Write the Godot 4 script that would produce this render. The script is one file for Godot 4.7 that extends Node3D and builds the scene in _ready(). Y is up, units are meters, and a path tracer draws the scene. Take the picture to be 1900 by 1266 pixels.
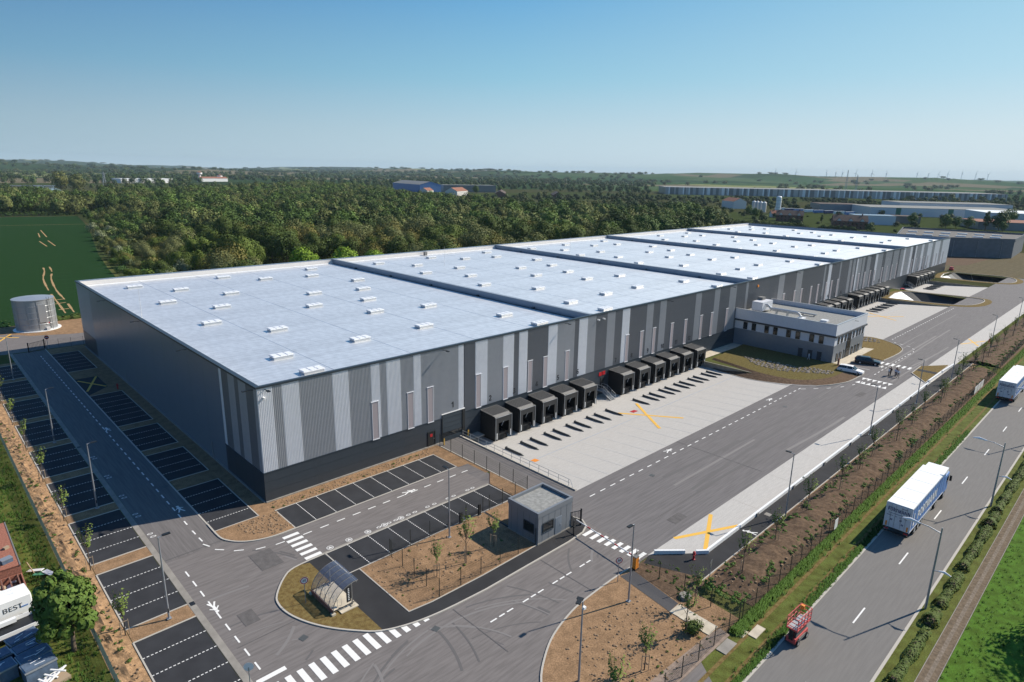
extends Node3D
# World: x runs along the long front of the warehouse, z points out of that front, y is up, metres. The warehouse's near corner stands at the origin.

# ---------------------------------------------------------------- mesh building
class MB:
	var v := PackedVector3Array()
	var n := PackedVector3Array()
	var u := PackedVector2Array()
	var c := PackedColorArray()
	func tri(a: Vector3, b: Vector3, d: Vector3, hint: Vector3) -> void:
		var m := (d - a).cross(b - a)
		if m.length_squared() < 1e-14:
			return
		m = m.normalized()
		if m.dot(hint) < 0.0:
			var t := b
			b = d
			d = t
			m = -m
		for q in [a, b, d]:
			v.append(q)
			n.append(m)
			if absf(m.y) > 0.7:
				u.append(Vector2(q.x, q.z))
			elif absf(m.x) > absf(m.z):
				u.append(Vector2(q.z, q.y))
			else:
				u.append(Vector2(q.x, q.y))
	func quad(a: Vector3, b: Vector3, d: Vector3, e: Vector3, hint: Vector3) -> void:
		tri(a, b, d, hint)
		tri(a, d, e, hint)
	func smooth(a: Array, nn: Array) -> void:   # a triangle with given corner normals
		var m: Vector3 = (a[2] - a[0]).cross(a[1] - a[0])
		var o := [0, 1, 2] if m.dot(nn[0] + nn[1] + nn[2]) >= 0.0 else [0, 2, 1]
		for i in o:
			v.append(a[i])
			n.append(nn[i])
			u.append(Vector2(a[i].x, a[i].z))
	func box(p: Vector3, s: Vector3, b := Basis(), skip_bottom := false) -> void:
		var h := s * 0.5
		for ax in 3:
			for sg in [-1.0, 1.0]:
				if skip_bottom and ax == 1 and sg < 0.0:
					continue
				var d := Vector3.ZERO
				d[ax] = sg * h[ax]
				var e := Vector3.ZERO
				e[(ax + 1) % 3] = h[(ax + 1) % 3]
				var f := Vector3.ZERO
				f[(ax + 2) % 3] = h[(ax + 2) % 3]
				quad(p + b * (d + e + f), p + b * (d - e + f), p + b * (d - e - f), p + b * (d + e - f), b * d)
	func span(a: Vector3, b: Vector3) -> void:    # a box between two corners
		box((a + b) * 0.5, (b - a).abs())
	func bar(a: Vector3, b: Vector3, w: float, h: float) -> void:   # a square bar from a to b
		var z := (b - a).normalized()
		var x := Vector3.UP.cross(z)
		x = Vector3.RIGHT if x.length() < 0.01 else x.normalized()
		box((a + b) * 0.5, Vector3(w, h, a.distance_to(b)), Basis(x, z.cross(x), z))
	func tube(p: Array, r: Array, sides := 8, caps := true) -> void:
		var rings := []
		var x := Vector3.ZERO
		for i in p.size():
			var t: Vector3 = (p[mini(i + 1, p.size() - 1)] - p[maxi(i - 1, 0)]).normalized()
			if x == Vector3.ZERO:
				x = t.cross(Vector3.UP if absf(t.y) < 0.9 else Vector3.RIGHT)
			x = (x - t * x.dot(t)).normalized()
			var y := t.cross(x)
			var ring := []
			for k in sides:
				var a := TAU * k / sides
				ring.append((x * cos(a) + y * sin(a)) * float(r[mini(i, r.size() - 1)]))
			rings.append(ring)
		for i in p.size() - 1:
			for k in sides:
				var k2 := (k + 1) % sides
				var q := [p[i] + rings[i][k], p[i] + rings[i][k2], p[i + 1] + rings[i + 1][k2], p[i + 1] + rings[i + 1][k]]
				var m := [rings[i][k].normalized(), rings[i][k2].normalized(), rings[i + 1][k2].normalized(), rings[i + 1][k].normalized()]
				smooth([q[0], q[1], q[2]], [m[0], m[1], m[2]])
				smooth([q[0], q[2], q[3]], [m[0], m[2], m[3]])
		if caps:
			for e in [0, p.size() - 1]:
				var out: Vector3 = (p[e] - p[1 if e == 0 else e - 1])
				for k in sides:
					tri(p[e], p[e] + rings[e][k], p[e] + rings[e][(k + 1) % sides], out)
	func poly(g: PackedVector2Array, y: float, up := 1.0) -> void:
		var ix := Geometry2D.triangulate_polygon(g)
		for i in range(0, ix.size(), 3):
			tri(Vector3(g[ix[i]].x, y, g[ix[i]].y), Vector3(g[ix[i + 1]].x, y, g[ix[i + 1]].y), Vector3(g[ix[i + 2]].x, y, g[ix[i + 2]].y), Vector3(0, up, 0))
	func prism(g: PackedVector2Array, y0: float, y1: float) -> void:
		poly(g, y1)
		for i in g.size():
			var a := g[i]
			var b := g[(i + 1) % g.size()]
			var o := Vector2(b.y - a.y, a.x - b.x).normalized()
			if Geometry2D.is_point_in_polygon((a + b) * 0.5 + o * 0.01, g):
				o = -o
			quad(Vector3(a.x, y0, a.y), Vector3(b.x, y0, b.y), Vector3(b.x, y1, b.y), Vector3(a.x, y1, a.y), Vector3(o.x, 0, o.y))
	func loop(g: Array, closed: bool, w: float, y0: float, y1: float) -> void:   # a kerb: a wall of width w along a line of points
		var m := g.size()
		for i in (m if closed else m - 1):
			var a: Vector2 = g[i]
			var b: Vector2 = g[(i + 1) % m]
			if a.distance_to(b) < 0.001:
				continue
			var d := (b - a).normalized()
			var o := Vector2(-d.y, d.x) * w * 0.5
			var e := d * w * 0.35
			prism(PackedVector2Array([a - e + o, b + e + o, b + e - o, a - e - o]), y0, y1 + 0.0007 * (i % 3))
	func disc(p: Vector3, r: float, axis: Vector3, sides := 16, r0 := 0.0) -> void:
		var x := axis.cross(Vector3.UP if absf(axis.y) < 0.9 else Vector3.RIGHT).normalized()
		var y := axis.cross(x).normalized()
		for k in sides:
			var d := x * cos(TAU * k / sides) + y * sin(TAU * k / sides)
			var e := x * cos(TAU * (k + 1) / sides) + y * sin(TAU * (k + 1) / sides)
			if r0 > 0.0:
				quad(p + d * r0, p + d * r, p + e * r, p + e * r0, axis)
			else:
				tri(p, p + d * r, p + e * r, axis)
	func lathe(prof: Array, at: Vector3, sides := 24) -> void:    # Vector2(radius, height)
		for i in prof.size() - 1:
			var a: Vector2 = prof[i]
			var b: Vector2 = prof[i + 1]
			var d := (b - a).normalized()
			for k in sides:
				var q := []
				var m := []
				for e in [[a, k], [a, k + 1], [b, k + 1], [b, k]]:
					var t: float = TAU * e[1] / sides
					q.append(at + Vector3(cos(t) * e[0].x, e[0].y, sin(t) * e[0].x))
					m.append(Vector3(cos(t) * d.y, -d.x, sin(t) * d.y))
				smooth([q[0], q[1], q[2]], [m[0], m[1], m[2]])
				smooth([q[0], q[2], q[3]], [m[0], m[2], m[3]])
	func done() -> ArrayMesh:
		var a := []
		a.resize(Mesh.ARRAY_MAX)
		a[Mesh.ARRAY_VERTEX] = v
		a[Mesh.ARRAY_NORMAL] = n
		a[Mesh.ARRAY_TEX_UV] = u
		a[Mesh.ARRAY_TEX_UV2] = u
		if c.size() == v.size():
			a[Mesh.ARRAY_COLOR] = c
		var m := ArrayMesh.new()
		m.add_surface_from_arrays(Mesh.PRIMITIVE_TRIANGLES, a)
		return m

var used := {}
var rng := RandomNumberGenerator.new()

func named(called: String) -> String:
	var k: int = used.get(called, 0)
	used[called] = k + 1
	return called if k == 0 else "%s_%03d" % [called, k]

func thing(called: String, label: String, category: String, at := Vector3.ZERO, turn := 0.0, group := "") -> Node3D:
	var o := Node3D.new()
	o.name = named(called)
	add_child(o)
	o.position = at
	o.rotation.y = turn
	return tag(o, label, category, group)

func tag(o: Node3D, label: String, category: String, group := "") -> Node3D:
	o.set_meta("label", label)
	o.set_meta("category", category)
	if group:
		o.set_meta("group", group)
	return o

func part(par: Node, called: String, mesh: Mesh, mat: Material, at := Vector3.ZERO, turn := 0.0) -> MeshInstance3D:
	var o := MeshInstance3D.new()
	o.mesh = mesh
	o.material_override = mat
	o.position = at
	o.rotation.y = turn
	if par == self:
		o.name = named(called)
		add_child(o)
	else:
		var k: int = 0
		var key := str(par.get_instance_id()) + called
		k = used.get(key, 0)
		used[key] = k + 1
		o.name = called if k == 0 else "%s_%03d" % [called, k]
		par.add_child(o, true)
	return o

func copy(src: Node3D, at: Vector3, turn: float, label: String, category := "") -> Node3D:
	var c: Node3D = src.duplicate()
	c.name = named(str(src.name).rstrip("0123456789").trim_suffix("_"))
	add_child(c)
	c.position = at
	c.rotation.y = turn
	c.set_meta("label", label)
	if category:
		c.set_meta("category", category)
	return c

func structure(called: String, mesh: Mesh, mat: Material) -> MeshInstance3D:
	var o := part(self, called, mesh, mat)
	o.set_meta("kind", "structure")
	return o

func sheet(called: String, g: PackedVector2Array, y: float, mat: Material) -> MeshInstance3D:
	var b := MB.new()
	b.poly(g, y)
	return structure(called, b.done(), mat)

func rect(x0: float, z0: float, x1: float, z1: float) -> PackedVector2Array:
	return PackedVector2Array([Vector2(x0, z0), Vector2(x1, z0), Vector2(x1, z1), Vector2(x0, z1)])

func pts(a: Array) -> PackedVector2Array:
	var p := PackedVector2Array()
	for i in range(0, a.size(), 2):
		p.append(Vector2(a[i], a[i + 1]))
	return p

func bx(s: Vector3, at := Vector3.ZERO) -> ArrayMesh:
	var b := MB.new()
	b.box(at, s)
	return b.done()

func text(par: Node, called: String, s: String, h: float, mat: Material, at: Vector3, b: Basis, font := "Droid Sans", depth := 0.01, wide := 1.0, bold := 0) -> MeshInstance3D:
	var t := TextMesh.new()
	var f := SystemFont.new()
	f.font_names = PackedStringArray([font])
	f.font_weight = 700 if bold else 400
	t.font = f
	t.text = s
	t.font_size = 48
	t.pixel_size = h / 34.0     # h is the height of a capital
	t.depth = depth
	t.curve_step = 4.0
	var o := part(par, called, t, mat, at)
	o.basis = b * Basis.from_scale(Vector3(wide, 1, 1))
	return o

# ---------------------------------------------------------------- materials
var M := {}
var texes := {}
var means := {}      # mean colour of each texture, so that a material keeps its real-world base colour

func lin(r: float, g: float, b: float) -> Color:
	return Color(r, g, b).linear_to_srgb()

func noise(key: String, freq: float, octaves: int, lo: float, hi: float, kind := FastNoiseLite.TYPE_SIMPLEX_SMOOTH, tint := Color.WHITE, size := 512) -> Texture2D:
	var id := "%s%f%d%f%f" % [key, freq, octaves, lo, hi]
	if texes.has(id):
		return texes[id]
	var f := FastNoiseLite.new()
	f.seed = hash(key) % 10000
	f.noise_type = kind
	f.frequency = freq
	f.fractal_octaves = octaves
	var im := f.get_seamless_image(size, size)
	var out := Image.create(size, size, false, Image.FORMAT_RGB8)
	for y in size:
		for x in size:
			var t := im.get_pixel(x, y).r
			var k := lerpf(lo, hi, t)
			out.set_pixel(x, y, Color(lerpf(tint.r, 1.0, t) * k, lerpf(tint.g, 1.0, t) * k, lerpf(tint.b, 1.0, t) * k).linear_to_srgb())
	texes[id] = ImageTexture.create_from_image(out)
	means[texes[id]] = Color(lerpf(tint.r, 1.0, 0.5), lerpf(tint.g, 1.0, 0.5), lerpf(tint.b, 1.0, 0.5)) * (lo + hi) * 0.5
	return texes[id]

func sheets(key: String, n: int, line: float, spread: float) -> Texture2D:
	# n roofing sheets side by side, each a little lighter or darker, with a dark lap line between two
	var f := RandomNumberGenerator.new()
	f.seed = 12
	var im := Image.create(64, 512, false, Image.FORMAT_RGB8)
	var k := []
	for i in n:
		k.append(1.0 - spread * f.randf())
	for y in 512:
		var t := y / 512.0 * n
		var g: float = k[int(t) % n] * (line if fposmod(t, 1.0) < 0.08 else 1.0)
		for x in 64:
			im.set_pixel(x, y, (Color(g, g, g) * f.randf_range(0.96, 1.0)).linear_to_srgb())
	texes[key] = ImageTexture.create_from_image(im)
	means[texes[key]] = Color(1, 1, 1) * (1.0 - spread * 0.5) * (1.0 - 0.08 * (1.0 - line)) * 0.98
	return texes[key]

func mat(col: Color, rough := 0.8, metal := 0.0, spec := 0.5) -> StandardMaterial3D:
	var m := StandardMaterial3D.new()
	m.albedo_color = col
	m.roughness = rough
	m.metallic = metal
	m.metallic_specular = spec
	return m

func rich(col: Color, big: Texture2D, bs: Vector2, fine: Texture2D, fs: Vector2, rough := 0.9, spec := 0.3) -> StandardMaterial3D:
	var l := col.srgb_to_linear()
	for t in [big, fine]:
		if t:
			var k: Color = means[t]
			l = Color(l.r / k.r, l.g / k.g, l.b / k.b)
	var m := mat(l.linear_to_srgb(), rough, 0.0, spec)
	m.albedo_texture = big
	m.uv1_scale = Vector3(1.0 / bs.x, 1.0 / bs.y, 1)
	if fine:
		m.detail_enabled = true
		m.detail_blend_mode = BaseMaterial3D.BLEND_MODE_MUL
		m.detail_albedo = fine
		m.detail_uv_layer = BaseMaterial3D.DETAIL_UV_2
		m.uv2_scale = Vector3(1.0 / fs.x, 1.0 / fs.y, 1)
	return m

func leaf(r: float, g: float, b: float) -> StandardMaterial3D:
	var m := mat(lin(r, g, b), 0.75, 0.0, 0.3)
	m.vertex_color_use_as_albedo = true
	m.backlight_enabled = true
	m.backlight = lin(r * 0.5, g * 0.6, b * 0.3)
	return m

func materials() -> void:
	var blot := noise("blot", 0.008, 4, 0.72, 1.0)
	var blot2 := noise("blot2", 0.012, 5, 0.6, 1.0)
	var grain := noise("grain", 0.09, 3, 0.72, 1.0)
	var speck := noise("speck", 0.25, 2, 0.6, 1.0)
	var streak := noise("streak", 0.02, 5, 0.50, 1.0)
	var clods := noise("clods", 0.03, 5, 0.45, 1.0)
	var lawn := noise("lawn", 0.02, 5, 0.5, 1.0, FastNoiseLite.TYPE_SIMPLEX_SMOOTH, Color(1.0, 0.82, 0.75))
	var fine_streak := noise("fine_streak", 0.035, 5, 0.66, 1.0)
	var brush := noise("brush", 0.03, 5, 0.84, 1.0)
	M.asphalt_x = rich(lin(0.150, 0.140, 0.138), fine_streak, Vector2(110, 5), speck, Vector2(3, 3), 0.85)
	M.asphalt_z = rich(lin(0.150, 0.139, 0.134), fine_streak, Vector2(5, 110), speck, Vector2(3, 3), 0.85)
	M.asphalt_e = rich(lin(0.165, 0.150, 0.143), fine_streak, Vector2(60, 6), speck, Vector2(3, 3), 0.85)
	M.main_road = rich(lin(0.172, 0.163, 0.153), brush, Vector2(60, 4), speck, Vector2(2.5, 2.5), 0.88)
	M.stall = rich(lin(0.036, 0.037, 0.041), blot, Vector2(9, 9), speck, Vector2(2.2, 2.2), 0.9)
	M.foot = rich(lin(0.034, 0.034, 0.036), blot, Vector2(13, 13), speck, Vector2(2.5, 2.5), 0.9)
	M.concrete = rich(lin(0.450, 0.430, 0.400), brush, Vector2(34, 4.1), grain, Vector2(7, 7), 0.8)
	M.slab = rich(lin(0.52, 0.46, 0.36), blot, Vector2(5, 5), grain, Vector2(2, 2), 0.85)
	M.kerb = rich(lin(0.44, 0.41, 0.36), grain, Vector2(3, 3), null, Vector2.ONE, 0.85)
	M.gutter = rich(lin(0.27, 0.25, 0.22), blot, Vector2(6, 6), grain, Vector2(2, 2), 0.85)
	M.soil = rich(lin(0.255, 0.160, 0.090), blot2, Vector2(9, 9), clods, Vector2(3.1, 3.1), 0.95, 0.2)
	M.clay = rich(lin(0.330, 0.205, 0.112), clods, Vector2(14, 14), clods, Vector2(2.3, 2.3), 0.95, 0.2)
	M.berm = rich(lin(0.120, 0.080, 0.052), clods, Vector2(11, 11), clods, Vector2(2.3, 2.3), 0.95, 0.2)
	M.grass = rich(lin(0.092, 0.105, 0.024), lawn, Vector2(17, 17), clods, Vector2(2.7, 2.7), 0.9, 0.2)
	M.green = rich(lin(0.062, 0.125, 0.014), lawn, Vector2(13, 13), clods, Vector2(1.9, 1.9), 0.9, 0.2)
	M.drygrass = rich(lin(0.155, 0.110, 0.042), lawn, Vector2(6, 6), clods, Vector2(1.7, 1.7), 0.95, 0.2)
	M.crop = rich(lin(0.018, 0.046, 0.017), noise("crop", 0.01, 4, 0.75, 1.0), Vector2(120, 9), speck, Vector2(5, 2), 1.0, 0.0)
	M.lawn = rich(lin(0.120, 0.096, 0.034), lawn, Vector2(6, 6), clods, Vector2(1.7, 1.7), 0.95, 0.2)
	M.tyre_mark = mat(lin(0.105, 0.098, 0.096), 0.8)
	M.tyre_pale = mat(lin(0.185, 0.172, 0.165), 0.85)
	M.path = rich(lin(0.150, 0.115, 0.080), clods, Vector2(7, 7), speck, Vector2(1.5, 1.5), 0.95, 0.2)
	M.wornsoil = rich(lin(0.190, 0.155, 0.120), clods, Vector2(5, 5), null, Vector2.ONE, 0.95, 0.2)
	M.patch = rich(lin(0.118, 0.110, 0.107), blot, Vector2(3, 3), speck, Vector2(2, 2), 0.9)
	M.waste = rich(lin(0.125, 0.105, 0.065), blot2, Vector2(15, 15), clods, Vector2(4, 4), 0.95, 0.1)
	M.woodfloor = rich(lin(0.055, 0.070, 0.026), blot2, Vector2(15, 15), null, Vector2.ONE, 1.0, 0.0)
	M.gatewall = mat(lin(0.20, 0.215, 0.235), 0.5, 0.2)
	M.dirt = rich(lin(0.36, 0.24, 0.12), clods, Vector2(5, 5), null, Vector2.ONE, 0.95, 0.2)
	M.gravel = rich(lin(0.085, 0.083, 0.085), speck, Vector2(1.6, 1.6), clods, Vector2(0.9, 0.9), 0.95, 0.2)
	M.brickpath = rich(lin(0.26, 0.20, 0.16), blot2, Vector2(4, 4), speck, Vector2(1, 1), 0.9, 0.2)
	M.paint = rich(lin(0.74, 0.73, 0.70), noise("worn", 0.05, 4, 0.78, 1.0), Vector2(2.3, 2.3), null, Vector2.ONE, 0.7)
	M.faint = rich(lin(0.54, 0.53, 0.51), noise("worn", 0.05, 4, 0.78, 1.0), Vector2(2.3, 2.3), null, Vector2.ONE, 0.7)
	M.yellow = rich(lin(0.72, 0.42, 0.075), noise("worn", 0.05, 4, 0.78, 1.0), Vector2(1.7, 1.7), null, Vector2.ONE, 0.7)
	M.ground = rich(lin(1, 1, 1), noise("land", 0.012, 5, 0.6, 1.0), Vector2(60, 60), null, Vector2.ONE, 1.0, 0.0)
	(M.ground as StandardMaterial3D).vertex_color_use_as_albedo = true
	var met := noise("metal", 0.015, 4, 0.9, 1.0)
	for k in [["light", 0.76, 0.765, 0.79], ["mid", 0.38, 0.385, 0.40], ["dark", 0.165, 0.17, 0.182]]:
		M["clad_" + k[0]] = rich(lin(k[1], k[2], k[3]), met, Vector2(7, 9), null, Vector2.ONE, 0.42, 0.5)
		(M["clad_" + k[0]] as StandardMaterial3D).metallic = 0.25
	M.panel = rich(lin(0.195, 0.23, 0.275), met, Vector2(9, 9), null, Vector2.ONE, 0.30, 0.55)
	(M.panel as StandardMaterial3D).metallic = 0.25
	M.base = rich(lin(0.040, 0.050, 0.062), met, Vector2(9, 9), null, Vector2.ONE, 0.33, 0.5)
	M.core = mat(lin(0.03, 0.035, 0.04), 0.9)
	M.coping = mat(lin(0.045, 0.06, 0.075), 0.4, 0.3)
	var foil := noise("foil", 0.02, 5, 0.80, 1.0)
	M.roof = rich(lin(0.80, 0.80, 0.79), foil, Vector2(14, 22), sheets("laps", 14, 0.80, 0.10), Vector2(6, 14.7), 0.5, 0.6)
	(M.roof as StandardMaterial3D).metallic = 0.7
	M.seam = mat(lin(0.38, 0.43, 0.50), 0.5, 0.4)
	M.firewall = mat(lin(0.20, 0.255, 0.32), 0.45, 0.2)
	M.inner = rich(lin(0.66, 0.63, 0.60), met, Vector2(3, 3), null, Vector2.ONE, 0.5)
	M.dome = mat(lin(0.78, 0.79, 0.80), 0.35)
	M.white = mat(lin(0.78, 0.78, 0.77), 0.45)
	M.offwhite = rich(lin(0.62, 0.63, 0.66), met, Vector2(5, 5), null, Vector2.ONE, 0.45)
	M.black = mat(lin(0.010, 0.011, 0.012), 0.75)
	M.curtain = mat(lin(0.022, 0.023, 0.024), 0.6)
	M.hood = mat(lin(0.17, 0.165, 0.155), 0.7)
	M.podroof = rich(lin(0.052, 0.053, 0.055), blot, Vector2(3, 3), null, Vector2.ONE, 0.7)
	M.steel = mat(lin(0.50, 0.51, 0.52), 0.4, 0.6)
	M.galv = mat(lin(0.36, 0.38, 0.40), 0.45, 0.5)
	M.pole = mat(lin(0.30, 0.32, 0.35), 0.45, 0.4)
	M.darkmetal = mat(lin(0.018, 0.02, 0.022), 0.5, 0.2)
	M.guide = mat(lin(0.075, 0.08, 0.08), 0.6, 0.1)
	M.glass = mat(lin(0.012, 0.016, 0.02), 0.08, 0.0, 0.6)
	M.skin_pane = rich(lin(0.33, 0.29, 0.30), met, Vector2(1, 2), null, Vector2.ONE, 0.35)
	M.tire = mat(lin(0.015, 0.015, 0.016), 0.9)
	M.red = mat(lin(0.45, 0.02, 0.025), 0.4)
	M.liftred = mat(lin(0.50, 0.075, 0.07), 0.5)
	M.orange = mat(lin(0.75, 0.25, 0.03), 0.5)
	M.blue = mat(lin(0.085, 0.20, 0.46), 0.5)
	M.navy = mat(lin(0.015, 0.03, 0.13), 0.5)
	M.lettering = mat(lin(0.02, 0.022, 0.026), 0.6)
	M.bark = rich(lin(0.13, 0.10, 0.075), clods, Vector2(0.5, 1.5), null, Vector2.ONE, 0.95)
	M.wood = mat(lin(0.33, 0.25, 0.17), 0.9)
	M.rust = rich(lin(0.30, 0.125, 0.085), clods, Vector2(3, 3), null, Vector2.ONE, 0.85)
	M.crate = rich(lin(0.10, 0.14, 0.20), blot, Vector2(2, 2), null, Vector2.ONE, 0.5)
	M.roofgravel = rich(lin(0.27, 0.27, 0.255), blot2, Vector2(4, 4), speck, Vector2(1, 1), 0.95, 0.1)
	M.brick = rich(lin(0.20, 0.10, 0.075), clods, Vector2(3, 3), null, Vector2.ONE, 0.9)
	M.tile = rich(lin(0.26, 0.12, 0.08), clods, Vector2(3, 3), null, Vector2.ONE, 0.9)
	M.slate = rich(lin(0.10, 0.075, 0.065), clods, Vector2(3, 3), null, Vector2.ONE, 0.9)
	M.liner = rich(lin(0.018, 0.019, 0.022), blot2, Vector2(5, 5), null, Vector2.ONE, 0.35)
	M.water = mat(lin(0.10, 0.16, 0.20), 0.06, 0.0, 0.6)
	M.stone = rich(lin(0.27, 0.235, 0.20), clods, Vector2(2, 2), null, Vector2.ONE, 0.95)
	M.poly = mat(Color(0.42, 0.47, 0.56, 0.34), 0.12)
	(M.poly as StandardMaterial3D).transparency = BaseMaterial3D.TRANSPARENCY_ALPHA
	M.wire = mat(lin(0.02, 0.025, 0.022), 0.6, 0.2)
	M.greenwire = mat(lin(0.10, 0.16, 0.15), 0.5, 0.2)
	M.tree_dark = leaf(0.062, 0.105, 0.024)
	M.tree_mid = leaf(0.100, 0.160, 0.032)
	M.tree_olive = leaf(0.165, 0.175, 0.055)
	M.tree_grey = leaf(0.145, 0.180, 0.078)
	M.tree_bright = leaf(0.190, 0.290, 0.030)
	M.tree_young = leaf(0.150, 0.205, 0.045)
	M.blossom = leaf(0.26, 0.29, 0.18)
	M.tree_far = leaf(1.0, 1.0, 1.0)
	(M.tree_far as StandardMaterial3D).backlight = lin(0.025, 0.04, 0.01)
	M.hedge = leaf(0.095, 0.135, 0.030)
	M.weed = leaf(0.085, 0.165, 0.030)

# ---------------------------------------------------------------- the land
func court_y(z: float) -> float:
	return -1.15 if z < 8.0 else (-1.15 * (22.6 - z) / 14.6 if z < 22.6 else 0.0)

var hills := FastNoiseLite.new()
var wobble := FastNoiseLite.new()

func land_y(x: float, z: float) -> float:
	var d := Vector2(x, z).length()
	var k := smoothstep(2200.0, 5200.0, d)
	var h := maxf(0.0, hills.get_noise_2d(x, z) + 0.12) * 75.0 * k
	# a wooded ridge at the left end of the skyline
	h += 26.0 * exp(-pow((x - 250.0) / 900.0, 2) - pow((z + 4300.0) / 700.0, 2))
	h += 30.0 * exp(-pow((x - 3300.0) / 1500.0, 2) - pow((z + 3400.0) / 600.0, 2))
	return h

func land_color(x: float, z: float) -> Color:
	var d := Vector2(x, z).length()
	if d < 250.0:
		return Color(0.095, 0.105, 0.036)
	var wx := x + 90.0 * wobble.get_noise_2d(x * 0.3, z * 0.3)
	var wz := z + 90.0 * wobble.get_noise_2d(x * 0.3 + 500.0, z * 0.3)
	var a := wx * 0.82 + wz * 0.57
	var b := -wx * 0.57 + wz * 0.82
	var cell := hash(Vector2i(int(floor(a / 520.0)), int(floor(b / 290.0)))) % 100
	if d < 1500.0 and x < 1500.0:
		return Color(0.050, 0.064, 0.026) if cell % 3 else Color(0.055, 0.062, 0.028)
	if x < 0.95 * -z and cell < 62:
		return Color(0.030, 0.050, 0.022)
	if cell < 34:
		return Color(0.040, 0.080, 0.030)
	if cell < 60:
		return Color(0.062, 0.095, 0.040)
	if cell < 80:
		return Color(0.150, 0.130, 0.085)
	if cell < 86:
		return Color(0.19, 0.20, 0.09)
	return Color(0.035, 0.06, 0.025)

func lines(a: float, b: float, must: Array) -> Array:
	var l := must.duplicate()
	l.sort()
	var lo: float = l[0]
	var hi: float = l[-1]
	var step := 30.0
	while lo > a:
		lo -= step
		step = minf(step * 1.22, 170.0)
		l.append(lo)
	step = 30.0
	while hi < b:
		hi += step
		step = minf(step * 1.22, 170.0)
		l.append(hi)
	l.sort()
	return l

func land() -> void:
	hills.seed = 11
	hills.frequency = 0.00042
	hills.fractal_octaves = 3
	wobble.seed = 5
	wobble.frequency = 0.004
	var holes := [rect(29.3, 0, 93, 22.6), rect(144, 0, 206, 22.6), rect(207, 4, 228, 27), rect(230, 0, 262, 22.6), rect(275, 4, 296, 26)]
	var xs := lines(-5000.0, 11200.0, [-60.0, 0.0, 29.3, 60.0, 93.0, 120.0, 144.0, 180.0, 206.0, 207.0, 228.0, 230.0, 262.0, 275.0, 296.0, 330.0])
	var zs := lines(-11200.0, 5000.0, [-130.0, -90.0, -40.0, 0.0, 4.0, 22.6, 26.0, 27.0, 50.0, 90.0])
	var b := MB.new()
	for i in xs.size() - 1:
		for j in zs.size() - 1:
			var mid := Vector2((xs[i] + xs[i + 1]) * 0.5, (zs[j] + zs[j + 1]) * 0.5)
			var hole := false
			for g in holes:
				hole = hole or Geometry2D.is_point_in_polygon(mid, g)
			if hole:
				continue
			var q := []
			for e in [[i, j], [i + 1, j], [i + 1, j + 1], [i, j + 1]]:
				q.append(Vector3(xs[e[0]], land_y(xs[e[0]], zs[e[1]]), zs[e[1]]))
			b.quad(q[0], q[1], q[2], q[3], Vector3.UP)
			var col := land_color(mid.x, mid.y)
			for k in 6:
				b.c.append(col)
	structure("ground", b.done(), M.ground)

# ---------------------------------------------------------------- markings and kerbs, pieces of the roads
func mark(road: Node3D, called: String, x: float, z: float, lx: float, lz: float, y := 0.036, m: Material = null) -> void:
	part(road, called, bx(Vector3(lx, 0.006, lz)), m if m else M.paint, Vector3(x, y, z))

func marks(road: Node3D, called: String, list: Array, sz: Vector3, m: Material) -> void:
	var shared := bx(sz)
	for p in list:
		part(road, called, shared, m, p)

func dashes_x(road: Node3D, x0: float, x1: float, z: float, step: float, l: float, w := 0.14, y := 0.036) -> void:
	var list := []
	var x := x0
	while x < x1:
		list.append(Vector3(x + l * 0.5, y, z))
		x += step
	marks(road, "lane_dash", list, Vector3(l, 0.006, w), M.paint)

func dashes_z(road: Node3D, z0: float, z1: float, x: float, step: float, l: float, w := 0.14) -> void:
	var list := []
	var z := z0
	while z < z1:
		list.append(Vector3(x, 0.036, z + l * 0.5))
		z += step
	marks(road, "lane_dash", list, Vector3(w, 0.006, l), M.paint)

func dash_path(road: Node3D, p: Array, w := 0.14, l := 0.95) -> void:
	for i in range(0, p.size() - 2, 2):
		var a := Vector2(p[i], p[i + 1])
		var d := Vector2(p[i + 2], p[i + 3]) - a
		part(road, "lane_dash", bx(Vector3(l, 0.006, w)), M.paint, Vector3(a.x, 0.036, a.y), -d.angle())

func band(b: MB, a: Vector2, e: Vector2, w: float, y: float) -> void:
	var o := (e - a).normalized().orthogonal() * w * 0.5
	b.poly(PackedVector2Array([a + o, e + o, e - o, a - o]), y)

func walker(road: Node3D, x: float, z: float, turn: float, y := 0.038, s := 1.0) -> void:    # the painted walking figure
	var b := MB.new()
	b.disc(Vector3(0, 0, -0.85), 0.17, Vector3.UP, 10)
	band(b, Vector2(0.0, -0.66), Vector2(0.03, -0.05), 0.28, 0.0)
	band(b, Vector2(0.0, -0.12), Vector2(0.33, 0.72), 0.16, 0.0006)
	band(b, Vector2(0.02, -0.12), Vector2(-0.30, 0.68), 0.16, 0.0012)
	band(b, Vector2(0.0, -0.6), Vector2(0.42, -0.2), 0.12, 0.0018)
	band(b, Vector2(0.0, -0.6), Vector2(-0.36, -0.12), 0.12, 0.0024)
	var o := part(road, "walking_figure", b.done(), M.paint, Vector3(x, y, z), turn)
	o.scale = Vector3(s, 1, s)

func roundel(road: Node3D, x: float, z: float, r: float) -> void:    # a painted ring with a small car or charging sign in it
	var b := MB.new()
	b.disc(Vector3.ZERO, r, Vector3.UP, 20, r * 0.8)
	band(b, Vector2(-r * 0.5, 0.05), Vector2(r * 0.5, 0.05), r * 0.45, 0.001)
	band(b, Vector2(-r * 0.25, -r * 0.3), Vector2(r * 0.25, -r * 0.3), r * 0.3, 0.002)
	part(road, "painted_roundel", b.done(), M.paint, Vector3(x, 0.038, z))

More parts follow.
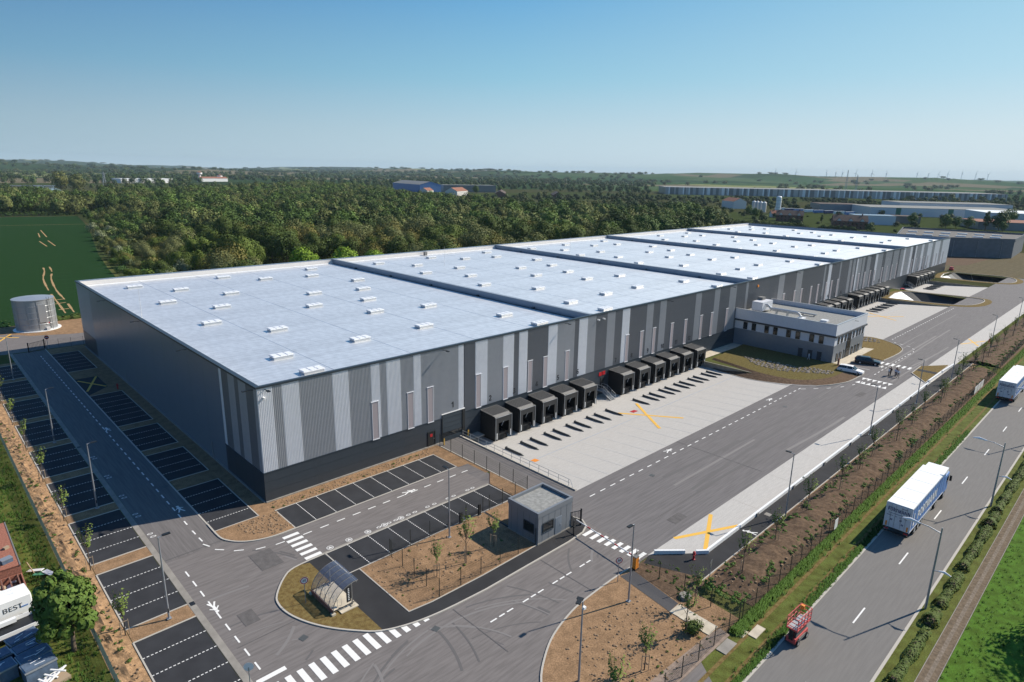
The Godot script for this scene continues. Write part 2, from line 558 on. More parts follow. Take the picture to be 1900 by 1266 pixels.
func oval(road: Node3D, x: float, z: float) -> void:
	var b := MB.new()
	b.disc(Vector3.ZERO, 0.22, Vector3.UP, 14, 0.14)
	var o := part(road, "painted_ring", b.done(), M.paint, Vector3(x, 0.038, z))
	o.scale = Vector3(1.35, 1, 0.8)

func cross(road: Node3D, a: Vector2, b: Vector2, e: Vector2, f: Vector2, w: float, y := 0.04) -> void:
	for i in 2:
		var p := [a, e][i] as Vector2
		var q := [b, f][i] as Vector2
		var y0 := y if not road.has_meta("sloped") else 0.0
		var d := q - p
		var m := MB.new()
		var o := d.normalized().orthogonal() * w * 0.5
		for k in 6:
			var s := p + d * k / 6.0
			var t := p + d * (k + 1) / 6.0
			var ys := y + 0.003 * i + (court_y(s.y) if road.has_meta("sloped") else 0.0)
			var yt := y + 0.003 * i + (court_y(t.y) if road.has_meta("sloped") else 0.0)
			m.quad(Vector3(s.x + o.x, ys, s.y + o.y), Vector3(t.x + o.x, yt, t.y + o.y), Vector3(t.x - o.x, yt, t.y - o.y), Vector3(s.x - o.x, ys, s.y - o.y), Vector3.UP)
		part(road, "yellow_bar", m.done(), M.yellow)

func island(called: String, g: PackedVector2Array, top: Material, closed_kerb: Array, h := 0.12, w := 0.16) -> MeshInstance3D:
	var b := MB.new()
	b.prism(g, 0.005, h - 0.025)
	var o := structure(called, b.done(), top)
	if closed_kerb.size():
		var k := MB.new()
		k.loop(closed_kerb, false, w, 0.0, h)
		part(o, "kerb", k.done(), M.kerb)
	return o

func v2(a: Array) -> Array:
	var r := []
	for i in range(0, a.size(), 2):
		r.append(Vector2(a[i], a[i + 1]))
	return r

func curve(a: Array, steps := 4) -> Array:      # a smooth line through the given points
	var p := v2(a)
	var r := []
	for i in p.size() - 1:
		for k in steps:
			r.append((p[i] as Vector2).cubic_interpolate(p[i + 1], p[maxi(i - 1, 0)], p[mini(i + 2, p.size() - 1)], float(k) / steps))
	r.append(p[-1])
	return r

func stalls(called: String, x0: float, z0: float, x1: float, z1: float, along_x: bool, n: int, kerb_sides: Array) -> void:
	var o := structure(called, bx(Vector3(x1 - x0, 0.03, z1 - z0)), M.stall)
	o.position = Vector3((x0 + x1) * 0.5, 0.03, (z0 + z1) * 0.5)
	var w := x1 - x0
	var d := z1 - z0
	for i in range(1, n):          # bay lines of separate small pavers: one strip of square studs each
		var b := MB.new()
		var l := d if along_x else w
		var k := 0.12
		while k < l - 0.05:
			if along_x:
				b.box(Vector3(-w * 0.5 + w * i / n, 0, -d * 0.5 + k), Vector3(0.08, 0.008, 0.18), Basis(), true)
			else:
				b.box(Vector3(-w * 0.5 + k, 0, -d * 0.5 + d * i / n), Vector3(0.18, 0.008, 0.08), Basis(), true)
			k += 0.31
		part(o, "bay_line", b.done(), M.paint, Vector3(0, 0.019, 0))
	var g := MB.new()
	for s in kerb_sides:
		var a: Vector2 = [Vector2(-w, -d), Vector2(w, -d), Vector2(w, d), Vector2(-w, d)][s] * 0.5
		var e: Vector2 = [Vector2(w, -d), Vector2(w, d), Vector2(-w, d), Vector2(-w, -d)][s] * 0.5
		g.loop([a, e], false, 0.12, -0.03, 0.045)
	if kerb_sides.size():
		part(o, "kerb", g.done(), M.kerb)

func clear_sky() -> Texture2D:
	# clear air only: pale at the horizon, blue above, brighter towards the sun's side; columns run round from -z over +x
	var w := 256
	var h := 256
	var im := Image.create(w, h, false, Image.FORMAT_RGBF)
	var side := [[27.0, Color8(222, 235, 241), Color8(214, 232, 239), Color8(182, 221, 239), Color8(150, 203, 232), Color8(70, 128, 190)], [66.0, Color8(199, 219, 229), Color8(186, 213, 226), Color8(148, 199, 223), Color8(100, 167, 217), Color8(55, 108, 175)], [104.0, Color8(168, 193, 206), Color8(155, 184, 200), Color8(116, 164, 195), Color8(72, 126, 181), Color8(44, 90, 155)]]
	var at := [0.0, 3.2, 7.5, 14.8, 90.0]
	for x in w:
		var az := (x + 0.5) / w * 360.0      # from -z towards +x
		var off := absf(wrapf(az - 109.8, -180.0, 180.0))
		for y in h:
			var el := maxf(0.0, 90.0 - (y + 0.5) / h * 180.0)
			var got := []
			for s in side:
				var k := 0
				while k < 3 and el > at[k + 1]:
					k += 1
				var t: float = (el - at[k]) / (at[k + 1] - at[k])
				if k == 3:
					t = 1.0 - pow(1.0 - t, 2.2)
				got.append((s[k + 1] as Color).srgb_to_linear().lerp((s[k + 2] as Color).srgb_to_linear(), t))
			var c: Color = got[0]
			if off < 66.0:
				c = got[0].lerp(got[1], clampf((off - 27.0) / 39.0, 0, 1))
			else:
				c = got[1].lerp(got[2], clampf((off - 66.0) / 38.0, 0, 1))
			im.set_pixel(x, y, Color(c.r, c.g, c.b) * (1.0 / 1.3))     # the camera's exposure is 1.3
	return ImageTexture.create_from_image(im)

func _ready() -> void:
	# ------------------------------------------------------------ camera, sky, sun, exposure
	var cam := Camera3D.new()
	cam.name = "camera"
	var yaw := 0.7718
	var pitch := 0.2582
	var roll := 0.0188
	var fwd := Vector3(sin(yaw) * cos(pitch), -sin(pitch), -cos(yaw) * cos(pitch))
	var right := Vector3(cos(yaw), 0, sin(yaw))
	var up := right.cross(fwd)
	cam.transform = Transform3D(Basis(right * cos(roll) + up * sin(roll), up * cos(roll) - right * sin(roll), -fwd), Vector3(-26.83, 38.08, 68.43))
	cam.fov = 56.02
	cam.near = 0.5
	cam.far = 20000.0
	add_child(cam)
	cam.current = true
	var env := Environment.new()
	var sky := Sky.new()
	var ps := PanoramaSkyMaterial.new()
	ps.panorama = clear_sky()
	sky.sky_material = ps
	env.background_mode = Environment.BG_SKY
	env.sky = sky
	env.tonemap_mode = Environment.TONE_MAPPER_LINEAR
	env.tonemap_exposure = 1.3
	env.sdfgi_enabled = true
	env.ssao_enabled = true
	env.ssil_enabled = true
	env.fog_enabled = true
	env.fog_density = 0.00005
	env.fog_light_color = Color(0.78, 0.87, 0.93)
	var we := WorldEnvironment.new()
	we.name = "environment"
	we.environment = env
	add_child(we)
	var sun := DirectionalLight3D.new()
	sun.name = "sun"
	sun.light_color = Color(1.0, 0.96, 0.90)
	sun.light_energy = 1.6
	sun.light_angular_distance = 0.53
	sun.shadow_enabled = true
	add_child(sun)
	sun.look_at_from_position(Vector3(74.0, 61.7, 26.7), Vector3.ZERO)
	rng.seed = 7
	materials()
	# ------------------------------------------------------------ the setting and the large structures first
	land()
	ground_works()
	warehouse()
	if true:
		docks()
		office()
		site_buildings()
		furniture()
		vehicles()
		far_buildings()
		plants()

func ground_works() -> void:
	# roads
	var rx := sheet("service_road", rect(24.5, 22.6, 300, 36.6), 0.02, M.asphalt_x)
	var rz := sheet("parking_road", rect(-12.3, -93, -6.7, 5), 0.02, M.asphalt_z)
	var re := sheet("entrance_road", PackedVector2Array([Vector2(-12.9, 5), Vector2(24.5, 5), Vector2(24.5, 36.75), Vector2(22.6, 36.75), Vector2(22.6, 38), Vector2(12, 52), Vector2(12, 60), Vector2(-40, 60), Vector2(-40, 44), Vector2(-12.9, 30)]), 0.02, M.asphalt_e)
	var ramp := sheet("ramp_road", rect(24.9, 0.0, 29.25, 22.6), 0.018, M.asphalt_z)
	var rm := sheet("main_road", rect(12.0, 51.7, 700, 58.35), 0.016, M.main_road)
	for e in [51.6, 58.45]:
		part(rm, "kerb", bx(Vector3(688, 0.1, 0.22)), M.kerb, Vector3(356, 0.02, e))
	part(rz, "gutter_strip", bx(Vector3(0.55, 0.02, 150)), M.gutter, Vector3(-12.6, 0.024, -18.5))
	for i in 2:
		part(rz, "drain_grate", bx(Vector3(0.42, 0.02, 0.6)), M.darkmetal, Vector3(-12.55, 0.03, [13.2, -32.0][i]))
	part(rz, "kerb", bx(Vector3(0.16, 0.06, 96)), M.kerb, Vector3(-6.75, 0.02, -45.5))
	part(re, "gutter_strip", bx(Vector3(24.5, 0.02, 0.3)), M.gutter, Vector3(10.3, 0.026, 13.95))
	# dashes and other paint
	dashes_z(rz, -88, 0, -8.4, 2.0, 1.0)
	dash_path(re, [-8.4, 1.1, -8.35, 3.0, -8.3, 4.5, -7.6, 6.2, -6.2, 7.65, -4.4, 8.75, -2.5, 9.2, -1, 9.3])
	dashes_x(re, 0.0, 23, 9.3, 2.0, 1.0)
	dashes_z(re, 7.8, 25, -11.4, 2.02, 1.05)
	dashes_x(re, 5.5, 19.2, 33.17, 2.0, 0.75)
	dashes_x(re, 6.55, 19.2, 33.17, 4.0, 0.65)
	dashes_x(rx, 29.5, 91, 24.65, 2.02, 0.98)
	dash_path(rx, [91, 25.2, 93, 26.7, 95.2, 28.2, 98, 29.6, 101, 30.6, 104, 31.1, 107, 31.1, 110, 31.1])
	dashes_x(rx, 111, 134, 31.1, 2.2, 1.0)
	dash_path(rx, [134.5, 31.2, 137.3, 31.1, 140, 30.4, 141.8, 28.9, 142.6, 27.2, 143.4, 25.6, 145, 24.4])
	dashes_x(rx, 146, 206, 24.2, 2.0, 1.0)
	dashes_x(rm, 16, 320, 54.95, 13.05, 3.0, 0.13, 0.02)
	for i in 6:
		mark(re, "crosswalk_stripe", -1.05, 8.6 + i * 1.0, 1.75, 0.5)
	for i in 14:
		var len := [2.2, 2.2, 2.2, 2.2, 2.2, 2.2, 2.2, 2.2, 2.2, 2.2, 2.0, 1.6, 1.2, 0.8][i] as float
		mark(re, "crosswalk_stripe", -10.9 + i * 0.98 - 0.25, 29.3 - len * 0.5, 0.5, len)
	for i in 8:
		mark(re, "crosswalk_stripe", 23.0 + i * 0.09, 29.75 + i * 0.92, 1.6, 0.45)
	for i in 6:
		mark(rx, "crosswalk_stripe", 121.6, 29.3 + i * 1.05, 2.0, 0.5)
	for i in 6:
		for s in 2:
			var b := MB.new()
			b.poly(PackedVector2Array([Vector2(0, -0.42), Vector2(0, 0.42), Vector2([1.7, -1.7][s], 0)]), 0.0)
			part(rx, "ramp_tooth", b.done(), M.paint, Vector3([102.9, 107.3][s], 0.036, 30.6 + i * 0.92))
	mark(re, "stop_line", -11.0, 26.15, 2.3, 0.45)
	walker(re, -11.3, 14.9, PI)
	walker(rz, -7.9, -5.0, 0.0)
	walker(rz, -8.1, -36.5, 0.0)
	walker(re, 13.8, 9.0, -PI / 2)
	walker(rx, 48.2, 23.6, -PI / 2)
	walker(rx, 80.4, 23.6, -PI / 2)
	walker(rx, 118.3, 30.2, -PI / 2)
	for z in [-1.7, -7.2, -12.9, -19.8, -27.2]:
		for k in 2:
			oval(rz, -11.9 + k * 0.1, z + k * 0.75)
	for x in [0.9, 3.1, 5.4, 7.5, 9.7]:
		roundel(re, x, 13.45, 0.36)
	for x in [6.8, 8.1, 9.0, 10.7, 11.6, 13.4, 14.4, 16.4, 17.3, 19.5, 20.3]:
		oval(re, x, 13.45)
	# dark curved tyre marks on the truck road and the entrance
	rng.seed = 40
	for i in 26:
		var x := rng.randf_range(30, 170)
		var z := rng.randf_range(25.8, 35.6)
		var l := rng.randf_range(18, 60)
		var bend := rng.randf_range(-1.2, 1.2)
		var b := MB.new()
		var w := rng.randf_range(0.18, 0.5)
		for k in 12:
			var p := Vector2(x + l * k / 12.0, clampf(z + bend * sin(PI * k / 24.0), 22.9, 36.3))
			var q := Vector2(x + l * (k + 1) / 12.0, clampf(z + bend * sin(PI * (k + 1) / 24.0), 22.9, 36.3))
			b.quad(Vector3(p.x, 0, p.y - w * 0.5), Vector3(q.x, 0, q.y - w * 0.5), Vector3(q.x, 0, q.y + w * 0.5), Vector3(p.x, 0, p.y + w * 0.5), Vector3.UP)
		part(rx, "tyre_mark", b.done(), M.tyre_mark if i % 3 else M.tyre_pale, Vector3(0, 0.0245 + 0.00025 * i, 0))
	for i in 60:
		var r := rng.randf_range(5.0, 18.0)
		var c := [Vector2(-11, 30), Vector2(-3, 38), Vector2(2, 44), Vector2(24, 38), Vector2(-14, 17)][i % 5] as Vector2
		var a0 := rng.randf_range(-2.6, 0.6)
		var sp := rng.randf_range(0.5, 1.1)
		var b := MB.new()
		var w := rng.randf_range(0.1, 0.28)
		for k in 14:
			var p := Vector2.from_angle(a0 + sp * k / 14.0)
			var q := Vector2.from_angle(a0 + sp * (k + 1) / 14.0)
			var inside := true
			for e in [c + p * r, c + q * r]:
				inside = inside and (e.x > -12.0 and e.x < 21.0 and e.y > 30.2 and e.y < 36.2 or e.x > -12.0 and e.x < -7.2 and e.y > 5.5 and e.y < 29.0 or e.x > -6.0 and e.x < -2.2 and e.y > 8.2 and e.y < 13.6)
			if inside:
				b.quad(Vector3(c.x + p.x * r, 0, c.y + p.y * r), Vector3(c.x + q.x * r, 0, c.y + q.y * r), Vector3(c.x + q.x * (r + w), 0, c.y + q.y * (r + w)), Vector3(c.x + p.x * (r + w), 0, c.y + p.y * (r + w)), Vector3.UP)
		if b.v.size():
			part(re, "tyre_mark", b.done(), M.tyre_mark if i % 2 else M.tyre_pale, Vector3(0, 0.0225 + 0.0002 * i, 0))
	# repaired strips and joints of the asphalt
	for q in [[rz, -9.5, 4.6, 5.4, 0.12], [re, -9.3, 21.5, 5.0, 0.1], [re, 4.2, 33.2, 0.1, 7.2], [re, 15.5, 33.2, 0.1, 7.0], [rx, 60.0, 33.0, 60.0, 0.1], [rx, 52.0, 29.2, 0.12, 13.0]]:
		part(q[0], "asphalt_joint", bx(Vector3(q[3], 0.004, q[4])), M.tyre_mark, Vector3(q[1], 0.0365, q[2]))
	for q in [[re, -4.8, 11.0, 2.2, 3.4], [re, -9.6, 18.4, 1.3, 2.0], [rx, 33.0, 34.6, 2.4, 1.2], [rx, 96.0, 33.5, 3.0, 1.0]]:
		part(q[0], "asphalt_patch", bx(Vector3(q[3], 0.004, q[4])), M.patch, Vector3(q[1], 0.0368, q[2]))
	for q in [[re, 1.5, 30.6], [re, -7.3, 24.0], [rx, 40.0, 26.5], [rx, 79.0, 27.0], [rz, -7.4, -12.0]]:
		part(q[0], "manhole_cover", bx(Vector3(0.62, 0.006, 0.62)), M.guide, Vector3(q[1], 0.037, q[2]), 0.3)
	# parking bays
	for i in 9:
		var z0 := 15.2 - 12.38 * i
		stalls("parking_bay_row", -17.8, z0, -12.95, z0 + (10.2 if i else 12.2), false, 4 if i else 5, [0, 2, 3])
		var g := sheet("soil_strip", rect(-17.8, z0 - 2.2, -12.9, z0), 0.026, M.soil)
		part(g, "kerb", bx(Vector3(4.9, 0.09, 0.12)), M.kerb, Vector3(-15.35, 0.04, z0 - 0.02))
	for r in [[-9.8, 2.4, 5], [-22.8, -13.1, 4], [-34.4, -24.9, 4], [-54.3, -36.6, 7], [-87.8, -71.9, 6]]:
		stalls("parking_bay_row", -6.65, r[0], -1.9, r[1], false, r[2], [0, 1, 2])
	stalls("parking_bay_row", 0.0, 2.5, 22.55, 7.55, true, 9, [0, 1, 2, 3])
	stalls("parking_bay_row", 0.0, 14.15, 22.4, 18.7, true, 9, [0, 1, 2, 3])
	var bay := sheet("fire_bay", PackedVector2Array([Vector2(-6.65, -66.2), Vector2(-3.1, -66.2), Vector2(-3.1, -58.4), Vector2(-6.65, -55.0)]), 0.03, M.stall)
	cross(bay, Vector2(-6.4, -65.0), Vector2(-3.3, -58.6), Vector2(-3.3, -66.0), Vector2(-6.4, -57.5), 0.35, 0.035)
	# soil and islands of the front lot
	sheet("soil_strip", PackedVector2Array([Vector2(-6.6, -93), Vector2(0, -93), Vector2(0, 0.0), Vector2(24.9, 0.0), Vector2(24.9, 11.4), Vector2(24.3, 11.4), Vector2(24.3, 7.8), Vector2(22.7, 7.8), Vector2(22.7, 2.4), Vector2(-0.1, 2.4), Vector2(-6.6, 2.5)]), 0.023, M.soil)
	part(ramp, "kerb", bx(Vector3(0.16, 0.12, 21.6)), M.kerb, Vector3(25.0, 0.03, 11.8))
	var tip := curve([-6.75, 0.5, -6.75, 3.8, -6.3, 5.2, -5.4, 6.3, -4.1, 7.1, -2.4, 7.55, -0.1, 7.6])
	var tipg := PackedVector2Array(tip)
	tipg.append_array(PackedVector2Array([Vector2(-0.1, 2.4), Vector2(-1.85, 2.35), Vector2(-1.85, 0.5)]))
	# (the bay row nearest the corner ends at z = 2.4; the tip is the soil below and beside it)
	var tip2 := PackedVector2Array()
	for q in tip:
		if q.y >= 2.5:
			tip2.append(q)
	tip2.append_array(PackedVector2Array([Vector2(-0.1, 2.5), Vector2(-6.75, 2.5)]))
	island("soil_island", tip2, M.soil, tip)
	var east := island("soil_island", PackedVector2Array([Vector2(22.6, 14.1), Vector2(24.85, 11.6), Vector2(24.85, 23.0), Vector2(17.6, 23.0), Vector2(17.6, 18.9), Vector2(22.6, 18.9)]), M.soil, [])
	# rounded island with the bicycle shelter, its dark footpath, and the footpath along the entrance road to the gatehouse
	var nose := curve([8.2, 29.55, 3.5, 29.25, 0.4, 28.7, -2.1, 27.7, -3.6, 26.3, -5.1, 24.4, -6.2, 22.4, -6.85, 20.4, -6.95, 18.6, -6.5, 17.2, -4.9, 15.2, -3.4, 14.3, -0.2, 14.15])
	var full := [Vector2(24.3, 26.5), Vector2(24.55, 27.6), Vector2(23.9, 28.7), Vector2(22.6, 29.3), Vector2(20.0, 29.5)]
	full.append_array(nose)
	var path_g := PackedVector2Array(full)
	path_g.append_array(PackedVector2Array([Vector2(-0.1, 18.8), Vector2(17.4, 18.8), Vector2(17.4, 23.0), Vector2(24.3, 23.0)]))
	island("footpath", path_g, M.foot, full)
	sheet("soil_bed", PackedVector2Array([Vector2(1.15, 18.85), Vector2(17.3, 18.85), Vector2(17.0, 27.65), Vector2(9.4, 27.75), Vector2(3.4, 27.6), Vector2(1.05, 27.3)]), 0.112, M.soil)
	var edge := MB.new()
	edge.loop([Vector2(1.15, 18.85), Vector2(1.05, 27.3), Vector2(3.4, 27.6), Vector2(9.4, 27.75), Vector2(17.0, 27.65)], false, 0.1, 0.09, 0.135)
	part(get_node("footpath"), "edging", edge.done(), M.kerb)
	var ng := PackedVector2Array()
	for q in nose:
		if q.x < -1.95:
			ng.append(q + (Vector2(-3.0, 20.5) - q).normalized() * 0.1)
	ng.append(Vector2(-1.95, 14.6))
	ng.append(Vector2(-1.95, 27.6))
	sheet("dry_lawn", ng, 0.108, M.drygrass)
	# island by the lower entrance, its gravel path and stone slab
	var kc := curve([22.4, 36.75, 19.0, 36.65, 14.4, 36.8, 11.7, 37.1, 8.4, 38.0, 5.9, 39.3, 3.8, 40.9, 2.2, 43.2, 1.2, 46.0, 0.8, 49.0])
	var kg := PackedVector2Array(kc)
	kg.append_array(PackedVector2Array([Vector2(0.8, 49.2), Vector2(9.0, 48.0), Vector2(22.0, 47.9), Vector2(22.4, 43)]))
	island("soil_island", kg, M.soil, kc)
	sheet("gravel_path", PackedVector2Array([Vector2(19.2, 36.9), Vector2(20.9, 37.3), Vector2(19.8, 43.0), Vector2(18.2, 43.1)]), 0.112, M.gravel)
	var sl := structure("slab_path", bx(Vector3(1.55, 0.1, 0.98)), M.slab)
	sl.position = Vector3(18.95, 0.1, 43.6)
	for i in 3:
		part(sl, "paving_slab", bx(Vector3(1.55, 0.1, 0.98)), M.slab, Vector3(-0.05 * (i + 1), 0.003 * i, 1.0 * (i + 1)))
	sheet("brick_path", PackedVector2Array([Vector2(19.6, 47.3), Vector2(18.0, 47.0), Vector2(10.0, 46.6), Vector2(-2, 46.0), Vector2(-2, 47.8), Vector2(10, 48.2), Vector2(19.4, 48.3)]), 0.113, M.brickpath)
	sheet("soil_strip", PackedVector2Array([Vector2(21.0, 37.0), Vector2(24.6, 36.9), Vector2(24.6, 43.2), Vector2(20.0, 43.0)]), 0.114, M.berm)
	# concrete lane on the right with its dark footpath
	var lane := sheet("concrete_lane", PackedVector2Array([Vector2(24.3, 36.6), Vector2(300, 36.6), Vector2(300, 40.3), Vector2(29.0, 40.3)]), 0.024, M.concrete)
	cross(lane, Vector2(36.7, 36.8), Vector2(29.7, 40.1), Vector2(29.1, 36.7), Vector2(36.8, 40.2), 0.45, 0.028)
	cross(lane, Vector2(154.4, 36.7), Vector2(162.8, 40.0), Vector2(162.2, 36.7), Vector2(155.5, 40.0), 0.4, 0.028)
	for i in 26:
		part(lane, "slab_joint", bx(Vector3(0.07, 0.006, 3.5)), M.kerb, Vector3(42.0 + i * 9.9, 0.027, 38.5))
	var fp := sheet("footpath", PackedVector2Array([Vector2(24.3, 36.75), Vector2(28.9, 40.4), Vector2(133, 40.4), Vector2(137, 42.6), Vector2(25.0, 42.7), Vector2(22.7, 37.2)]), 0.12, M.foot)
	part(fp, "edging", bx(Vector3(112, 0.14, 0.1)), M.kerb, Vector3(80.5, 0.07, 42.7))
	walker(fp, 36.3, 41.9, 0.3, 0.126, 0.9)
	part(fp, "manhole_cover", bx(Vector3(0.7, 0.012, 0.7)), M.gutter, Vector3(41.5, 0.124, 41.4))
	var tri := island("lawn_triangle", PackedVector2Array([Vector2(113.2, 39.4), Vector2(118.0, 35.9), Vector2(125.0, 35.7), Vector2(130.5, 39.4)]), M.drygrass, [Vector2(113.2, 39.4), Vector2(118.0, 35.9), Vector2(125.0, 35.7)], 0.17)
	part(tri, "path_strip", bx(Vector3(1.6, 0.02, 3.4)), M.foot, Vector3(121.5, 0.15, 37.7))
	# loading courts
	var court_specs := [[29.25, 93.2, 22.6], [143.8, 206.2, 22.6], [229.8, 262.2, 22.6]]
	for ci in 3:
		var s: Array = court_specs[ci]
		var b := MB.new()
		for st in [[0.0, 8.0], [8.0, 22.6]]:
			b.quad(Vector3(s[0], court_y(st[0]) + 0.006, st[0]), Vector3(s[1], court_y(st[0]) + 0.006, st[0]), Vector3(s[1], court_y(st[1]) + 0.006, st[1]), Vector3(s[0], court_y(st[1]) + 0.006, st[1]), Vector3.UP)
		var o := structure("loading_court", b.done(), M.concrete)
		o.set_meta("sloped", true)
		for e in 2:
			var rb := MB.new()
			var ex: float = s[e] + [-0.12, 0.12][e]
			for st in [[0.0, 8.0], [8.0, 22.6]]:
				for sg in [-1.0, 1.0]:
					rb.quad(Vector3(ex + sg * 0.12, -1.3, st[0]), Vector3(ex + sg * 0.12, -1.3, st[1]), Vector3(ex + sg * 0.12, 0.06, st[1]), Vector3(ex + sg * 0.12, 0.06, st[0]), Vector3(sg, 0, 0))
				rb.quad(Vector3(ex - 0.12, 0.06, st[0]), Vector3(ex + 0.12, 0.06, st[0]), Vector3(ex + 0.12, 0.06, st[1]), Vector3(ex - 0.12, 0.06, st[1]), Vector3.UP)
			if not (ci == 0 and e == 0):
				part(o, "retaining_edge", rb.done(), M.gutter)
		var x: float = s[0] + 3.4
		while x < s[1] - 1.0:
			var j := MB.new()
			j.quad(Vector3(x - 0.05, court_y(11.9) + 0.016, 11.9), Vector3(x + 0.05, court_y(11.9) + 0.016, 11.9), Vector3(x + 0.05, 0.016, 22.5), Vector3(x - 0.05, 0.016, 22.5), Vector3.UP)
			part(o, "bay_line", j.done(), M.faint)
			x += 3.42
		part(o, "slab_joint", bx(Vector3(s[1] - s[0] - 0.4, 0.006, 0.09)), M.seam, Vector3((s[0] + s[1]) * 0.5, court_y(11.7) + 0.014, 11.7))
		if ci == 0:
			cross(o, Vector2(63.65, 7.3), Vector2(55.3, 17.6), Vector2(57.3, 8.0), Vector2(62.0, 17.7), 0.5, 0.02)
			part(o, "painted_sign", bx(Vector3(1.3, 0.006, 0.9)), M.red, Vector3(59.8, court_y(9.5) + 0.02, 9.5)).rotation.x = -0.079
			part(o, "drain_cover", bx(Vector3(0.9, 0.008, 0.9)), M.orange, Vector3(33.1, court_y(11.9) + 0.022, 11.9)).rotation.x = -0.079
		if ci == 1:
			cross(o, Vector2(183.0, 7.3), Vector2(173.4, 17.3), Vector2(175.0, 7.6), Vector2(181.0, 17.2), 0.5, 0.02)
	# lawns round the office, banked down to the courts
	lawn("lawn", curve([110.5, 29.35, 107.5, 29.55, 102.1, 29.3, 98.8, 28.4, 96.1, 27.2, 93.4, 25.2, 91.6, 22.8, 90.9, 19.6, 90.7, 15.6, 91.2, 12.6, 92.2, 9.3, 92.9, 6.0, 93.4, 3.4], 3), [112.2, 2.6, 112.2, 24.9], true)
	lawn("lawn", curve([144.0, 17.9, 144.9, 20.5, 143.7, 23.5, 141, 26.8, 137.2, 28.9, 131.6, 29.4, 123.6, 29.0], 3), [124.5, 24.3, 132.6, 24.3, 130.4, 17.0], false)
	sheet("terrace", rect(93.0, 0.0, 112.2, 2.6), 0.115, M.slab)
	sheet("terrace", rect(109.8, 22.3, 132.6, 24.7), 0.118, M.slab)
	sheet("terrace", rect(110.4, 2.55, 112.1, 22.5), 0.121, M.slab)
	var pk := sheet("visitor_bays", rect(107.6, 24.8, 123.5, 29.4), 0.03, M.asphalt_x)
	for x in [110.9, 114.0, 120.4]:
		part(pk, "bay_line", bx(Vector3(0.12, 0.006, 4.2)), M.paint, Vector3(x, 0.036, 27.2))
	sheet("terrace", rect(130.2, 0.0, 150.0, 2.4), 0.115, M.slab)
	sheet("dry_lawn", PackedVector2Array([Vector2(130.4, 2.4), Vector2(150, 2.4), Vector2(146, 17.8), Vector2(130.4, 17.8)]), 0.06, M.drygrass)
	# lined ponds
	pond(curve([207.3, 5.4, 224.5, 4.3, 229.0, 14.5, 231.0, 24.5, 228.6, 27.7, 220.5, 28.0, 213.0, 25.6, 209.3, 18.0, 207.3, 5.4], 3), 221.0)
	pond(curve([275.5, 4.2, 294.5, 2.9, 299.3, 14.0, 299.0, 23.4, 288.6, 27.0, 279.0, 25.0, 275.6, 14.0, 275.5, 4.2], 3), 286.0)
	# planted bank along the fence
	bank()
	# verge, path and meadow beyond the main road; field; tank yard
	for i in 2:
		sheet("tyre_track", rect(12, [49.1, 50.55][i], 150, [49.42, 50.85][i]), 0.03, M.drygrass)
	sheet("verge", rect(-2, 48.0, 420, 51.6), 0.012, M.grass)
	sheet("verge", rect(8, 58.5, 420, 60.75), 0.012, M.grass)
	var pth := sheet("dirt_path", rect(0, 60.75, 420, 61.95), 0.014, M.path)
	for z in [60.75, 61.95]:
		part(pth, "edging", bx(Vector3(300, 0.05, 0.05)), M.gutter, Vector3(150, 0.03, z))
	part(pth, "worn_line", bx(Vector3(300, 0.01, 0.3)), M.wornsoil, Vector3(150, 0.014, 61.35))
	sheet("meadow", rect(0, 62.0, 420, 120), 0.012, M.green)
	for c in [[18.0, 48.75, 1.9, 0.9], [20.5, 48.8, 1.0, 0.8], [21.6, 49.65, 1.8, 0.75]]:
		var o := structure("concrete_plate", bx(Vector3(c[2], 0.08, c[3])), M.gutter if c[0] < 19 else M.slab)
		o.position = Vector3(c[0], 0.04, c[1])
	# left yard and the strip beside its fence
	sheet("yard_grass", rect(-60, -60, -20.0, 40), 0.014, M.grass)
	sheet("spoil_strip", rect(-20.0, -75, -17.85, 30), 0.022, M.clay)
	spoil()
	# field with its wheel tracks, and the tank's yard
	var field := sheet("crop_field", PackedVector2Array([Vector2(-400, -122), Vector2(12, -122), Vector2(20, -150), Vector2(28, -186), Vector2(31, -210), Vector2(38, -258), Vector2(64, -405), Vector2(78, -508), Vector2(-160, -560), Vector2(-400, -600)]), 0.05, M.crop)
	for t in 2:
		var tr := [[3.5, -131, 4.8, -150, 6.2, -171, 8.8, -196.7, 12.0, -215, 13.6, -229], [5.4, -131, 7.0, -152, 8.0, -169.8, 10.8, -195.2, 13.9, -213, 15.4, -227]][t] as Array
		var l := curve(tr, 3)
		for i in l.size() - 1:
			if (i * 7 + t * 3) % 9 < 8:
				var b := MB.new()
				band(b, l[i], l[i + 1], 0.34 + 0.12 * ((i * 5) % 3), 0.06 + 0.002 * (i % 2))
				part(field, "wheel_track", b.done(), M.dirt)
	for a in [[[26.5, -302], [27.5, -328]], [[29.8, -302], [31.3, -330]], [[31, -350], [34, -375]], [[34, -350], [38, -394]], [[3.6, -146], [6.4, -147]], [[3.6, -152], [7.2, -153]], [[3.0, -137], [5.4, -137]], [[24, -440], [70, -428]], [[-80, -452], [10, -448]]]:
		var b := MB.new()
		band(b, Vector2(a[0][0], a[0][1]), Vector2(a[1][0], a[1][1]), 0.5 if a[0][1] < -200 else 0.6, 0.064)
		part(field, "wheel_track", b.done(), M.dirt)
	sheet("tank_apron", PackedVector2Array([Vector2(-60, -113.5), Vector2(-11, -113.5), Vector2(-7, -108.5), Vector2(0.5, -105), Vector2(14, -103), Vector2(14, -96), Vector2(0, -93.2), Vector2(-60, -95.5)]), 0.026, M.asphalt_e)
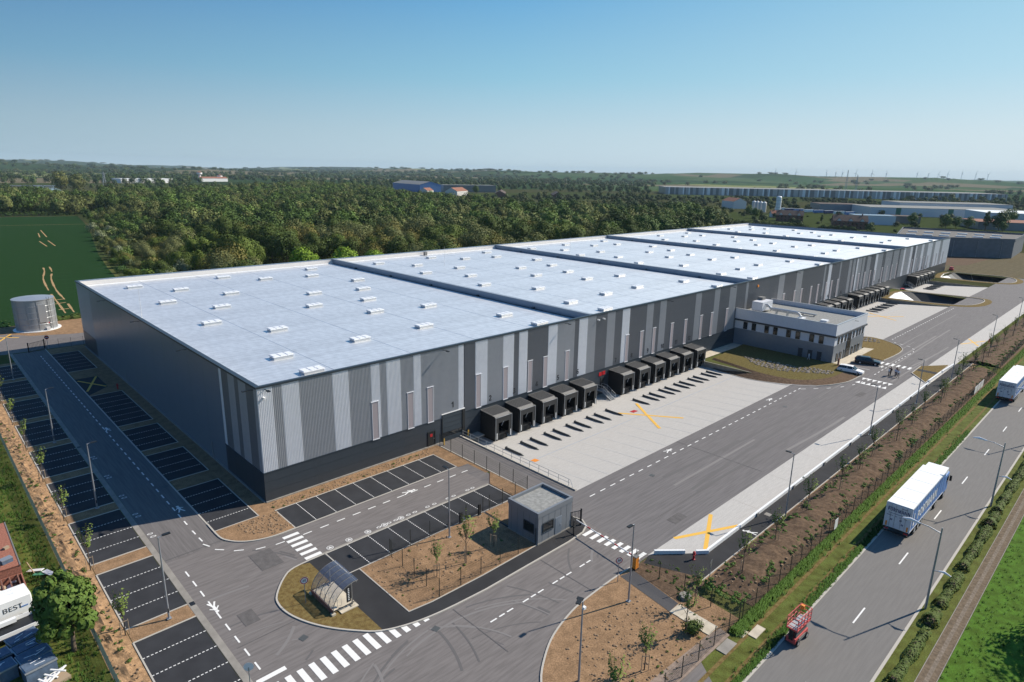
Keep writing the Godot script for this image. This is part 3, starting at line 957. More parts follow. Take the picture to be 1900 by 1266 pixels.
	sheet("tank_soil", PackedVector2Array([Vector2(-60, -122), Vector2(14, -122), Vector2(14, -103), Vector2(0.5, -105), Vector2(-7, -108.5), Vector2(-11, -113.5), Vector2(-60, -113.5)]), 0.03, M.soil)
	cross(get_node("tank_apron"), Vector2(-13.2, -106.5), Vector2(-10.2, -113.2), Vector2(-13.6, -112.2), Vector2(-9.3, -108.4), 0.4, 0.034)
	sheet("back_strip", rect(0, -112, 330, -91), 0.02, M.drygrass)
	sheet("spoil_field", PackedVector2Array([Vector2(301, -90), Vector2(420, -90), Vector2(420, 20), Vector2(301, 34)]), 0.02, M.waste)
	sheet("soil_field", PackedVector2Array([Vector2(318, -8), Vector2(380, -14), Vector2(372, 4), Vector2(330, 2)]), 0.03, M.berm)

func lawn(called: String, outer: Array, rest: Array, bank_on: bool) -> void:
	var inner := []
	var g := PackedVector2Array()
	var tail := v2(rest)
	var cen := Vector2.ZERO
	for q in outer:
		cen += q / outer.size()
	for q in tail:
		cen = cen * 0.6 + q * 0.4
	for i in outer.size():
		var d: Vector2 = outer[mini(i + 1, outer.size() - 1)] - outer[maxi(i - 1, 0)]
		var o := Vector2(-d.y, d.x).normalized()
		if o.dot(cen - outer[i]) < 0.0:
			o = -o
		inner.append(outer[i] + o * (3.0 if bank_on else 0.5))
	for q in inner:
		g.append(q)
	for q in tail:
		g.append(q)
	var top := 0.32 if bank_on else 0.13
	var b := MB.new()
	b.poly(g, top)
	if b.v.size() == 0:
		print("lawn polygon ", g)
	var lw := structure(called, b.done(), M.drygrass if not bank_on else M.lawn)
	var k := MB.new()
	var kb := MB.new()
	for i in outer.size() - 1:
		var y0 := court_y(outer[i].y) - 0.1 if outer[i].x < 95.0 or outer[i].x > 142.0 else 0.0
		var y1 := court_y(outer[i + 1].y) - 0.1 if outer[i + 1].x < 95.0 or outer[i + 1].x > 142.0 else 0.0
		k.quad(Vector3(outer[i].x, y0, outer[i].y), Vector3(outer[i + 1].x, y1, outer[i + 1].y), Vector3(inner[i + 1].x, top, inner[i + 1].y), Vector3(inner[i].x, top, inner[i].y), Vector3.UP)
		kb.bar(Vector3(outer[i].x, y0 + 0.1, outer[i].y), Vector3(outer[i + 1].x, y1 + 0.1, outer[i + 1].y), 0.15, 0.16 + 0.002 * (i % 2))
	part(lw, "bank", k.done(), M.berm if bank_on else M.drygrass)
	part(lw, "kerb", kb.done(), M.kerb)

func pond(rim: Array, white_to: float) -> void:
	var cen := Vector2.ZERO
	for q in rim:
		cen += q / rim.size()
	var b := MB.new()
	var w := MB.new()
	var c := MB.new()
	var e := MB.new()
	for i in rim.size() - 1:
		var a: Vector2 = rim[i]
		var d: Vector2 = rim[i + 1]
		var ai := a.lerp(cen, 0.42)
		var di := d.lerp(cen, 0.42)
		(w if a.x < white_to and a.y < 13.0 else b).quad(Vector3(a.x, 0.1, a.y), Vector3(d.x, 0.1, d.y), Vector3(di.x, -2.6, di.y), Vector3(ai.x, -2.6, ai.y), Vector3.UP)
		b.tri(Vector3(ai.x, -2.6, ai.y), Vector3(di.x, -2.6, di.y), Vector3(cen.x, -2.7, cen.y), Vector3.UP)
		e.bar(Vector3(a.x, 0.14, a.y), Vector3(d.x, 0.14, d.y), 0.22, 0.12 + 0.002 * (i % 2))
		var ao := a + (a - cen).normalized() * 2.2
		var dn := d + (d - cen).normalized() * 2.2
		c.quad(Vector3(a.x, 0.16, a.y), Vector3(d.x, 0.16, d.y), Vector3(dn.x, 0.035, dn.y), Vector3(ao.x, 0.035, ao.y), Vector3.UP)
	var o := structure("lined_pond", b.done(), M.liner)
	part(o, "liner_sheet", w.done(), M.white)
	part(o, "rim", e.done(), M.kerb)
	part(o, "bank", c.done(), M.drygrass)
	for i in 10:      # folds of the liner
		var k: int = (i * 5 + 2) % (rim.size() - 1)
		var a: Vector2 = rim[k]
		if a.x > white_to:
			var ai := a.lerp(cen, 0.40)
			var f := MB.new()
			f.tube([Vector3(a.x, 0.1, a.y), Vector3(ai.x, -2.5, ai.y)], [0.05, 0.09], 5)
			part(o, "liner_fold", f.done(), M.galv if i % 3 == 0 else M.liner)

func bump_strip(called: String, x0: float, x1: float, z0: float, z1: float, nx: int, nz: int, height: Callable, m: Material, base: float) -> MeshInstance3D:
	var b := MB.new()
	var q := []
	for i in nx + 1:
		for j in nz + 1:
			var x := lerpf(x0, x1, float(i) / nx)
			var z := lerpf(z0, z1, float(j) / nz)
			q.append(Vector3(x, base + height.call(x, z, float(j) / nz), z))
	for i in nx:
		for j in nz:
			var k := i * (nz + 1) + j
			var a := [q[k], q[k + nz + 1], q[k + nz + 2], q[k + 1]]
			b.quad(a[0], a[1], a[2], a[3], Vector3.UP)
	return structure(called, b.done(), m)

func bank() -> void:
	var nf := FastNoiseLite.new()
	nf.seed = 3
	nf.frequency = 0.35
	bump_strip("planted_bank", 24.6, 131, 42.75, 47.9, 240, 14, func(x, z, t): return (sin(PI * t) * 0.75 + 0.22 * nf.get_noise_2d(x, z) * sin(PI * t)) * smoothstep(24.0, 29.0, x) , M.berm, 0.03)
	bump_strip("planted_bank", 137, 300, 41.2, 47.6, 160, 12, func(x, z, t): return sin(PI * t) * 0.7 + 0.2 * nf.get_noise_2d(x, z) * sin(PI * t), M.berm, 0.03)
	sheet("soil_strip", rect(24.5, 42.7, 137, 43.6), 0.06, M.soil)

func spoil() -> void:
	var nf := FastNoiseLite.new()
	nf.seed = 9
	nf.frequency = 0.6
	bump_strip("spoil_heap", -20.0, -18.0, -58, 28, 10, 150, func(x, z, _t): return maxf(0.0, 0.16 + 0.35 * nf.get_noise_2d(x * 1.2, z)) * (1.0 - absf(x + 19.0)), M.clay, 0.02)

# ---------------------------------------------------------------- the warehouse
const WL := 300.0
const WW := 90.8
const WH := 14.3

func corrugated(x0: float, x1: float, y0: float, y1: float, pitch := 0.2) -> ArrayMesh:
	var b := MB.new()
	var n := maxi(1, int(round((x1 - x0) / pitch)))
	var p := (x1 - x0) / n
	for i in n:
		var x := x0 + i * p
		var pr := [Vector2(x, 0.0), Vector2(x + p * 0.34, 0.0), Vector2(x + p * 0.5, 0.045), Vector2(x + p * 0.84, 0.045), Vector2(x + p, 0.0)]
		for k in 4:
			var a: Vector2 = pr[k]
			var e: Vector2 = pr[k + 1]
			b.quad(Vector3(a.x, y0, a.y), Vector3(e.x, y0, e.y), Vector3(e.x, y1, e.y), Vector3(a.x, y1, a.y), Vector3(a.y - e.y, 0, 1))
	return b.done()

func warehouse() -> void:
	var w := thing("warehouse", "very long grey striped warehouse with pale flat roof and black loading docks", "warehouse")
	var b := MB.new()
	b.span(Vector3(0.1, -1.4, -0.3), Vector3(WL, 13.6, -0.05))
	b.span(Vector3(0.1, -1.4, -WW), Vector3(WL, 13.6, -WW + 0.25))
	b.span(Vector3(0.1, -1.4, -WW + 0.25), Vector3(0.35, 13.6, -0.3))
	b.span(Vector3(WL - 0.25, -1.4, -WW + 0.25), Vector3(WL, 13.6, -0.3))
	part(w, "wall", b.done(), M.core)
	# front cladding: [end of stripe, tone]
	var st := [1.8, 0, 2.9, 1, 5.0, 0, 9.3, 1, 11.5, 0, 14.7, 1, 16.0, 0, 17.0, 1, 19.2, 0, 21.3, 1, 22.5, 0, 29.1, 1, 30.2, 0, 32.3, 2, 34.7, 0, 37.9, 1, 40.2, 0, 41.3, 2, 43.2, 0, 48.0, 2, 50.2, 0, 54.6, 1, 55.7, 2, 58.0, 0, 60.3, 1, 63.5, 2, 65.8, 1, 68.0, 2, 70.3, 0, 75.8, 2, 78.0, 1, 80.3, 2, 82.5, 1, 93.6, 2, 95.9, 1, 101.5, 2, 103.8, 1, 108.3, 2, 111.4, 1, 116.0, 2, 117.1, 1, 133.6, 2, 136.8, 1, 144.2, 2, 148.0, 1, 163.0, 2, 164.1, 1, 166.1, 2, 168.4, 0, 174.8, 2, 175.9, 1, 182.2, 2, 184.3, 1, 185.6, 2, 187.6, 1, 188.8, 2, 190.0, 0, 193.1, 1, 193.9, 2, 195.9, 1, 198.1, 2, 201.4, 1, 206.0, 2, 208.3, 0, 213.2, 1, 216.2, 2, 223.1, 1, 224.7, 2, 230.7, 1, 232.4, 2, 236.2, 1, 238.3, 0, 244.1, 1, 246.8, 0, 250.5, 2, 252.4, 0, 258.6, 1, 261.8, 0, 267.1, 1, 273.5, 0, 277.3, 1, 285.0, 0, 288.7, 1, 300.0, 0]
	var tones := [M.clad_light, M.clad_mid, M.clad_dark]
	var x := 0.0
	for i in range(0, st.size(), 2):
		var e: float = st[i]
		if e > 26.1 and x < 26.1:     # the stripe over the big door is cut round it
			part(w, "cladding_stripe", corrugated(x, 26.0, 3.78, 14.06), tones[st[i + 1]])
			part(w, "cladding_stripe", corrugated(26.0, e, 4.38, 14.06), tones[st[i + 1]])
		elif x > 29.0 and x < 30.0:
			part(w, "cladding_stripe", corrugated(x, 30.1, 4.38, 14.06), tones[st[i + 1]])
		else:
			part(w, "cladding_stripe", corrugated(x, e, 3.78, 14.06), tones[st[i + 1]])
		x = e
	# dark base of long horizontal panels
	for r in [[0.0, 26.0], [30.15, 112.1], [130.2, 300.0]]:
		var n := maxi(1, int(round((r[1] - r[0]) / 6.0)))
		var l: float = (r[1] - r[0]) / n
		var y0 := 0.12
		if r[0] > 1.0:
			y0 = -1.2
		var rows := 4 if y0 < 0.0 else 3
		var h := (3.66 - y0) / rows
		var shared := bx(Vector3(l - 0.012, h - 0.022, 0.08))
		for i in n:
			for k in rows:
				part(w, "base_panel", shared, M.base, Vector3(r[0] + l * (i + 0.5), y0 + h * (k + 0.5), 0.0))
	part(w, "base_trim", bx(Vector3(WL, 0.12, 0.16)), M.coping, Vector3(WL * 0.5, 3.72, 0.02))
	part(w, "plinth", bx(Vector3(26, 0.14, 0.3)), M.gutter, Vector3(13, 0.07, 0.08))
	part(w, "coping", bx(Vector3(WL + 0.3, 0.26, 0.42)), M.coping, Vector3(WL * 0.5, 14.18, -0.06))
	part(w, "coping", bx(Vector3(0.55, 0.26, WW + 0.2)), M.coping, Vector3(0.12, 14.182, -WW * 0.5))
	part(w, "coping", bx(Vector3(WL + 0.3, 0.2, 0.45)), M.firewall, Vector3(WL * 0.5, 14.2, -WW + 0.1))
	part(w, "coping", bx(Vector3(0.5, 0.24, WW + 0.2)), M.coping, Vector3(WL - 0.1, 14.184, -WW * 0.5))
	# left end wall: flat sheets and a few stripes near the corner
	var jz := [0.0, -0.9, -3.1, -5.3, -6.5, -8.5, -10.6, -11.4, -17.1, -22.8, -28.7, -34.0, -39.5, -45.3, -51.1, -56.6, -62.2, -67.9, -73.3, -79.5, -85.0, -WW]
	var jt := [M.clad_mid, M.clad_dark, M.clad_mid, M.clad_dark, M.clad_mid, M.clad_dark, M.clad_light]
	for i in jz.size() - 1:
		var z0: float = jz[i + 1]
		var z1: float = jz[i]
		var y0 := 3.76 if i < 7 or i >= 19 else 0.1
		var m: Material = jt[i] if i < 7 else (M.clad_mid if i >= 19 else M.panel)
		part(w, "cladding_panel", bx(Vector3(0.1, 14.06 - y0, z1 - z0 - (0.03 if i >= 7 else 0.004))), m, Vector3(0.05, (14.06 + y0) * 0.5, (z0 + z1) * 0.5))
		if y0 > 1.0:
			part(w, "base_panel", bx(Vector3(0.1, 3.6, z1 - z0 - 0.02)), M.base, Vector3(0.05, 1.9, (z0 + z1) * 0.5))
	part(w, "base_trim", bx(Vector3(0.12, 0.12, 11.4)), M.coping, Vector3(-0.02, 3.70, -5.7))
	part(w, "plinth", bx(Vector3(0.3, 0.12, WW)), M.gutter, Vector3(-0.05, 0.06, -WW * 0.5))
	# roof with parapets, fire walls, seams and roof lights
	var roof := part(w, "roof", bx(Vector3(WL - 0.4, 0.12, WW - 0.4)), M.roof, Vector3(WL * 0.5, 13.03, -WW * 0.5))
	var top := Vector3(-WL * 0.5, 0.06, WW * 0.5)
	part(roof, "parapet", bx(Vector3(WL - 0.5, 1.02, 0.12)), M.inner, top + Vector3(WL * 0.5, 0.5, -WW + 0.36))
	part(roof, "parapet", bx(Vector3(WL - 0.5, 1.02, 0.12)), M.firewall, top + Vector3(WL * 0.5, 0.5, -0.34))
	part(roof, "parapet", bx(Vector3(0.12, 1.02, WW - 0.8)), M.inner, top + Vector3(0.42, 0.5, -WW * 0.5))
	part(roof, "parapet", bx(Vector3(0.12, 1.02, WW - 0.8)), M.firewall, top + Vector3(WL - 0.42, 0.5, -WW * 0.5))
	part(roof, "flashing", bx(Vector3(WL - 0.8, 0.14, 0.4)), M.dome, top + Vector3(WL * 0.5, 0.05, -WW + 0.68))
	for i in 4:
		var fx: float = [59.3, 119.3, 179.6, 239.8][i]
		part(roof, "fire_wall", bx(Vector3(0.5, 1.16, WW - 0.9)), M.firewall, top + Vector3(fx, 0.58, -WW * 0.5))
		part(roof, "coping", bx(Vector3(0.62, 0.08, WW - 0.7)), M.steel, top + Vector3(fx, 1.2, -WW * 0.5))
		part(roof, "gutter", bx(Vector3(0.5, 0.02, WW - 1.2)), M.coping, top + Vector3(fx - 0.55, 0.02, -WW * 0.5))
		for k in 5:
			part(roof, "pipe_box", bx(Vector3(0.5, 0.3, 0.5)), M.coping, top + Vector3(fx - 0.5, 0.16, -14.0 - 16.0 * k))
	for c in 5:
		for k in 4:
			part(roof, "roof_seam", bx(Vector3(0.09, 0.012, WW - 1.4)), M.seam, top + Vector3(60.0 * c + 12.0 * (k + 1) - (0.0 if c else 0.4), 0.007, -WW * 0.5))
	var lights := [8.7, -82, 8.9, -61, 9, -39, 9, -13.2, 9, -4.6, 15, -73, 15, -50.8, 15.2, -28.1, 21.3, -62.8, 21.9, -14.5, 27.4, -83.3, 28.3, -41.3, 34, -75.7, 34.2, -52.7, 34.3, -29.9, 34.3, -15.2, 39.3, -40.4, 44.4, -73.5, 44.6, -51, 44.8, -28, 49.7, -61.7, 49.2, -83.3, 50.4, -13, 50.4, -4.3]
	var mb := MB.new()
	mb.box(Vector3(0, 0.18, 0), Vector3(2.7, 0.36, 1.45))
	var curb := mb.done()
	var lid := MB.new()
	for sx in 3:
		var px := -0.98 + 0.98 * sx
		lid.box(Vector3(px, 0.42, 0), Vector3(0.94, 0.1, 1.6))
		lid.box(Vector3(px, 0.49, 0), Vector3(0.8, 0.06, 1.4))
	var lidm := lid.done()
	for c in 5:
		for i in range(0, lights.size(), 2):
			var o := part(roof, "roof_light", lidm, M.dome, top + Vector3(lights[i] + 60.0 * c - 0.35 * c * (1.0 if i % 4 == 0 else 0.9), 0.0, lights[i + 1]))
			o.set_meta("curb", true)
	for c in 5:
		for i in range(0, lights.size(), 2):
			part(roof, "roof_light_curb", curb, M.steel, top + Vector3(lights[i] + 60.0 * c - 0.35 * c * (1.0 if i % 4 == 0 else 0.9), 0.0, lights[i + 1]))
	for p in [[1.5, -49.3], [80, -68], [129, -66], [196, -66], [258, -60]]:
		var r := MB.new()
		r.tube([Vector3(0, 0, 0), Vector3(0, 5.2, 0)], [0.04, 0.02], 5)
		part(roof, "lightning_rod", r.done(), M.steel, top + Vector3(p[0], 0, p[1]))
	part(roof, "vent_box", bx(Vector3(0.9, 1.1, 0.7)), M.hood, top + Vector3(89.5, 0.55, -89.4))
	# tall translucent strips of the front
	var pane := bx(Vector3(0.86, 5.1, 0.03))
	var fm := MB.new()
	for s in [-1.0, 1.0]:
		fm.box(Vector3(s * 0.46, 0, 0), Vector3(0.05, 5.2, 0.08))
	fm.box(Vector3(0, 2.62, 0.01), Vector3(1.16, 0.09, 0.14))
	fm.box(Vector3(0, -2.60, 0.02), Vector3(1.06, 0.1, 0.16))
	var frame := fm.done()
	for wx in [14.6, 20.15, 23.5, 32.4, 37.95, 43.35, 46.95, 52.35, 69.3, 74.0, 78.2, 84.6, 89.75, 96.0, 100.5, 107.2, 136.9, 143.5, 148.0, 154.4, 159.2, 165.2, 169.2, 173.9, 186.2, 191.5, 196.9, 202.0, 206.2, 213.8, 218.9, 224.2, 229.3, 247.6, 253.0, 258.2, 263.4, 268.6, 276.5, 281.2, 286.0, 291.5]:
		var o := part(w, "window", pane, M.skin_pane, Vector3(wx + 0.5, 6.33, 0.075))
		part(o, "frame", frame, M.offwhite)
	# the big door, the small door, lamps, numbers
	var door := part(w, "sectional_door", bx(Vector3(4.0, 4.2, 0.06)), M.base, Vector3(28.08, 2.14, 0.0))
	for k in 6:
		part(door, "door_section", bx(Vector3(3.7, 0.62, 0.03)), M.glass if k == 1 else M.coping, Vector3(-0.1, -1.75 + 0.69 * k, 0.05))
	part(door, "frame", bx(Vector3(4.3, 0.1, 0.16)), M.white, Vector3(0, 2.16, 0.05))
	part(door, "jamb", bx(Vector3(0.36, 4.2, 0.2)), M.black, Vector3(1.86, 0, 0.06))
	for s in 2:
		part(door, "jamb", bx(Vector3(0.1, 4.2, 0.16)), M.darkmetal, Vector3([-2.05, 2.1][s], 0, 0.07))
	var sd := part(w, "fire_door", bx(Vector3(1.1, 2.1, 0.06)), M.black, Vector3(24.1, 1.15, 0.06))
	part(sd, "door_notice", bx(Vector3(0.42, 0.42, 0.02)), M.red, Vector3(-0.05, 0.55, 0.045))
	part(sd, "handle", bx(Vector3(0.08, 0.05, 0.06)), M.steel, Vector3(0.42, 0, 0.05))
	part(sd, "frame", bx(Vector3(1.35, 0.1, 0.14)), M.darkmetal, Vector3(0, 1.1, 0.0))
	for s in [-1, 1]:
		part(sd, "frame", bx(Vector3(0.1, 2.1, 0.14)), M.darkmetal, Vector3(0.62 * s, 0, 0.0))
	var lamp := MB.new()
	lamp.bar(Vector3(0, 0.1, 0), Vector3(0, 0.2, 0.9), 0.07, 0.07)
	lamp.box(Vector3(0, 0.16, 1.05), Vector3(0.34, 0.1, 0.5))
	var lampm := lamp.done()
	for lx in [0.9, 26.3, 51.9, 82.7, 108.2, 143.0, 168.0, 200.0, 232.0]:
		part(w, "wall_lamp", lampm, M.darkmetal, Vector3(lx, 13.75, 0.05))
	for lz in [-0.7, -22.8, -44.9, -66.6]:
		part(w, "wall_lamp", lampm, M.darkmetal, Vector3(-0.02, 13.7, lz), -PI / 2)
	for q in [[60.6, 13.2], [62.1, 13.2], [0.7, 12.9]]:
		part(w, "camera", bx(Vector3(0.2, 0.2, 0.5)), M.white, Vector3(q[0], q[1], 0.3))
	part(w, "alarm_horn", bx(Vector3(0.5, 0.5, 0.25)), M.orange, Vector3(121.8, 12.6, 0.15))
	var nx := [28.0, 35.3, 40.4, 45.5, 50.7, 55.8, 66.6, 71.6, 76.9, 82.0, 87.1, 92.1]
	for i in 12:
		text(w, "dock_number", str(i + 1), 0.86, M.lettering, Vector3(nx[i], 4.62 if i else 5.35, 0.06), Basis(), "Droid Sans", 0.03, 0.85, 1)
	for i in 15:
		var px: float = [162.6, 167.7, 172.8, 177.9, 186.8, 191.9, 197.0, 202.1, 207.2, 212.3, 247.5, 252.6, 257.7, 262.8, 267.9][i]
		text(w, "dock_number", str(i + 13), 0.86, M.lettering, Vector3(px + 0.4, 4.62, 0.06), Basis(), "Droid Sans", 0.03, 0.85, 1)
	for q in [[63.2, 2.9, 0.75], [62.2, 2.85, 0.75]]:
		part(w, "notice", bx(Vector3(0.8, 0.7, 0.05)), M.red, Vector3(q[0], q[1], 0.09))
	var fd := part(w, "fire_door", bx(Vector3(1.1, 2.1, 0.06)), M.black, Vector3(62.9, 1.1, 0.07))
	part(fd, "handle", bx(Vector3(0.08, 0.05, 0.06)), M.steel, Vector3(0.42, 0, 0.05))
	for q in [-10.3, -52.3]:
		var d := MB.new()
		d.tube([Vector3(0, 0, 0), Vector3(0, 2.4, 0)], [0.06], 6)
		part(w, "downpipe", d.done(), M.galv, Vector3(-0.1, 0.05, q * 1.0 - 6.0))

# ---------------------------------------------------------------- loading docks
func dock_proto(ribbed: bool) -> Node3D:
	# the black pod of one loading bay: x across, z out from the wall, foot of the wall at y = 0 (court level)
	var t := thing("dock_shelter", "", "loading dock", Vector3.ZERO, 0.0, "loading dock shelters along the warehouse front")
	var w := 3.35
	var d := 3.5
	var yb := 0.5
	var yr := 4.32
	var yf := 4.12
	var b := MB.new()
	b.quad(Vector3(-w / 2, yr, 0.06), Vector3(w / 2, yr, 0.06), Vector3(w / 2, yf + 0.05, d - 0.75), Vector3(-w / 2, yf + 0.05, d - 0.75), Vector3.UP)
	b.quad(Vector3(-w / 2, yr - 0.12, 0.06), Vector3(w / 2, yr - 0.12, 0.06), Vector3(w / 2, yf - 0.07, d - 0.75), Vector3(-w / 2, yf - 0.07, d - 0.75), Vector3.DOWN)
	part(t, "pod_roof", b.done(), M.podroof)
	if ribbed:
		for i in 10:
			var r := MB.new()
			var x := -w / 2 + 0.1 + i * (w - 0.2) / 9.0
			r.bar(Vector3(x, yr + 0.035, 0.1), Vector3(x, yf + 0.085, d - 0.8), 0.07, 0.07)
			part(t, "roof_rib", r.done(), M.hood)
	var e := MB.new()
	for s in [-1.0, 1.0]:
		e.bar(Vector3(s * (w / 2 - 0.03), yr + 0.03, 0.06), Vector3(s * (w / 2 - 0.03), yf + 0.08, d - 0.75), 0.07, 0.06)
	e.bar(Vector3(-w / 2, yr + 0.04, 0.1), Vector3(w / 2, yr + 0.04, 0.1), 0.07, 0.06)
	part(t, "roof_edge", e.done(), M.hood)
	var h := MB.new()
	for k in 3:
		h.quad(Vector3(-w / 2, yf + 0.06 - 0.07 * k, d - 0.75 + 0.25 * k), Vector3(w / 2, yf + 0.06 - 0.07 * k, d - 0.75 + 0.25 * k), Vector3(w / 2, yf - 0.03 - 0.07 * k, d - 0.51 + 0.25 * k), Vector3(-w / 2, yf - 0.03 - 0.07 * k, d - 0.51 + 0.25 * k), Vector3(0, 1, 0.3))
	part(t, "front_hood", h.done(), M.hood)
	for s in [-1.0, 1.0]:
		var q := MB.new()
		q.box(Vector3(s * (w / 2 - 0.05), (yb + yr) * 0.5 - 0.1, d * 0.5 - 0.1), Vector3(0.1, yr - yb - 0.2, d - 0.35))
		for k in 14:
			q.box(Vector3(s * (w / 2 + 0.012), (yb + yr) * 0.5 - 0.12, 0.2 + k * 0.23), Vector3(0.03, yr - yb - 0.24, 0.07))
		part(t, "side_wall", q.done(), M.black)
		part(t, "frame_post", bx(Vector3(0.06, yf - yb + 0.05, 0.06)), M.galv, Vector3(s * (w / 2 - 0.03), (yf + yb) * 0.5 - 0.1, d))
		part(t, "side_curtain", bx(Vector3(0.55, yf - yb - 0.2, 0.04)), M.curtain, Vector3(s * (w / 2 - 0.34), (yf + yb) * 0.5, d - 0.04))
		part(t, "guide_strip", bx(Vector3(0.12, 0.95, 0.05)), M.white, Vector3(s * (w / 2 - 0.28), yb + 0.55, d + 0.02))
		part(t, "bumper", bx(Vector3(0.25, 0.5, 0.25)), M.tire, Vector3(s * 0.85, 0.95, d - 0.3))
	part(t, "frame_beam", bx(Vector3(w, 0.06, 0.06)), M.galv, Vector3(0, yf - 0.16, d))
	part(t, "head_curtain", bx(Vector3(w - 0.1, 0.85, 0.04)), M.curtain, Vector3(0, yf - 0.62, d - 0.045))
	part(t, "dock_door", bx(Vector3(2.3, 2.9, 0.06)), M.base, Vector3(0, 2.55, 0.6))
	part(t, "leveller", bx(Vector3(2.2, 0.16, 2.6)), M.darkmetal, Vector3(0, 1.1, 1.9))
	part(t, "dock_pit", bx(Vector3(2.6, 1.05, 2.7)), M.black, Vector3(0, 0.5, 1.6))
	var lamp := MB.new()
	lamp.tube([Vector3(0.3, 3.3, d - 0.12), Vector3(-0.1, 3.1, d - 0.02), Vector3(-0.45, 2.5, d - 0.05)], [0.035], 5)
	part(t, "dock_lamp", lamp.done(), M.galv)
	return t

func docks() -> void:
	var first := dock_proto(true)
	var second: Node3D = null
	var words := ["", "one", "two", "three", "four", "five", "six", "seven", "eight", "nine", "ten", "eleven", "twelve"]
	var ord := ["first", "second", "third", "fourth", "fifth", "sixth"]
	for g in 5:
		var cnt: int = [5, 6, 4, 6, 5][g]
		var x0: float = [35.0, 66.35, 162.6, 186.8, 247.5][g]
		for i in cnt:
			var at := Vector3(x0 + 5.1 * i, -1.15, 0)
			var lab := ""
			if g == 0:
				lab = "black dock shelter with ribbed roof below the wall number %s" % words[i + 2]
			elif g == 1:
				lab = "black dock shelter with smooth roof below the wall number %s" % words[i + 7]
			else:
				lab = "far black dock shelter, %s of its group %s" % [ord[i], ["", "", "half hidden behind the office block", "beyond the office and before the first pond", "between the two lined ponds"][g]]
			if g == 0 and i == 0:
				first.position = at
				first.set_meta("label", lab)
			elif g == 0:
				copy(first, at, 0, lab)
			elif second == null:
				second = dock_proto(false)
				second.position = at
				second.set_meta("label", lab)
			else:
				copy(second, at, 0, lab)
	# steel wheel guides on the court
	var m := MB.new()
	m.box(Vector3(0, 0.1, 0), Vector3(0.34, 0.16, 3.3))
	m.prism(PackedVector2Array([Vector2(-0.17, 1.65), Vector2(0.17, 1.65), Vector2(0.09, 1.92), Vector2(-0.09, 1.92)]), 0.02, 0.18)
	m.tube([Vector3(0, 0.24, -1.6), Vector3(0, 0.24, 1.6)], [0.11], 8)
	m.box(Vector3(0, 0.2, -1.66), Vector3(0.42, 0.36, 0.08))
	var gm := m.done()
	var idx := 0
	var proto: MeshInstance3D = null
	for g in 5:
		var cnt: int = [5, 6, 0, 6, 5][g]
		var x0: float = [35.0, 66.35, 0.0, 186.8, 247.5][g] - 0.2
		for i in cnt:
			for s in 2:
				if g == 4 and s == 1 and i == 4:
					continue
				var side := ["left", "right"][s] as String
				var o := part(self, "wheel_guide", gm, M.guide, Vector3(x0 + 5.1 * i + [-1.55, 1.5][s], court_y(7.6) - 0.0, 7.6))
				if x0 < 34.9 + 0.1 and i == 0 and s == 0:
					o.position.x = 33.2
				tag(o, "", "wheel guide", "steel wheel guides before the docks")
				if g < 2:
					o.set_meta("label", "dark steel wheel guide, %s one of the bay below wall number %s" % [side, words[i + (2 if g == 0 else 7)]])
				else:
					o.set_meta("label", "far dark wheel guide, %s one of the %s bay %s" % [side, ord[i], "before the first pond" if g == 3 else "between the ponds"])
	# stairs between the first two groups
	for sxy in [[61.9, "between docks six and seven"], [181.8, "beyond the office block among far docks"], [243.6, "beside the far docks between the ponds"]]:
		var t := thing("dock_stairs", "galvanised steel stairs with handrails " + str(sxy[1]), "stairs", Vector3(sxy[0], -1.15, 0.2))
		for k in 6:
			part(t, "step", bx(Vector3(1.1, 0.05, 0.3)), M.galv, Vector3(0, 1.1 - 0.19 * k, 1.45 + 0.32 * k))
		part(t, "landing", bx(Vector3(1.6, 0.06, 1.3)), M.galv, Vector3(0, 1.2, 0.65))
		for s in [-1.0, 1.0]:
			var b := MB.new()
			b.tube([Vector3(s * 0.58, 2.25, 0.1), Vector3(s * 0.58, 2.25, 1.4), Vector3(s * 0.58, 1.05, 3.35), Vector3(s * 0.58, 0.05, 3.35)], [0.035], 6)
			b.tube([Vector3(s * 0.58, 1.75, 0.1), Vector3(s * 0.58, 1.75, 1.4), Vector3(s * 0.58, 0.55, 3.35)], [0.025], 6)
			for q in [[0.1, 1.2, 2.25], [1.4, 1.2, 2.25], [2.4, 0.5, 1.65]]:
				b.tube([Vector3(s * 0.58, q[1], q[0]), Vector3(s * 0.58, q[2], q[0])], [0.03], 5)
			b.bar(Vector3(s * 0.58, 1.1, 1.3), Vector3(s * 0.58, 0.05, 3.2), 0.05, 0.2)
			part(t, "handrail", b.done(), M.galv)

# ---------------------------------------------------------------- office block on the warehouse front
func window_part(par: Node, c: Vector3, w: float, h: float, turn: float, frame_m: Material, called := "window") -> void:
	# a window set into a wall: pane with frame, its outside facing +z before the turn
	var b := MB.new()
	for s in [-1.0, 1.0]:
		b.box(Vector3(s * (w * 0.5 - 0.03), 0, 0.03), Vector3(0.06, h, 0.1))
		b.box(Vector3(0, s * (h * 0.5 - 0.03), 0.03), Vector3(w - 0.12, 0.06, 0.1))
	if h > 1.2:
		b.box(Vector3(0, -h * 0.5 + 0.4, 0.025), Vector3(w - 0.12, 0.05, 0.08))
	var o := part(par, called, bx(Vector3(w, h, 0.04)), M.glass, c, turn)
	part(o, "frame", b.done(), frame_m)

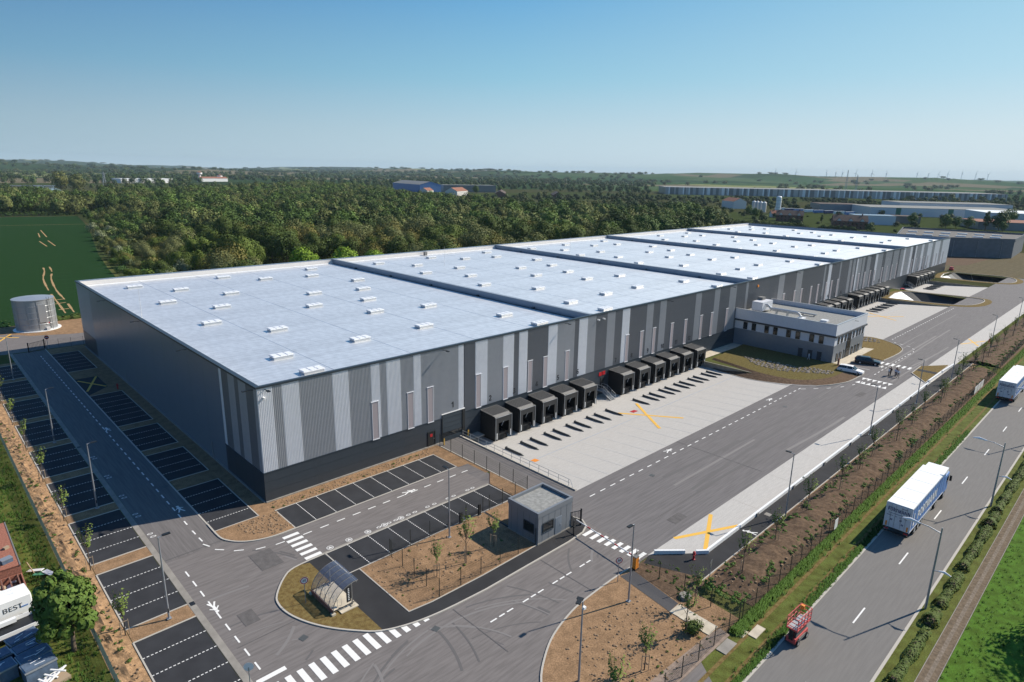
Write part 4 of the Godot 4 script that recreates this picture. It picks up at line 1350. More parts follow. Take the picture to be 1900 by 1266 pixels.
func office() -> void:
	var o := thing("office_block", "two storey grey and white office block with rooftop ducts joined to warehouse front", "office building")
	var x0 := 112.1
	var x1 := 130.2
	var z1 := 22.4
	part(o, "lower_wall", bx(Vector3(x1 - x0, 4.0, z1 - 0.1)), M.panel, Vector3((x0 + x1) / 2, 1.9, (z1 + 0.1) / 2))
	part(o, "upper_wall", bx(Vector3(x1 - x0 + 0.02, 1.9, z1 - 0.1)), M.offwhite, Vector3((x0 + x1) / 2, 4.85, (z1 + 0.12) / 2))
	part(o, "dark_band", bx(Vector3(x1 - x0 + 0.6, 0.36, z1 + 0.25)), M.base, Vector3((x0 + x1) / 2, 5.94, (z1 + 0.45) / 2))
	part(o, "roof", bx(Vector3(x1 - x0 - 0.3, 0.2, z1 - 0.4)), M.roofgravel, Vector3((x0 + x1) / 2, 7.4, (z1 + 0.1) / 2))
	for q in [[x0 - 0.15, x0 + 0.1, 0.06, z1 + 0.12], [x1 - 0.1, x1 + 0.15, 0.06, z1 + 0.12], [x0 + 0.1, x1 - 0.1, z1 - 0.13, z1 + 0.12]]:
		part(o, "parapet", bx(Vector3(q[1] - q[0], 2.36, q[3] - q[2])), M.offwhite, Vector3((q[0] + q[1]) / 2, 7.31, (q[2] + q[3]) / 2))
		part(o, "coping", bx(Vector3(q[1] - q[0] + 0.08, 0.06, q[3] - q[2] + 0.08)), M.steel, Vector3((q[0] + q[1]) / 2, 8.53 + 0.002 * q[0] / 112.0, (q[2] + q[3]) / 2))
	for z in [2.7, 4.75, 7.75, 9.75, 12.7, 14.75, 17.7, 19.7]:
		window_part(o, Vector3(x0 - 0.02, 4.82, z), 0.98, 1.66, -PI / 2, M.coping)
	for z in [15.7, 17.75, 19.7]:
		var d := part(o, "door", bx(Vector3(0.95, 2.1, 0.05)), M.base, Vector3(x0 - 0.03, 1.05, z), -PI / 2)
		part(d, "frame", bx(Vector3(1.1, 0.08, 0.08)), M.coping, Vector3(0, 1.08, 0.0))
		part(d, "handle", bx(Vector3(0.08, 0.05, 0.06)), M.steel, Vector3(0.36, 0, 0.05))
	for x in [114.25, 116.2, 118.3, 123.1, 125.2, 126.9, 128.8]:
		window_part(o, Vector3(x, 4.82, z1 + 0.02), 0.9, 1.6, 0, M.coping)
	for x in [114.65, 116.55, 123.4, 125.5, 127.3]:
		window_part(o, Vector3(x, 1.1, z1 + 0.02), 0.9, 1.8, 0, M.coping)
	var en := part(o, "entrance_glazing", bx(Vector3(2.1, 5.7, 0.06)), M.glass, Vector3(120.6, 2.85, z1 + 0.03))
	for k in 4:
		part(en, "frame", bx(Vector3(0.06, 5.7, 0.1)), M.coping, Vector3(-1.02 + 0.68 * k, 0, 0.03))
	for k in 4:
		part(en, "frame", bx(Vector3(1.98, 0.06, 0.08)), M.coping, Vector3(0, -2.8 + 1.86 * k, 0.03))
	part(o, "entrance_door", bx(Vector3(1.0, 2.15, 0.06)), M.coping, Vector3(118.7, 1.08, z1 + 0.03))
	# air handling unit on legs with its bright bent ducts
	part(o, "air_unit", bx(Vector3(5.2, 2.0, 2.5)), M.offwhite, Vector3(117.6, 9.1, 3.6))
	for s in [[115.2, 2.5], [120.0, 2.5], [115.2, 4.7], [120.0, 4.7]]:
		part(o, "unit_leg", bx(Vector3(0.14, 0.7, 0.14)), M.galv, Vector3(s[0], 7.84, s[1]))
	part(o, "unit_vent", bx(Vector3(1.6, 0.7, 1.2)), M.hood, Vector3(118.6, 10.4, 2.8))
	for k in 2:
		var b := MB.new()
		var zz := 0.55 * k
		var yy := 0.45 * k
		b.tube([Vector3(116.6 + zz, 9.55 - yy, 4.8), Vector3(116.6 + zz, 9.5 - yy, 5.4), Vector3(116.6 + zz, 8.9 - yy, 6.1), Vector3(116.6 + zz, 8.85 - yy, 6.8), Vector3(116.6 + zz, 8.85 - yy, 12.0), Vector3(116.6 + zz, 8.65 - yy, 12.7), Vector3(116.6 + zz, 7.95, 12.95 + 0.1 * k), Vector3(116.6 + zz, 7.5, 13.0 + 0.1 * k)], [0.2], 10)
		part(o, "duct", b.done(), M.steel)
	part(o, "duct_curb", bx(Vector3(1.8, 0.3, 1.4)), M.dome, Vector3(116.9, 7.65, 13.1))
	for z in [7.5, 10.0]:
		part(o, "duct_stand", bx(Vector3(1.3, 1.2, 0.06)), M.galv, Vector3(116.9, 8.05, z))
	part(o, "cable_tray", bx(Vector3(0.5, 0.3, 10)), M.galv, Vector3(121.8, 7.95, 9.5))
	for z in [5.5, 8.5, 11.5, 14.0]:
		part(o, "tray_foot", bx(Vector3(0.3, 0.32, 0.12)), M.hood, Vector3(121.8, 7.64, z))
	part(o, "roof_light", bx(Vector3(1.4, 0.35, 1.4)), M.dome, Vector3(118.4, 7.68, 17.6))
	part(o, "lamp_arm", bx(Vector3(0.08, 0.08, 0.8)), M.darkmetal, Vector3(122.2, 8.0, z1 + 0.5))
	part(o, "camera", bx(Vector3(0.5, 0.2, 0.2)), M.darkmetal, Vector3(x1 + 0.4, 7.7, z1 - 0.6))

func site_buildings() -> void:
	# gatehouse
	var g := thing("gatehouse", "small grey flat roofed gatehouse with two dark windows beside the entrance gate", "gatehouse", Vector3(19.75, 0.1, 25.5))
	part(g, "wall", bx(Vector3(5.3, 3.3, 4.5)), M.gatewall, Vector3(0, 1.68, 0))
	part(g, "plinth", bx(Vector3(5.4, 0.14, 4.6)), M.gutter, Vector3(0, 0.07, 0))
	for i in 6:
		part(g, "wall_joint", bx(Vector3(0.02, 3.2, 0.02)), M.coping, Vector3(-2.0 + i * 0.95, 1.7, 2.25))
	for i in 5:
		part(g, "wall_joint", bx(Vector3(0.02, 3.2, 0.02)), M.coping, Vector3(-2.65, 1.7, -1.8 + i * 0.92))
	part(g, "roof", bx(Vector3(4.9, 0.1, 4.1)), M.roofgravel, Vector3(0, 3.32, 0))
	for q in [[0, 2.17, 5.5, 0.26], [0, -2.17, 5.5, 0.26], [2.62, 0, 0.26, 4.06], [-2.62, 0, 0.26, 4.06]]:
		part(g, "parapet", bx(Vector3(q[2], 0.55, q[3])), M.gatewall, Vector3(q[0], 3.42, q[1]))
	window_part(g, Vector3(-2.66, 1.62, 0.9), 1.5, 1.15, -PI / 2, M.coping)
	window_part(g, Vector3(-1.15, 1.72, 2.26), 1.65, 1.15, 0, M.coping)
	var d := part(g, "door", bx(Vector3(1.0, 2.05, 0.05)), M.panel, Vector3(0.5, 1.1, 2.26))
	part(d, "handle", bx(Vector3(0.08, 0.05, 0.06)), M.steel, Vector3(0.36, 0, 0.04))
	# bicycle shelter of curved ribs and smoky sheets
	var s := thing("bicycle_shelter", "curved bicycle shelter with smoky clear sheets on the rounded island", "bicycle shelter", Vector3(-3.0, 0.11, 21.2))
	var arc := []
	for k in 9:
		var a := lerpf(PI, PI * 0.47, k / 8.0)
		arc.append(Vector3(1.25 + 2.35 * cos(a), 0.25 + 2.1 * sin(a), 0))
	for i in 6:
		var z := -2.0 + 0.8 * i
		var b := MB.new()
		var p := [Vector3(-1.1, -0.05, z)]
		for q in arc:
			p.append(q + Vector3(0, 0, z))
		b.tube(p, [0.035], 6)
		part(s, "rib", b.done(), M.hood)
		if i < 5:
			var c := MB.new()
			for k in 8:
				c.quad(arc[k] + Vector3(0, 0.045, z + 0.04), arc[k + 1] + Vector3(0, 0.045, z + 0.04), arc[k + 1] + Vector3(0, 0.045, z + 0.76), arc[k] + Vector3(0, 0.045, z + 0.76), Vector3(-0.5, 1, 0))
			part(s, "roof_sheet", c.done(), M.poly)
	for z in [-2.0, 2.0]:
		part(s, "post", bx(Vector3(0.09, 2.3, 0.09)), M.hood, Vector3(0.8, 1.15, z))
		part(s, "foot_rail", bx(Vector3(2.2, 0.06, 0.06)), M.darkmetal, Vector3(-0.1, 0.32, z))
		for x in [-1.1, 0.8]:
			part(s, "footing", bx(Vector3(0.36, 0.2, 0.36)), M.slab, Vector3(x, 0.06, z))
	part(s, "eave_beam", bx(Vector3(0.07, 0.1, 4.1)), M.hood, Vector3(1.3, 2.25, 0))
	var pn := part(s, "name_board", bx(Vector3(0.42, 1.5, 0.05)), M.black, Vector3(0.45, 1.35, 2.03))
	for k in 7:
		part(pn, "board_letter", bx(Vector3(0.13, 0.09, 0.012)), M.white, Vector3(0, 0.56 - 0.18 * k, 0.031))
	part(s, "bench_board", bx(Vector3(0.5, 0.07, 4.0)), M.slab, Vector3(-0.78, 0.28, 0))
	part(s, "kick_board", bx(Vector3(0.05, 0.5, 4.0)), M.brick, Vector3(-1.12, 0.22, 0))
	part(s, "floor_slab", bx(Vector3(1.7, 0.08, 4.6)), M.slab, Vector3(0.35, 0.04, 0.1))
	for i in 5:
		var h := MB.new()
		var z := -1.6 + 0.75 * i
		h.tube([Vector3(-0.35, 0.05, z), Vector3(-0.35, 0.75, z), Vector3(0.05, 0.78, z), Vector3(0.05, 0.05, z)], [0.02], 5)
		part(s, "bicycle_hoop", h.done(), M.steel)
	# water tank
	var t := thing("water_tank", "round galvanised steel water tank on bare soil by the green field", "water tank", Vector3(-4.75, 0.0, -116.0))
	var b := MB.new()
	b.lathe([Vector2(4.05, 0.15), Vector2(4.05, 7.3)], Vector3.ZERO, 36)
	part(t, "shell", b.done(), M.galv)
	var r := MB.new()
	r.lathe([Vector2(4.15, 7.25), Vector2(4.15, 7.4), Vector2(0.01, 7.75)], Vector3.ZERO, 36)
	part(t, "roof", r.done(), M.steel)
	for k in 5:
		var h := MB.new()
		h.lathe([Vector2(4.06, 1.4 * k + 0.2), Vector2(4.10, 1.4 * k + 0.26), Vector2(4.06, 1.4 * k + 0.32)], Vector3.ZERO, 36)
		part(t, "hoop", h.done(), M.galv)
	for k in 12:
		var a := TAU * k / 12.0
		part(t, "seam", bx(Vector3(0.08, 7.1, 0.06)), M.galv, Vector3(cos(a) * 4.06, 3.7, sin(a) * 4.06), -a)
	var pb := MB.new()
	pb.lathe([Vector2(4.7, 0.0), Vector2(4.7, 0.16), Vector2(4.0, 0.17)], Vector3.ZERO, 36)
	part(t, "plinth", pb.done(), M.white)
	part(t, "manhole_plate", bx(Vector3(1.5, 4.2, 0.08)), M.steel, Vector3(0.9, 4.2, 4.02), 0.1)
	var lad := MB.new()
	for sx in [-0.22, 0.22]:
		lad.tube([Vector3(2.4 + sx, 0.2, 3.42), Vector3(2.4 + sx, 7.9, 3.42)], [0.035], 5)
	for k in 20:
		lad.bar(Vector3(2.18, 0.5 + 0.36 * k, 3.42), Vector3(2.62, 0.5 + 0.36 * k, 3.42), 0.03, 0.03)
	part(t, "ladder", lad.done(), M.coping)
	part(t, "valve_box", bx(Vector3(0.7, 0.6, 0.4)), M.white, Vector3(1.6, 0.6, 4.15))
	part(t, "warning_plate", bx(Vector3(0.3, 0.3, 0.03)), M.red, Vector3(1.9, 1.9, 3.98))

# ---------------------------------------------------------------- lamps, fences, signs and other furniture
func ordinal(i: int) -> String:
	return ["first", "second", "third", "fourth", "fifth", "sixth", "seventh", "eighth", "ninth", "tenth", "eleventh", "twelfth", "thirteenth", "fourteenth", "fifteenth", "sixteenth", "seventeenth", "eighteenth", "nineteenth", "twentieth", "twenty-first", "twenty-second"][i]

func fence(called: String, label: String, a: Vector2, b: Vector2, n: int, h := 1.95, base := 0.05, m: Material = null, solid := false) -> void:
	var t := thing(called, label, "fence", Vector3(a.x, base, a.y), -(b - a).angle())
	var l := a.distance_to(b)
	var w := l / n
	var post := bx(Vector3(0.06, h + 0.12, 0.05), Vector3(0, h * 0.5, 0))
	var pm := MB.new()
	var k := 0.15
	while k < w - 0.03:
		pm.box(Vector3(k, h * 0.5, 0), Vector3(0.008 if not solid else 0.03, h - 0.1, 0.006), Basis(), true)
		k += 0.15 if not solid else 0.075
	for y in 8:
		pm.box(Vector3(w * 0.5, 0.1 + y * (h - 0.15) / 7.0, 0.004), Vector3(w - 0.06, 0.008, 0.008), Basis(), true)
	var panel := pm.done()
	for i in n + 1:
		part(t, "post", post, M.wire if not solid else M.greenwire, Vector3(i * w, 0, 0))
		if i < n:
			part(t, "mesh_panel", panel, m if m else M.wire, Vector3(i * w, 0, 0))

func lamp_post() -> Node3D:
	var t := thing("lamp_post", "", "lamp post", Vector3.ZERO, 0.0, "tall grey lamp posts of the site")
	var b := MB.new()
	b.tube([Vector3(0, 0, 0), Vector3(0, 8.0, 0)], [0.095, 0.05], 8)
	part(t, "pole", b.done(), M.pole)
	part(t, "base_plate", bx(Vector3(0.36, 0.05, 0.36)), M.galv, Vector3(0, 0.1, 0))
	var a := MB.new()
	a.tube([Vector3(0, 7.95, 0), Vector3(0.35, 8.03, 0)], [0.035], 6)
	part(t, "arm", a.done(), M.pole)
	part(t, "lamp_head", bx(Vector3(0.62, 0.09, 0.3)), M.darkmetal, Vector3(0.62, 8.05, 0))
	part(t, "hatch", bx(Vector3(0.1, 0.4, 0.02)), M.darkmetal, Vector3(0, 0.9, 0.085))
	return t

func street_lamp() -> Node3D:
	var t := thing("street_lamp", "", "street lamp", Vector3.ZERO, 0.0, "double armed street lamps beside the main road")
	var b := MB.new()
	b.tube([Vector3(0, 0, 0), Vector3(0, 8.3, 0)], [0.11, 0.06], 8)
	part(t, "pole", b.done(), M.pole)
	var a := MB.new()
	a.tube([Vector3(0, 7.75, 0), Vector3(0, 8.0, -1.0), Vector3(0, 8.05, -2.0)], [0.06, 0.05, 0.04], 6)
	part(t, "road_arm", a.done(), M.steel)
	var c := MB.new()
	c.tube([Vector3(0, 8.02, -1.7), Vector3(0, 8.1, -2.5), Vector3(0, 8.0, -3.1)], [0.08, 0.16, 0.07], 8)
	part(t, "road_lamp", c.done(), M.dome)
	var e := MB.new()
	e.tube([Vector3(0, 4.0, 0), Vector3(0, 4.15, 0.5)], [0.04], 6)
	part(t, "path_arm", e.done(), M.steel)
	var f := MB.new()
	f.tube([Vector3(0, 4.13, 0.4), Vector3(0, 4.22, 0.8), Vector3(0, 4.05, 1.35)], [0.06, 0.12, 0.05], 8)
	part(t, "path_lamp", f.done(), M.dome)
	return t

func round_sign(label: String, at: Vector3, turn: float, txt: String) -> void:
	var t := thing("speed_sign", label, "road sign", at, turn)
	part(t, "post", bx(Vector3(0.06, 2.3, 0.06)), M.galv, Vector3(0, 1.15, 0))
	var b := MB.new()
	b.disc(Vector3(0, 2.35, 0.055), 0.36, Vector3.BACK, 28)
	b.disc(Vector3(0, 2.35, 0.035), 0.36, Vector3.FORWARD, 28)
	var f := part(t, "sign_plate", b.done(), M.white)
	var c := MB.new()
	c.disc(Vector3(0, 2.35, 0.06), 0.34, Vector3.BACK, 28, 0.26)
	part(f, "red_ring", c.done(), M.red)
	if txt:
		var n := text(f, "sign_number", txt, 0.22, M.lettering, Vector3(0, 2.35, 0.062), Basis(), "Droid Sans", 0.008, 1.0, 1)
		n.name = "sign_number"

func furniture() -> void:
	# lamp posts
	var lp := lamp_post()
	var list := [[-14.7, -97.5, 0, "at the far end of the left parking rows"], [-14.7, -72.9, 0, "among the left parking rows, third from the nearest"], [-14.7, -35.8, 0, "in the left parking rows where the shade is deep"], [-14.7, -11.4, 0, "in the left parking rows, standing at the edge of the shade"], [-14.7, 14.0, 0, "in the sunlit soil strip between the nearest left parking rows"], [11.2, 20.3, PI / 2, "behind the middle front parking row beside the fence"], [16.7, 39.7, PI, "on the soil island beside the orange barrier box"], [42.5, 43.0, PI / 2, "nearest along the dark footpath beside the concrete lane"], [76.5, 41.2, PI / 2, "second along the dark footpath beside the concrete lane"], [98.0, 41.9, PI / 2, "beside the small lawn triangle and the crossing"], [120.1, 42.3, PI / 2, "just past the lawn triangle on the footpath"], [154.6, 42.5, PI / 2, "behind the far yellow cross"], [188.0, 42.4, PI / 2, "farthest along the concrete lane"]]
	for i in list.size():
		var q: Array = list[i]
		var lab := "tall grey lamp post " + str(q[3])
		if i == 0:
			lp.position = Vector3(q[0], 0.02, q[1])
			lp.set_meta("label", lab)
		else:
			copy(lp, Vector3(q[0], 0.02, q[1]), q[2], lab)
	# twin floodlight
	var fl := thing("floodlight_post", "grey post with two floodlights on the soil island at the bottom", "lamp post", Vector3(6.0, 0.1, 42.8))
	var b := MB.new()
	b.tube([Vector3(0, 0, 0), Vector3(0, 7.1, 0)], [0.095, 0.055], 8)
	part(fl, "pole", b.done(), M.pole)
	part(fl, "lamp_head", bx(Vector3(0.55, 0.08, 0.36)), M.darkmetal, Vector3(-0.35, 7.2, -0.1), 0.4)
	part(fl, "lamp_head", bx(Vector3(0.3, 0.08, 0.5)), M.darkmetal, Vector3(0.1, 7.12, -0.35), 0.4)
	part(fl, "camera", bx(Vector3(0.24, 0.2, 0.24)), M.white, Vector3(0.05, 6.6, 0.1))
	var sl := street_lamp()
	var sx := [36.1, 63.8, 91.6, 119.4]
	for i in 4:
		var lab := ["nearest street lamp with two pale arms beside the main road hedge", "second street lamp with two pale arms beside the main road", "third street lamp with two pale arms far along main road", "fourth street lamp with two pale arms far along main road"][i] as String
		if i == 0:
			sl.position = Vector3(sx[0], 0, 58.8)
			sl.set_meta("label", lab)
		else:
			copy(sl, Vector3(sx[i], 0, 58.8), 0, lab)
	# fences
	fence("green_fence", "pale green mesh fence between the parking rows and the yard", Vector2(-20.05, -60), Vector2(-19.95, 30), 36, 1.5, 0.0, M.greenwire, true)
	fence("roadside_fence", "long black mesh fence between the planted bank and main road", Vector2(9.7, 48.05), Vector2(132.2, 47.6), 49)
	fence("roadside_fence", "far part of the black mesh fence beyond the footpath opening", Vector2(136.5, 47.4), Vector2(200, 46.8), 25)
	fence("bed_fence", "short black mesh fence at the left end of the planted soil bed", Vector2(4.6, 19.2), Vector2(4.3, 27.5), 4, 1.9, 0.11)
	fence("bed_fence", "black mesh fence between the planted soil bed and the entrance footpath", Vector2(4.3, 27.5), Vector2(17.0, 27.5), 5, 1.9, 0.11)
	fence("bed_fence", "black mesh fence behind the middle parking row", Vector2(4.6, 18.95), Vector2(17.3, 18.8), 5, 1.9, 0.11)
	fence("ramp_fence", "black mesh fence along the asphalt ramp by the big door", Vector2(24.85, 1.0), Vector2(24.85, 18.5), 7)
	fence("gatehouse_fence", "short black mesh fence behind the gatehouse", Vector2(24.85, 18.5), Vector2(18.2, 18.9), 3, 1.9, 0.11)
	fence("path_fence", "black mesh fence beside the gravel path near the orange box", Vector2(21.6, 37.0), Vector2(21.6, 48.0), 4, 1.9, 0.11)
	fence("field_fence", "dark mesh fence at the far end of the left parking road", Vector2(-6.6, -93.2), Vector2(0.0, -92.4), 3)
	# gates
	var g := thing("sliding_gate", "black steel gate leaf beside the gatehouse", "gate", Vector3(22.7, 0.1, 27.9), -0.35)
	for k in 9:
		part(g, "gate_bar", bx(Vector3(0.035, 1.75, 0.035)), M.darkmetal, Vector3(-0.72 + 0.18 * k, 0.95, 0))
	for y in [0.08, 1.84]:
		part(g, "gate_rail", bx(Vector3(1.6, 0.06, 0.06)), M.darkmetal, Vector3(0, y, 0))
	part(g, "gate_post", bx(Vector3(0.14, 2.1, 0.14)), M.black, Vector3(0.88, 1.0, 0.0))
	part(g, "gate_post", bx(Vector3(0.08, 2.0, 0.08)), M.black, Vector3(-0.86, 1.0, 0.0))
	var g2 := thing("field_gate", "black open gate near the water tank", "gate", Vector3(-8.2, 0.0, -93.4), 0.5)
	for k in 12:
		part(g2, "gate_bar", bx(Vector3(0.04, 1.8, 0.04)), M.darkmetal, Vector3(-1.6 + 0.28 * k, 0.95, 0))
	for y in [0.08, 1.84]:
		part(g2, "gate_rail", bx(Vector3(3.3, 0.06, 0.06)), M.darkmetal, Vector3(0, y, 0))
	for s in [-1.7, 1.7]:
		part(g2, "gate_post", bx(Vector3(0.16, 2.2, 0.16)), M.black, Vector3(s, 1.0, 0))
	var be := thing("traffic_barrier", "orange barrier box with long lowered boom across the entrance road", "barrier", Vector3(21.3, 0.1, 37.15))
	part(be, "cabinet", bx(Vector3(0.5, 1.25, 0.42)), M.orange, Vector3(0, 0.72, 0))
	part(be, "cabinet_cap", bx(Vector3(0.54, 0.08, 0.46)), M.hood, Vector3(0, 1.38, 0))
	part(be, "cabinet_foot", bx(Vector3(0.6, 0.1, 0.52)), M.darkmetal, Vector3(0, 0.05, 0))
	var bm := MB.new()
	bm.bar(Vector3(0.3, 1.0, 0.3), Vector3(1.4, 1.0, -8.9), 0.06, 0.11)
	part(be, "boom", bm.done(), M.white)
	for k in 4:
		part(be, "boom_stripe", bx(Vector3(0.072, 0.122, 0.5)), M.red, Vector3(0.42 + 0.24 * k, 1.0, -0.9 - 2.0 * k), -0.119)
	var bc := thing("boom_rest", "dark post where the barrier boom rests by the gatehouse", "post", Vector3(21.45, 0.1, 28.95))
	part(bc, "post", bx(Vector3(0.12, 1.7, 0.12)), M.darkmetal, Vector3(0, 0.85, 0))
	part(bc, "fork", bx(Vector3(0.3, 0.16, 0.16)), M.black, Vector3(0, 1.0, 0.1))
	# signs
	round_sign("round speed sign reading 20 on the rounded island by bicycle shelter", Vector3(-5.1, 0.1, 20.05), -0.35, "20")
	round_sign("round speed sign reading 30 beside the gravel path and barrier", Vector3(18.3, 0.1, 37.25), -0.6, "30")
	round_sign("round road sign at the left edge near the bottom zebra crossing", Vector3(-12.9, 0.05, 26.9), 2.6, "")
	var ne := thing("no_entry_sign", "red no entry sign beside the dark gate near the tank", "road sign", Vector3(-6.2, 0.0, -93.6), -0.35)
	part(ne, "post", bx(Vector3(0.07, 2.4, 0.07)), M.galv, Vector3(0, 1.2, 0))
	var nb := MB.new()
	nb.disc(Vector3(0, 2.5, 0.05), 0.42, Vector3.BACK, 24)
	nb.disc(Vector3(0, 2.5, 0.03), 0.42, Vector3.FORWARD, 24)
	var np := part(ne, "sign_plate", nb.done(), M.red)
	part(np, "white_bar", bx(Vector3(0.55, 0.12, 0.012)), M.white, Vector3(0, 2.5, 0.058))
	var sb := thing("notice_board", "dark rectangular notice board on a post by the red hydrant footpath", "sign", Vector3(25.2, 0.1, 43.1), 0.3)
	part(sb, "post", bx(Vector3(0.06, 1.6, 0.06)), M.galv, Vector3(0, 0.8, 0))
	part(sb, "board", bx(Vector3(0.9, 0.55, 0.04)), M.guide, Vector3(0, 1.75, 0))
	var fb := thing("fence_banner", "white banner fixed to the roadside fence near the larger truck", "banner", Vector3(43.8, 0.9, 48.0))
	part(fb, "sheet", bx(Vector3(0.9, 1.2, 0.03)), M.white, Vector3(0, 0, 0.05))
	for y in [-0.55, 0.55]:
		part(fb, "hem", bx(Vector3(0.9, 0.04, 0.035)), M.galv, Vector3(0, y, 0.055))
	var fb2 := thing("fence_banner", "white banners fixed to the roadside fence beside the far truck", "banner", Vector3(112.2, 1.0, 47.72))
	for k in 3:
		part(fb2, "sheet", bx(Vector3(2.2, 1.4, 0.03)), M.white, Vector3(2.5 * k, 0, 0.05))
	# hydrants
	for q in [[27.0, 40.3, "beside the near yellow cross"], [161.1, 41.0, "beside the far yellow cross"], [-2.2, -55.6, "in the shade beside the long grey end wall"]]:
		var h := thing("fire_hydrant", "red fire hydrant " + str(q[2]), "fire hydrant", Vector3(q[0], 0.12, q[1]))
		var hb := MB.new()
		hb.lathe([Vector2(0.16, 0.0), Vector2(0.16, 0.08), Vector2(0.11, 0.1), Vector2(0.11, 0.72), Vector2(0.15, 0.74), Vector2(0.14, 0.86), Vector2(0.05, 0.95), Vector2(0.001, 0.96)], Vector3.ZERO, 14)
		part(h, "barrel", hb.done(), M.red)
		for s in [-1.0, 1.0]:
			var cb := MB.new()
			cb.tube([Vector3(0, 0.55, 0), Vector3(0.22 * s, 0.55, 0.08)], [0.065], 8)
			part(h, "outlet_cap", cb.done(), M.red)
	for q in [[25.7, 0.9, "left of the big grey door"], [30.35, 0.75, "right of the big grey door"]]:
		var bo := thing("bollard", "yellow bollard " + str(q[2]), "bollard", Vector3(q[0], 0.0, q[1]))
		var bb := MB.new()
		bb.tube([Vector3(0, 0, 0), Vector3(0, 1.05, 0)], [0.1], 10)
		part(bo, "tube", bb.done(), M.yellow)
		part(bo, "cap", bx(Vector3(0.16, 0.04, 0.16)), M.darkmetal, Vector3(0, 1.07, 0))
	# retaining upstand and handrail between ramp and court
	var rw := thing("ramp_wall", "low concrete upstand with thin handrail between the ramp and loading court", "retaining wall")
	part(rw, "upstand", bx(Vector3(0.28, 1.5, 22.4)), M.kerb, Vector3(29.4, -0.57, 11.3))
	for i in 13:
		var z := 0.6 + 1.72 * i
		part(rw, "rail_post", bx(Vector3(0.045, 0.95, 0.045)), M.galv, Vector3(29.45, 0.65, z))
	for y in [0.62, 1.1]:
		part(rw, "rail", bx(Vector3(0.04, 0.04, 21.0)), M.galv, Vector3(29.45, y, 10.9))
	part(rw, "end_rail", bx(Vector3(0.04, 1.2, 0.04)), M.galv, Vector3(29.45, 0.6, 21.75)).rotation.x = -0.5
	part(rw, "landing_plate", bx(Vector3(2.6, 0.1, 1.6)), M.gutter, Vector3(31.2, 0.0, 1.2))
	# low white wall along the lane
	for q in [[[27.3, 39.1], [24.9, 36.95], "slanted start of the white kerb wall by the red hydrant"], [[28.1, 39.9], [29.15, 40.75], "short tip of the white kerb wall beside the red hydrant"], [[29.2, 40.6], [112.0, 40.25], "long low white kerb wall along the concrete lane"], [[123.0, 40.0], [131.5, 40.3], "short low white kerb wall past the lawn triangle"], [[113.5, 39.9], [122.4, 40.0], "low white kerb wall beside the lawn triangle"]]:
		var a := Vector2(q[0][0], q[0][1])
		var e := Vector2(q[1][0], q[1][1])
		var kw := thing("kerb_wall", q[2], "low wall", Vector3(a.x, 0, a.y), -(e - a).angle())
		var l := a.distance_to(e)
		var n := maxi(1, int(l / 3.0))
		for i in n:
			part(kw, "wall_block", bx(Vector3(l / n - 0.015, 0.5, 0.24)), M.white, Vector3(l / n * (i + 0.5), 0.27, 0))
		var x := 11.0
		while x < l:
			part(kw, "drain_box", bx(Vector3(0.45, 0.42, 0.3)), M.hood, Vector3(x, 0.3, 0.12))
			x += 10.0
	# charging columns behind the middle bay row
	for q in [[13.9, 18.95, "dark charging column behind the middle parking row, nearer the lamp post"], [16.6, 19.0, "dark charging column behind the middle parking row, nearer the gatehouse"]]:
		var bn := thing("charging_column", q[2], "charging column", Vector3(q[0], 0.1, q[1]))
		part(bn, "column", bx(Vector3(0.32, 1.35, 0.22)), M.black, Vector3(0, 0.7, 0))
		part(bn, "screen", bx(Vector3(0.2, 0.25, 0.012)), M.glass, Vector3(0, 1.1, -0.115))
		part(bn, "foot", bx(Vector3(0.42, 0.06, 0.32)), M.gutter, Vector3(0, 0.03, 0))
	var mh := thing("manhole_ring", "round concrete manhole on the soil beside the gravel path", "manhole", Vector3(21.0, 0.1, 43.0))
	var mb2 := MB.new()
	mb2.lathe([Vector2(0.55, 0.0), Vector2(0.55, 0.3), Vector2(0.42, 0.31), Vector2(0.001, 0.3)], Vector3.ZERO, 20)
	part(mh, "ring", mb2.done(), M.gutter)
	part(mh, "lid", bx(Vector3(0.5, 0.03, 0.5)), M.gutter, Vector3(0, 0.32, 0))
	part(thing("pillar_box", "small dark red post by the office entrance terrace", "post", Vector3(111.3, 0.1, 24.0)), "pillar", bx(Vector3(0.3, 1.7, 0.3)), M.brick, Vector3(0, 0.85, 0))

# ---------------------------------------------------------------- vehicles and people
func wheel(par: Node, at: Vector3, r: float, w: float, axis_z := true) -> void:
	var b := MB.new()
	var d := Vector3(0, 0, w * 0.5) if axis_z else Vector3(w * 0.5, 0, 0)
	b.tube([at - d, at - d * 0.7, at + d * 0.7, at + d], [r * 0.93, r, r, r * 0.93], 16)
	var o := part(par, "wheel", b.done(), M.tire)
	var c := MB.new()
	c.tube([at - d * 1.03, at + d * 1.03], [r * 0.58], 12)
	part(o, "rim", c.done(), M.steel)

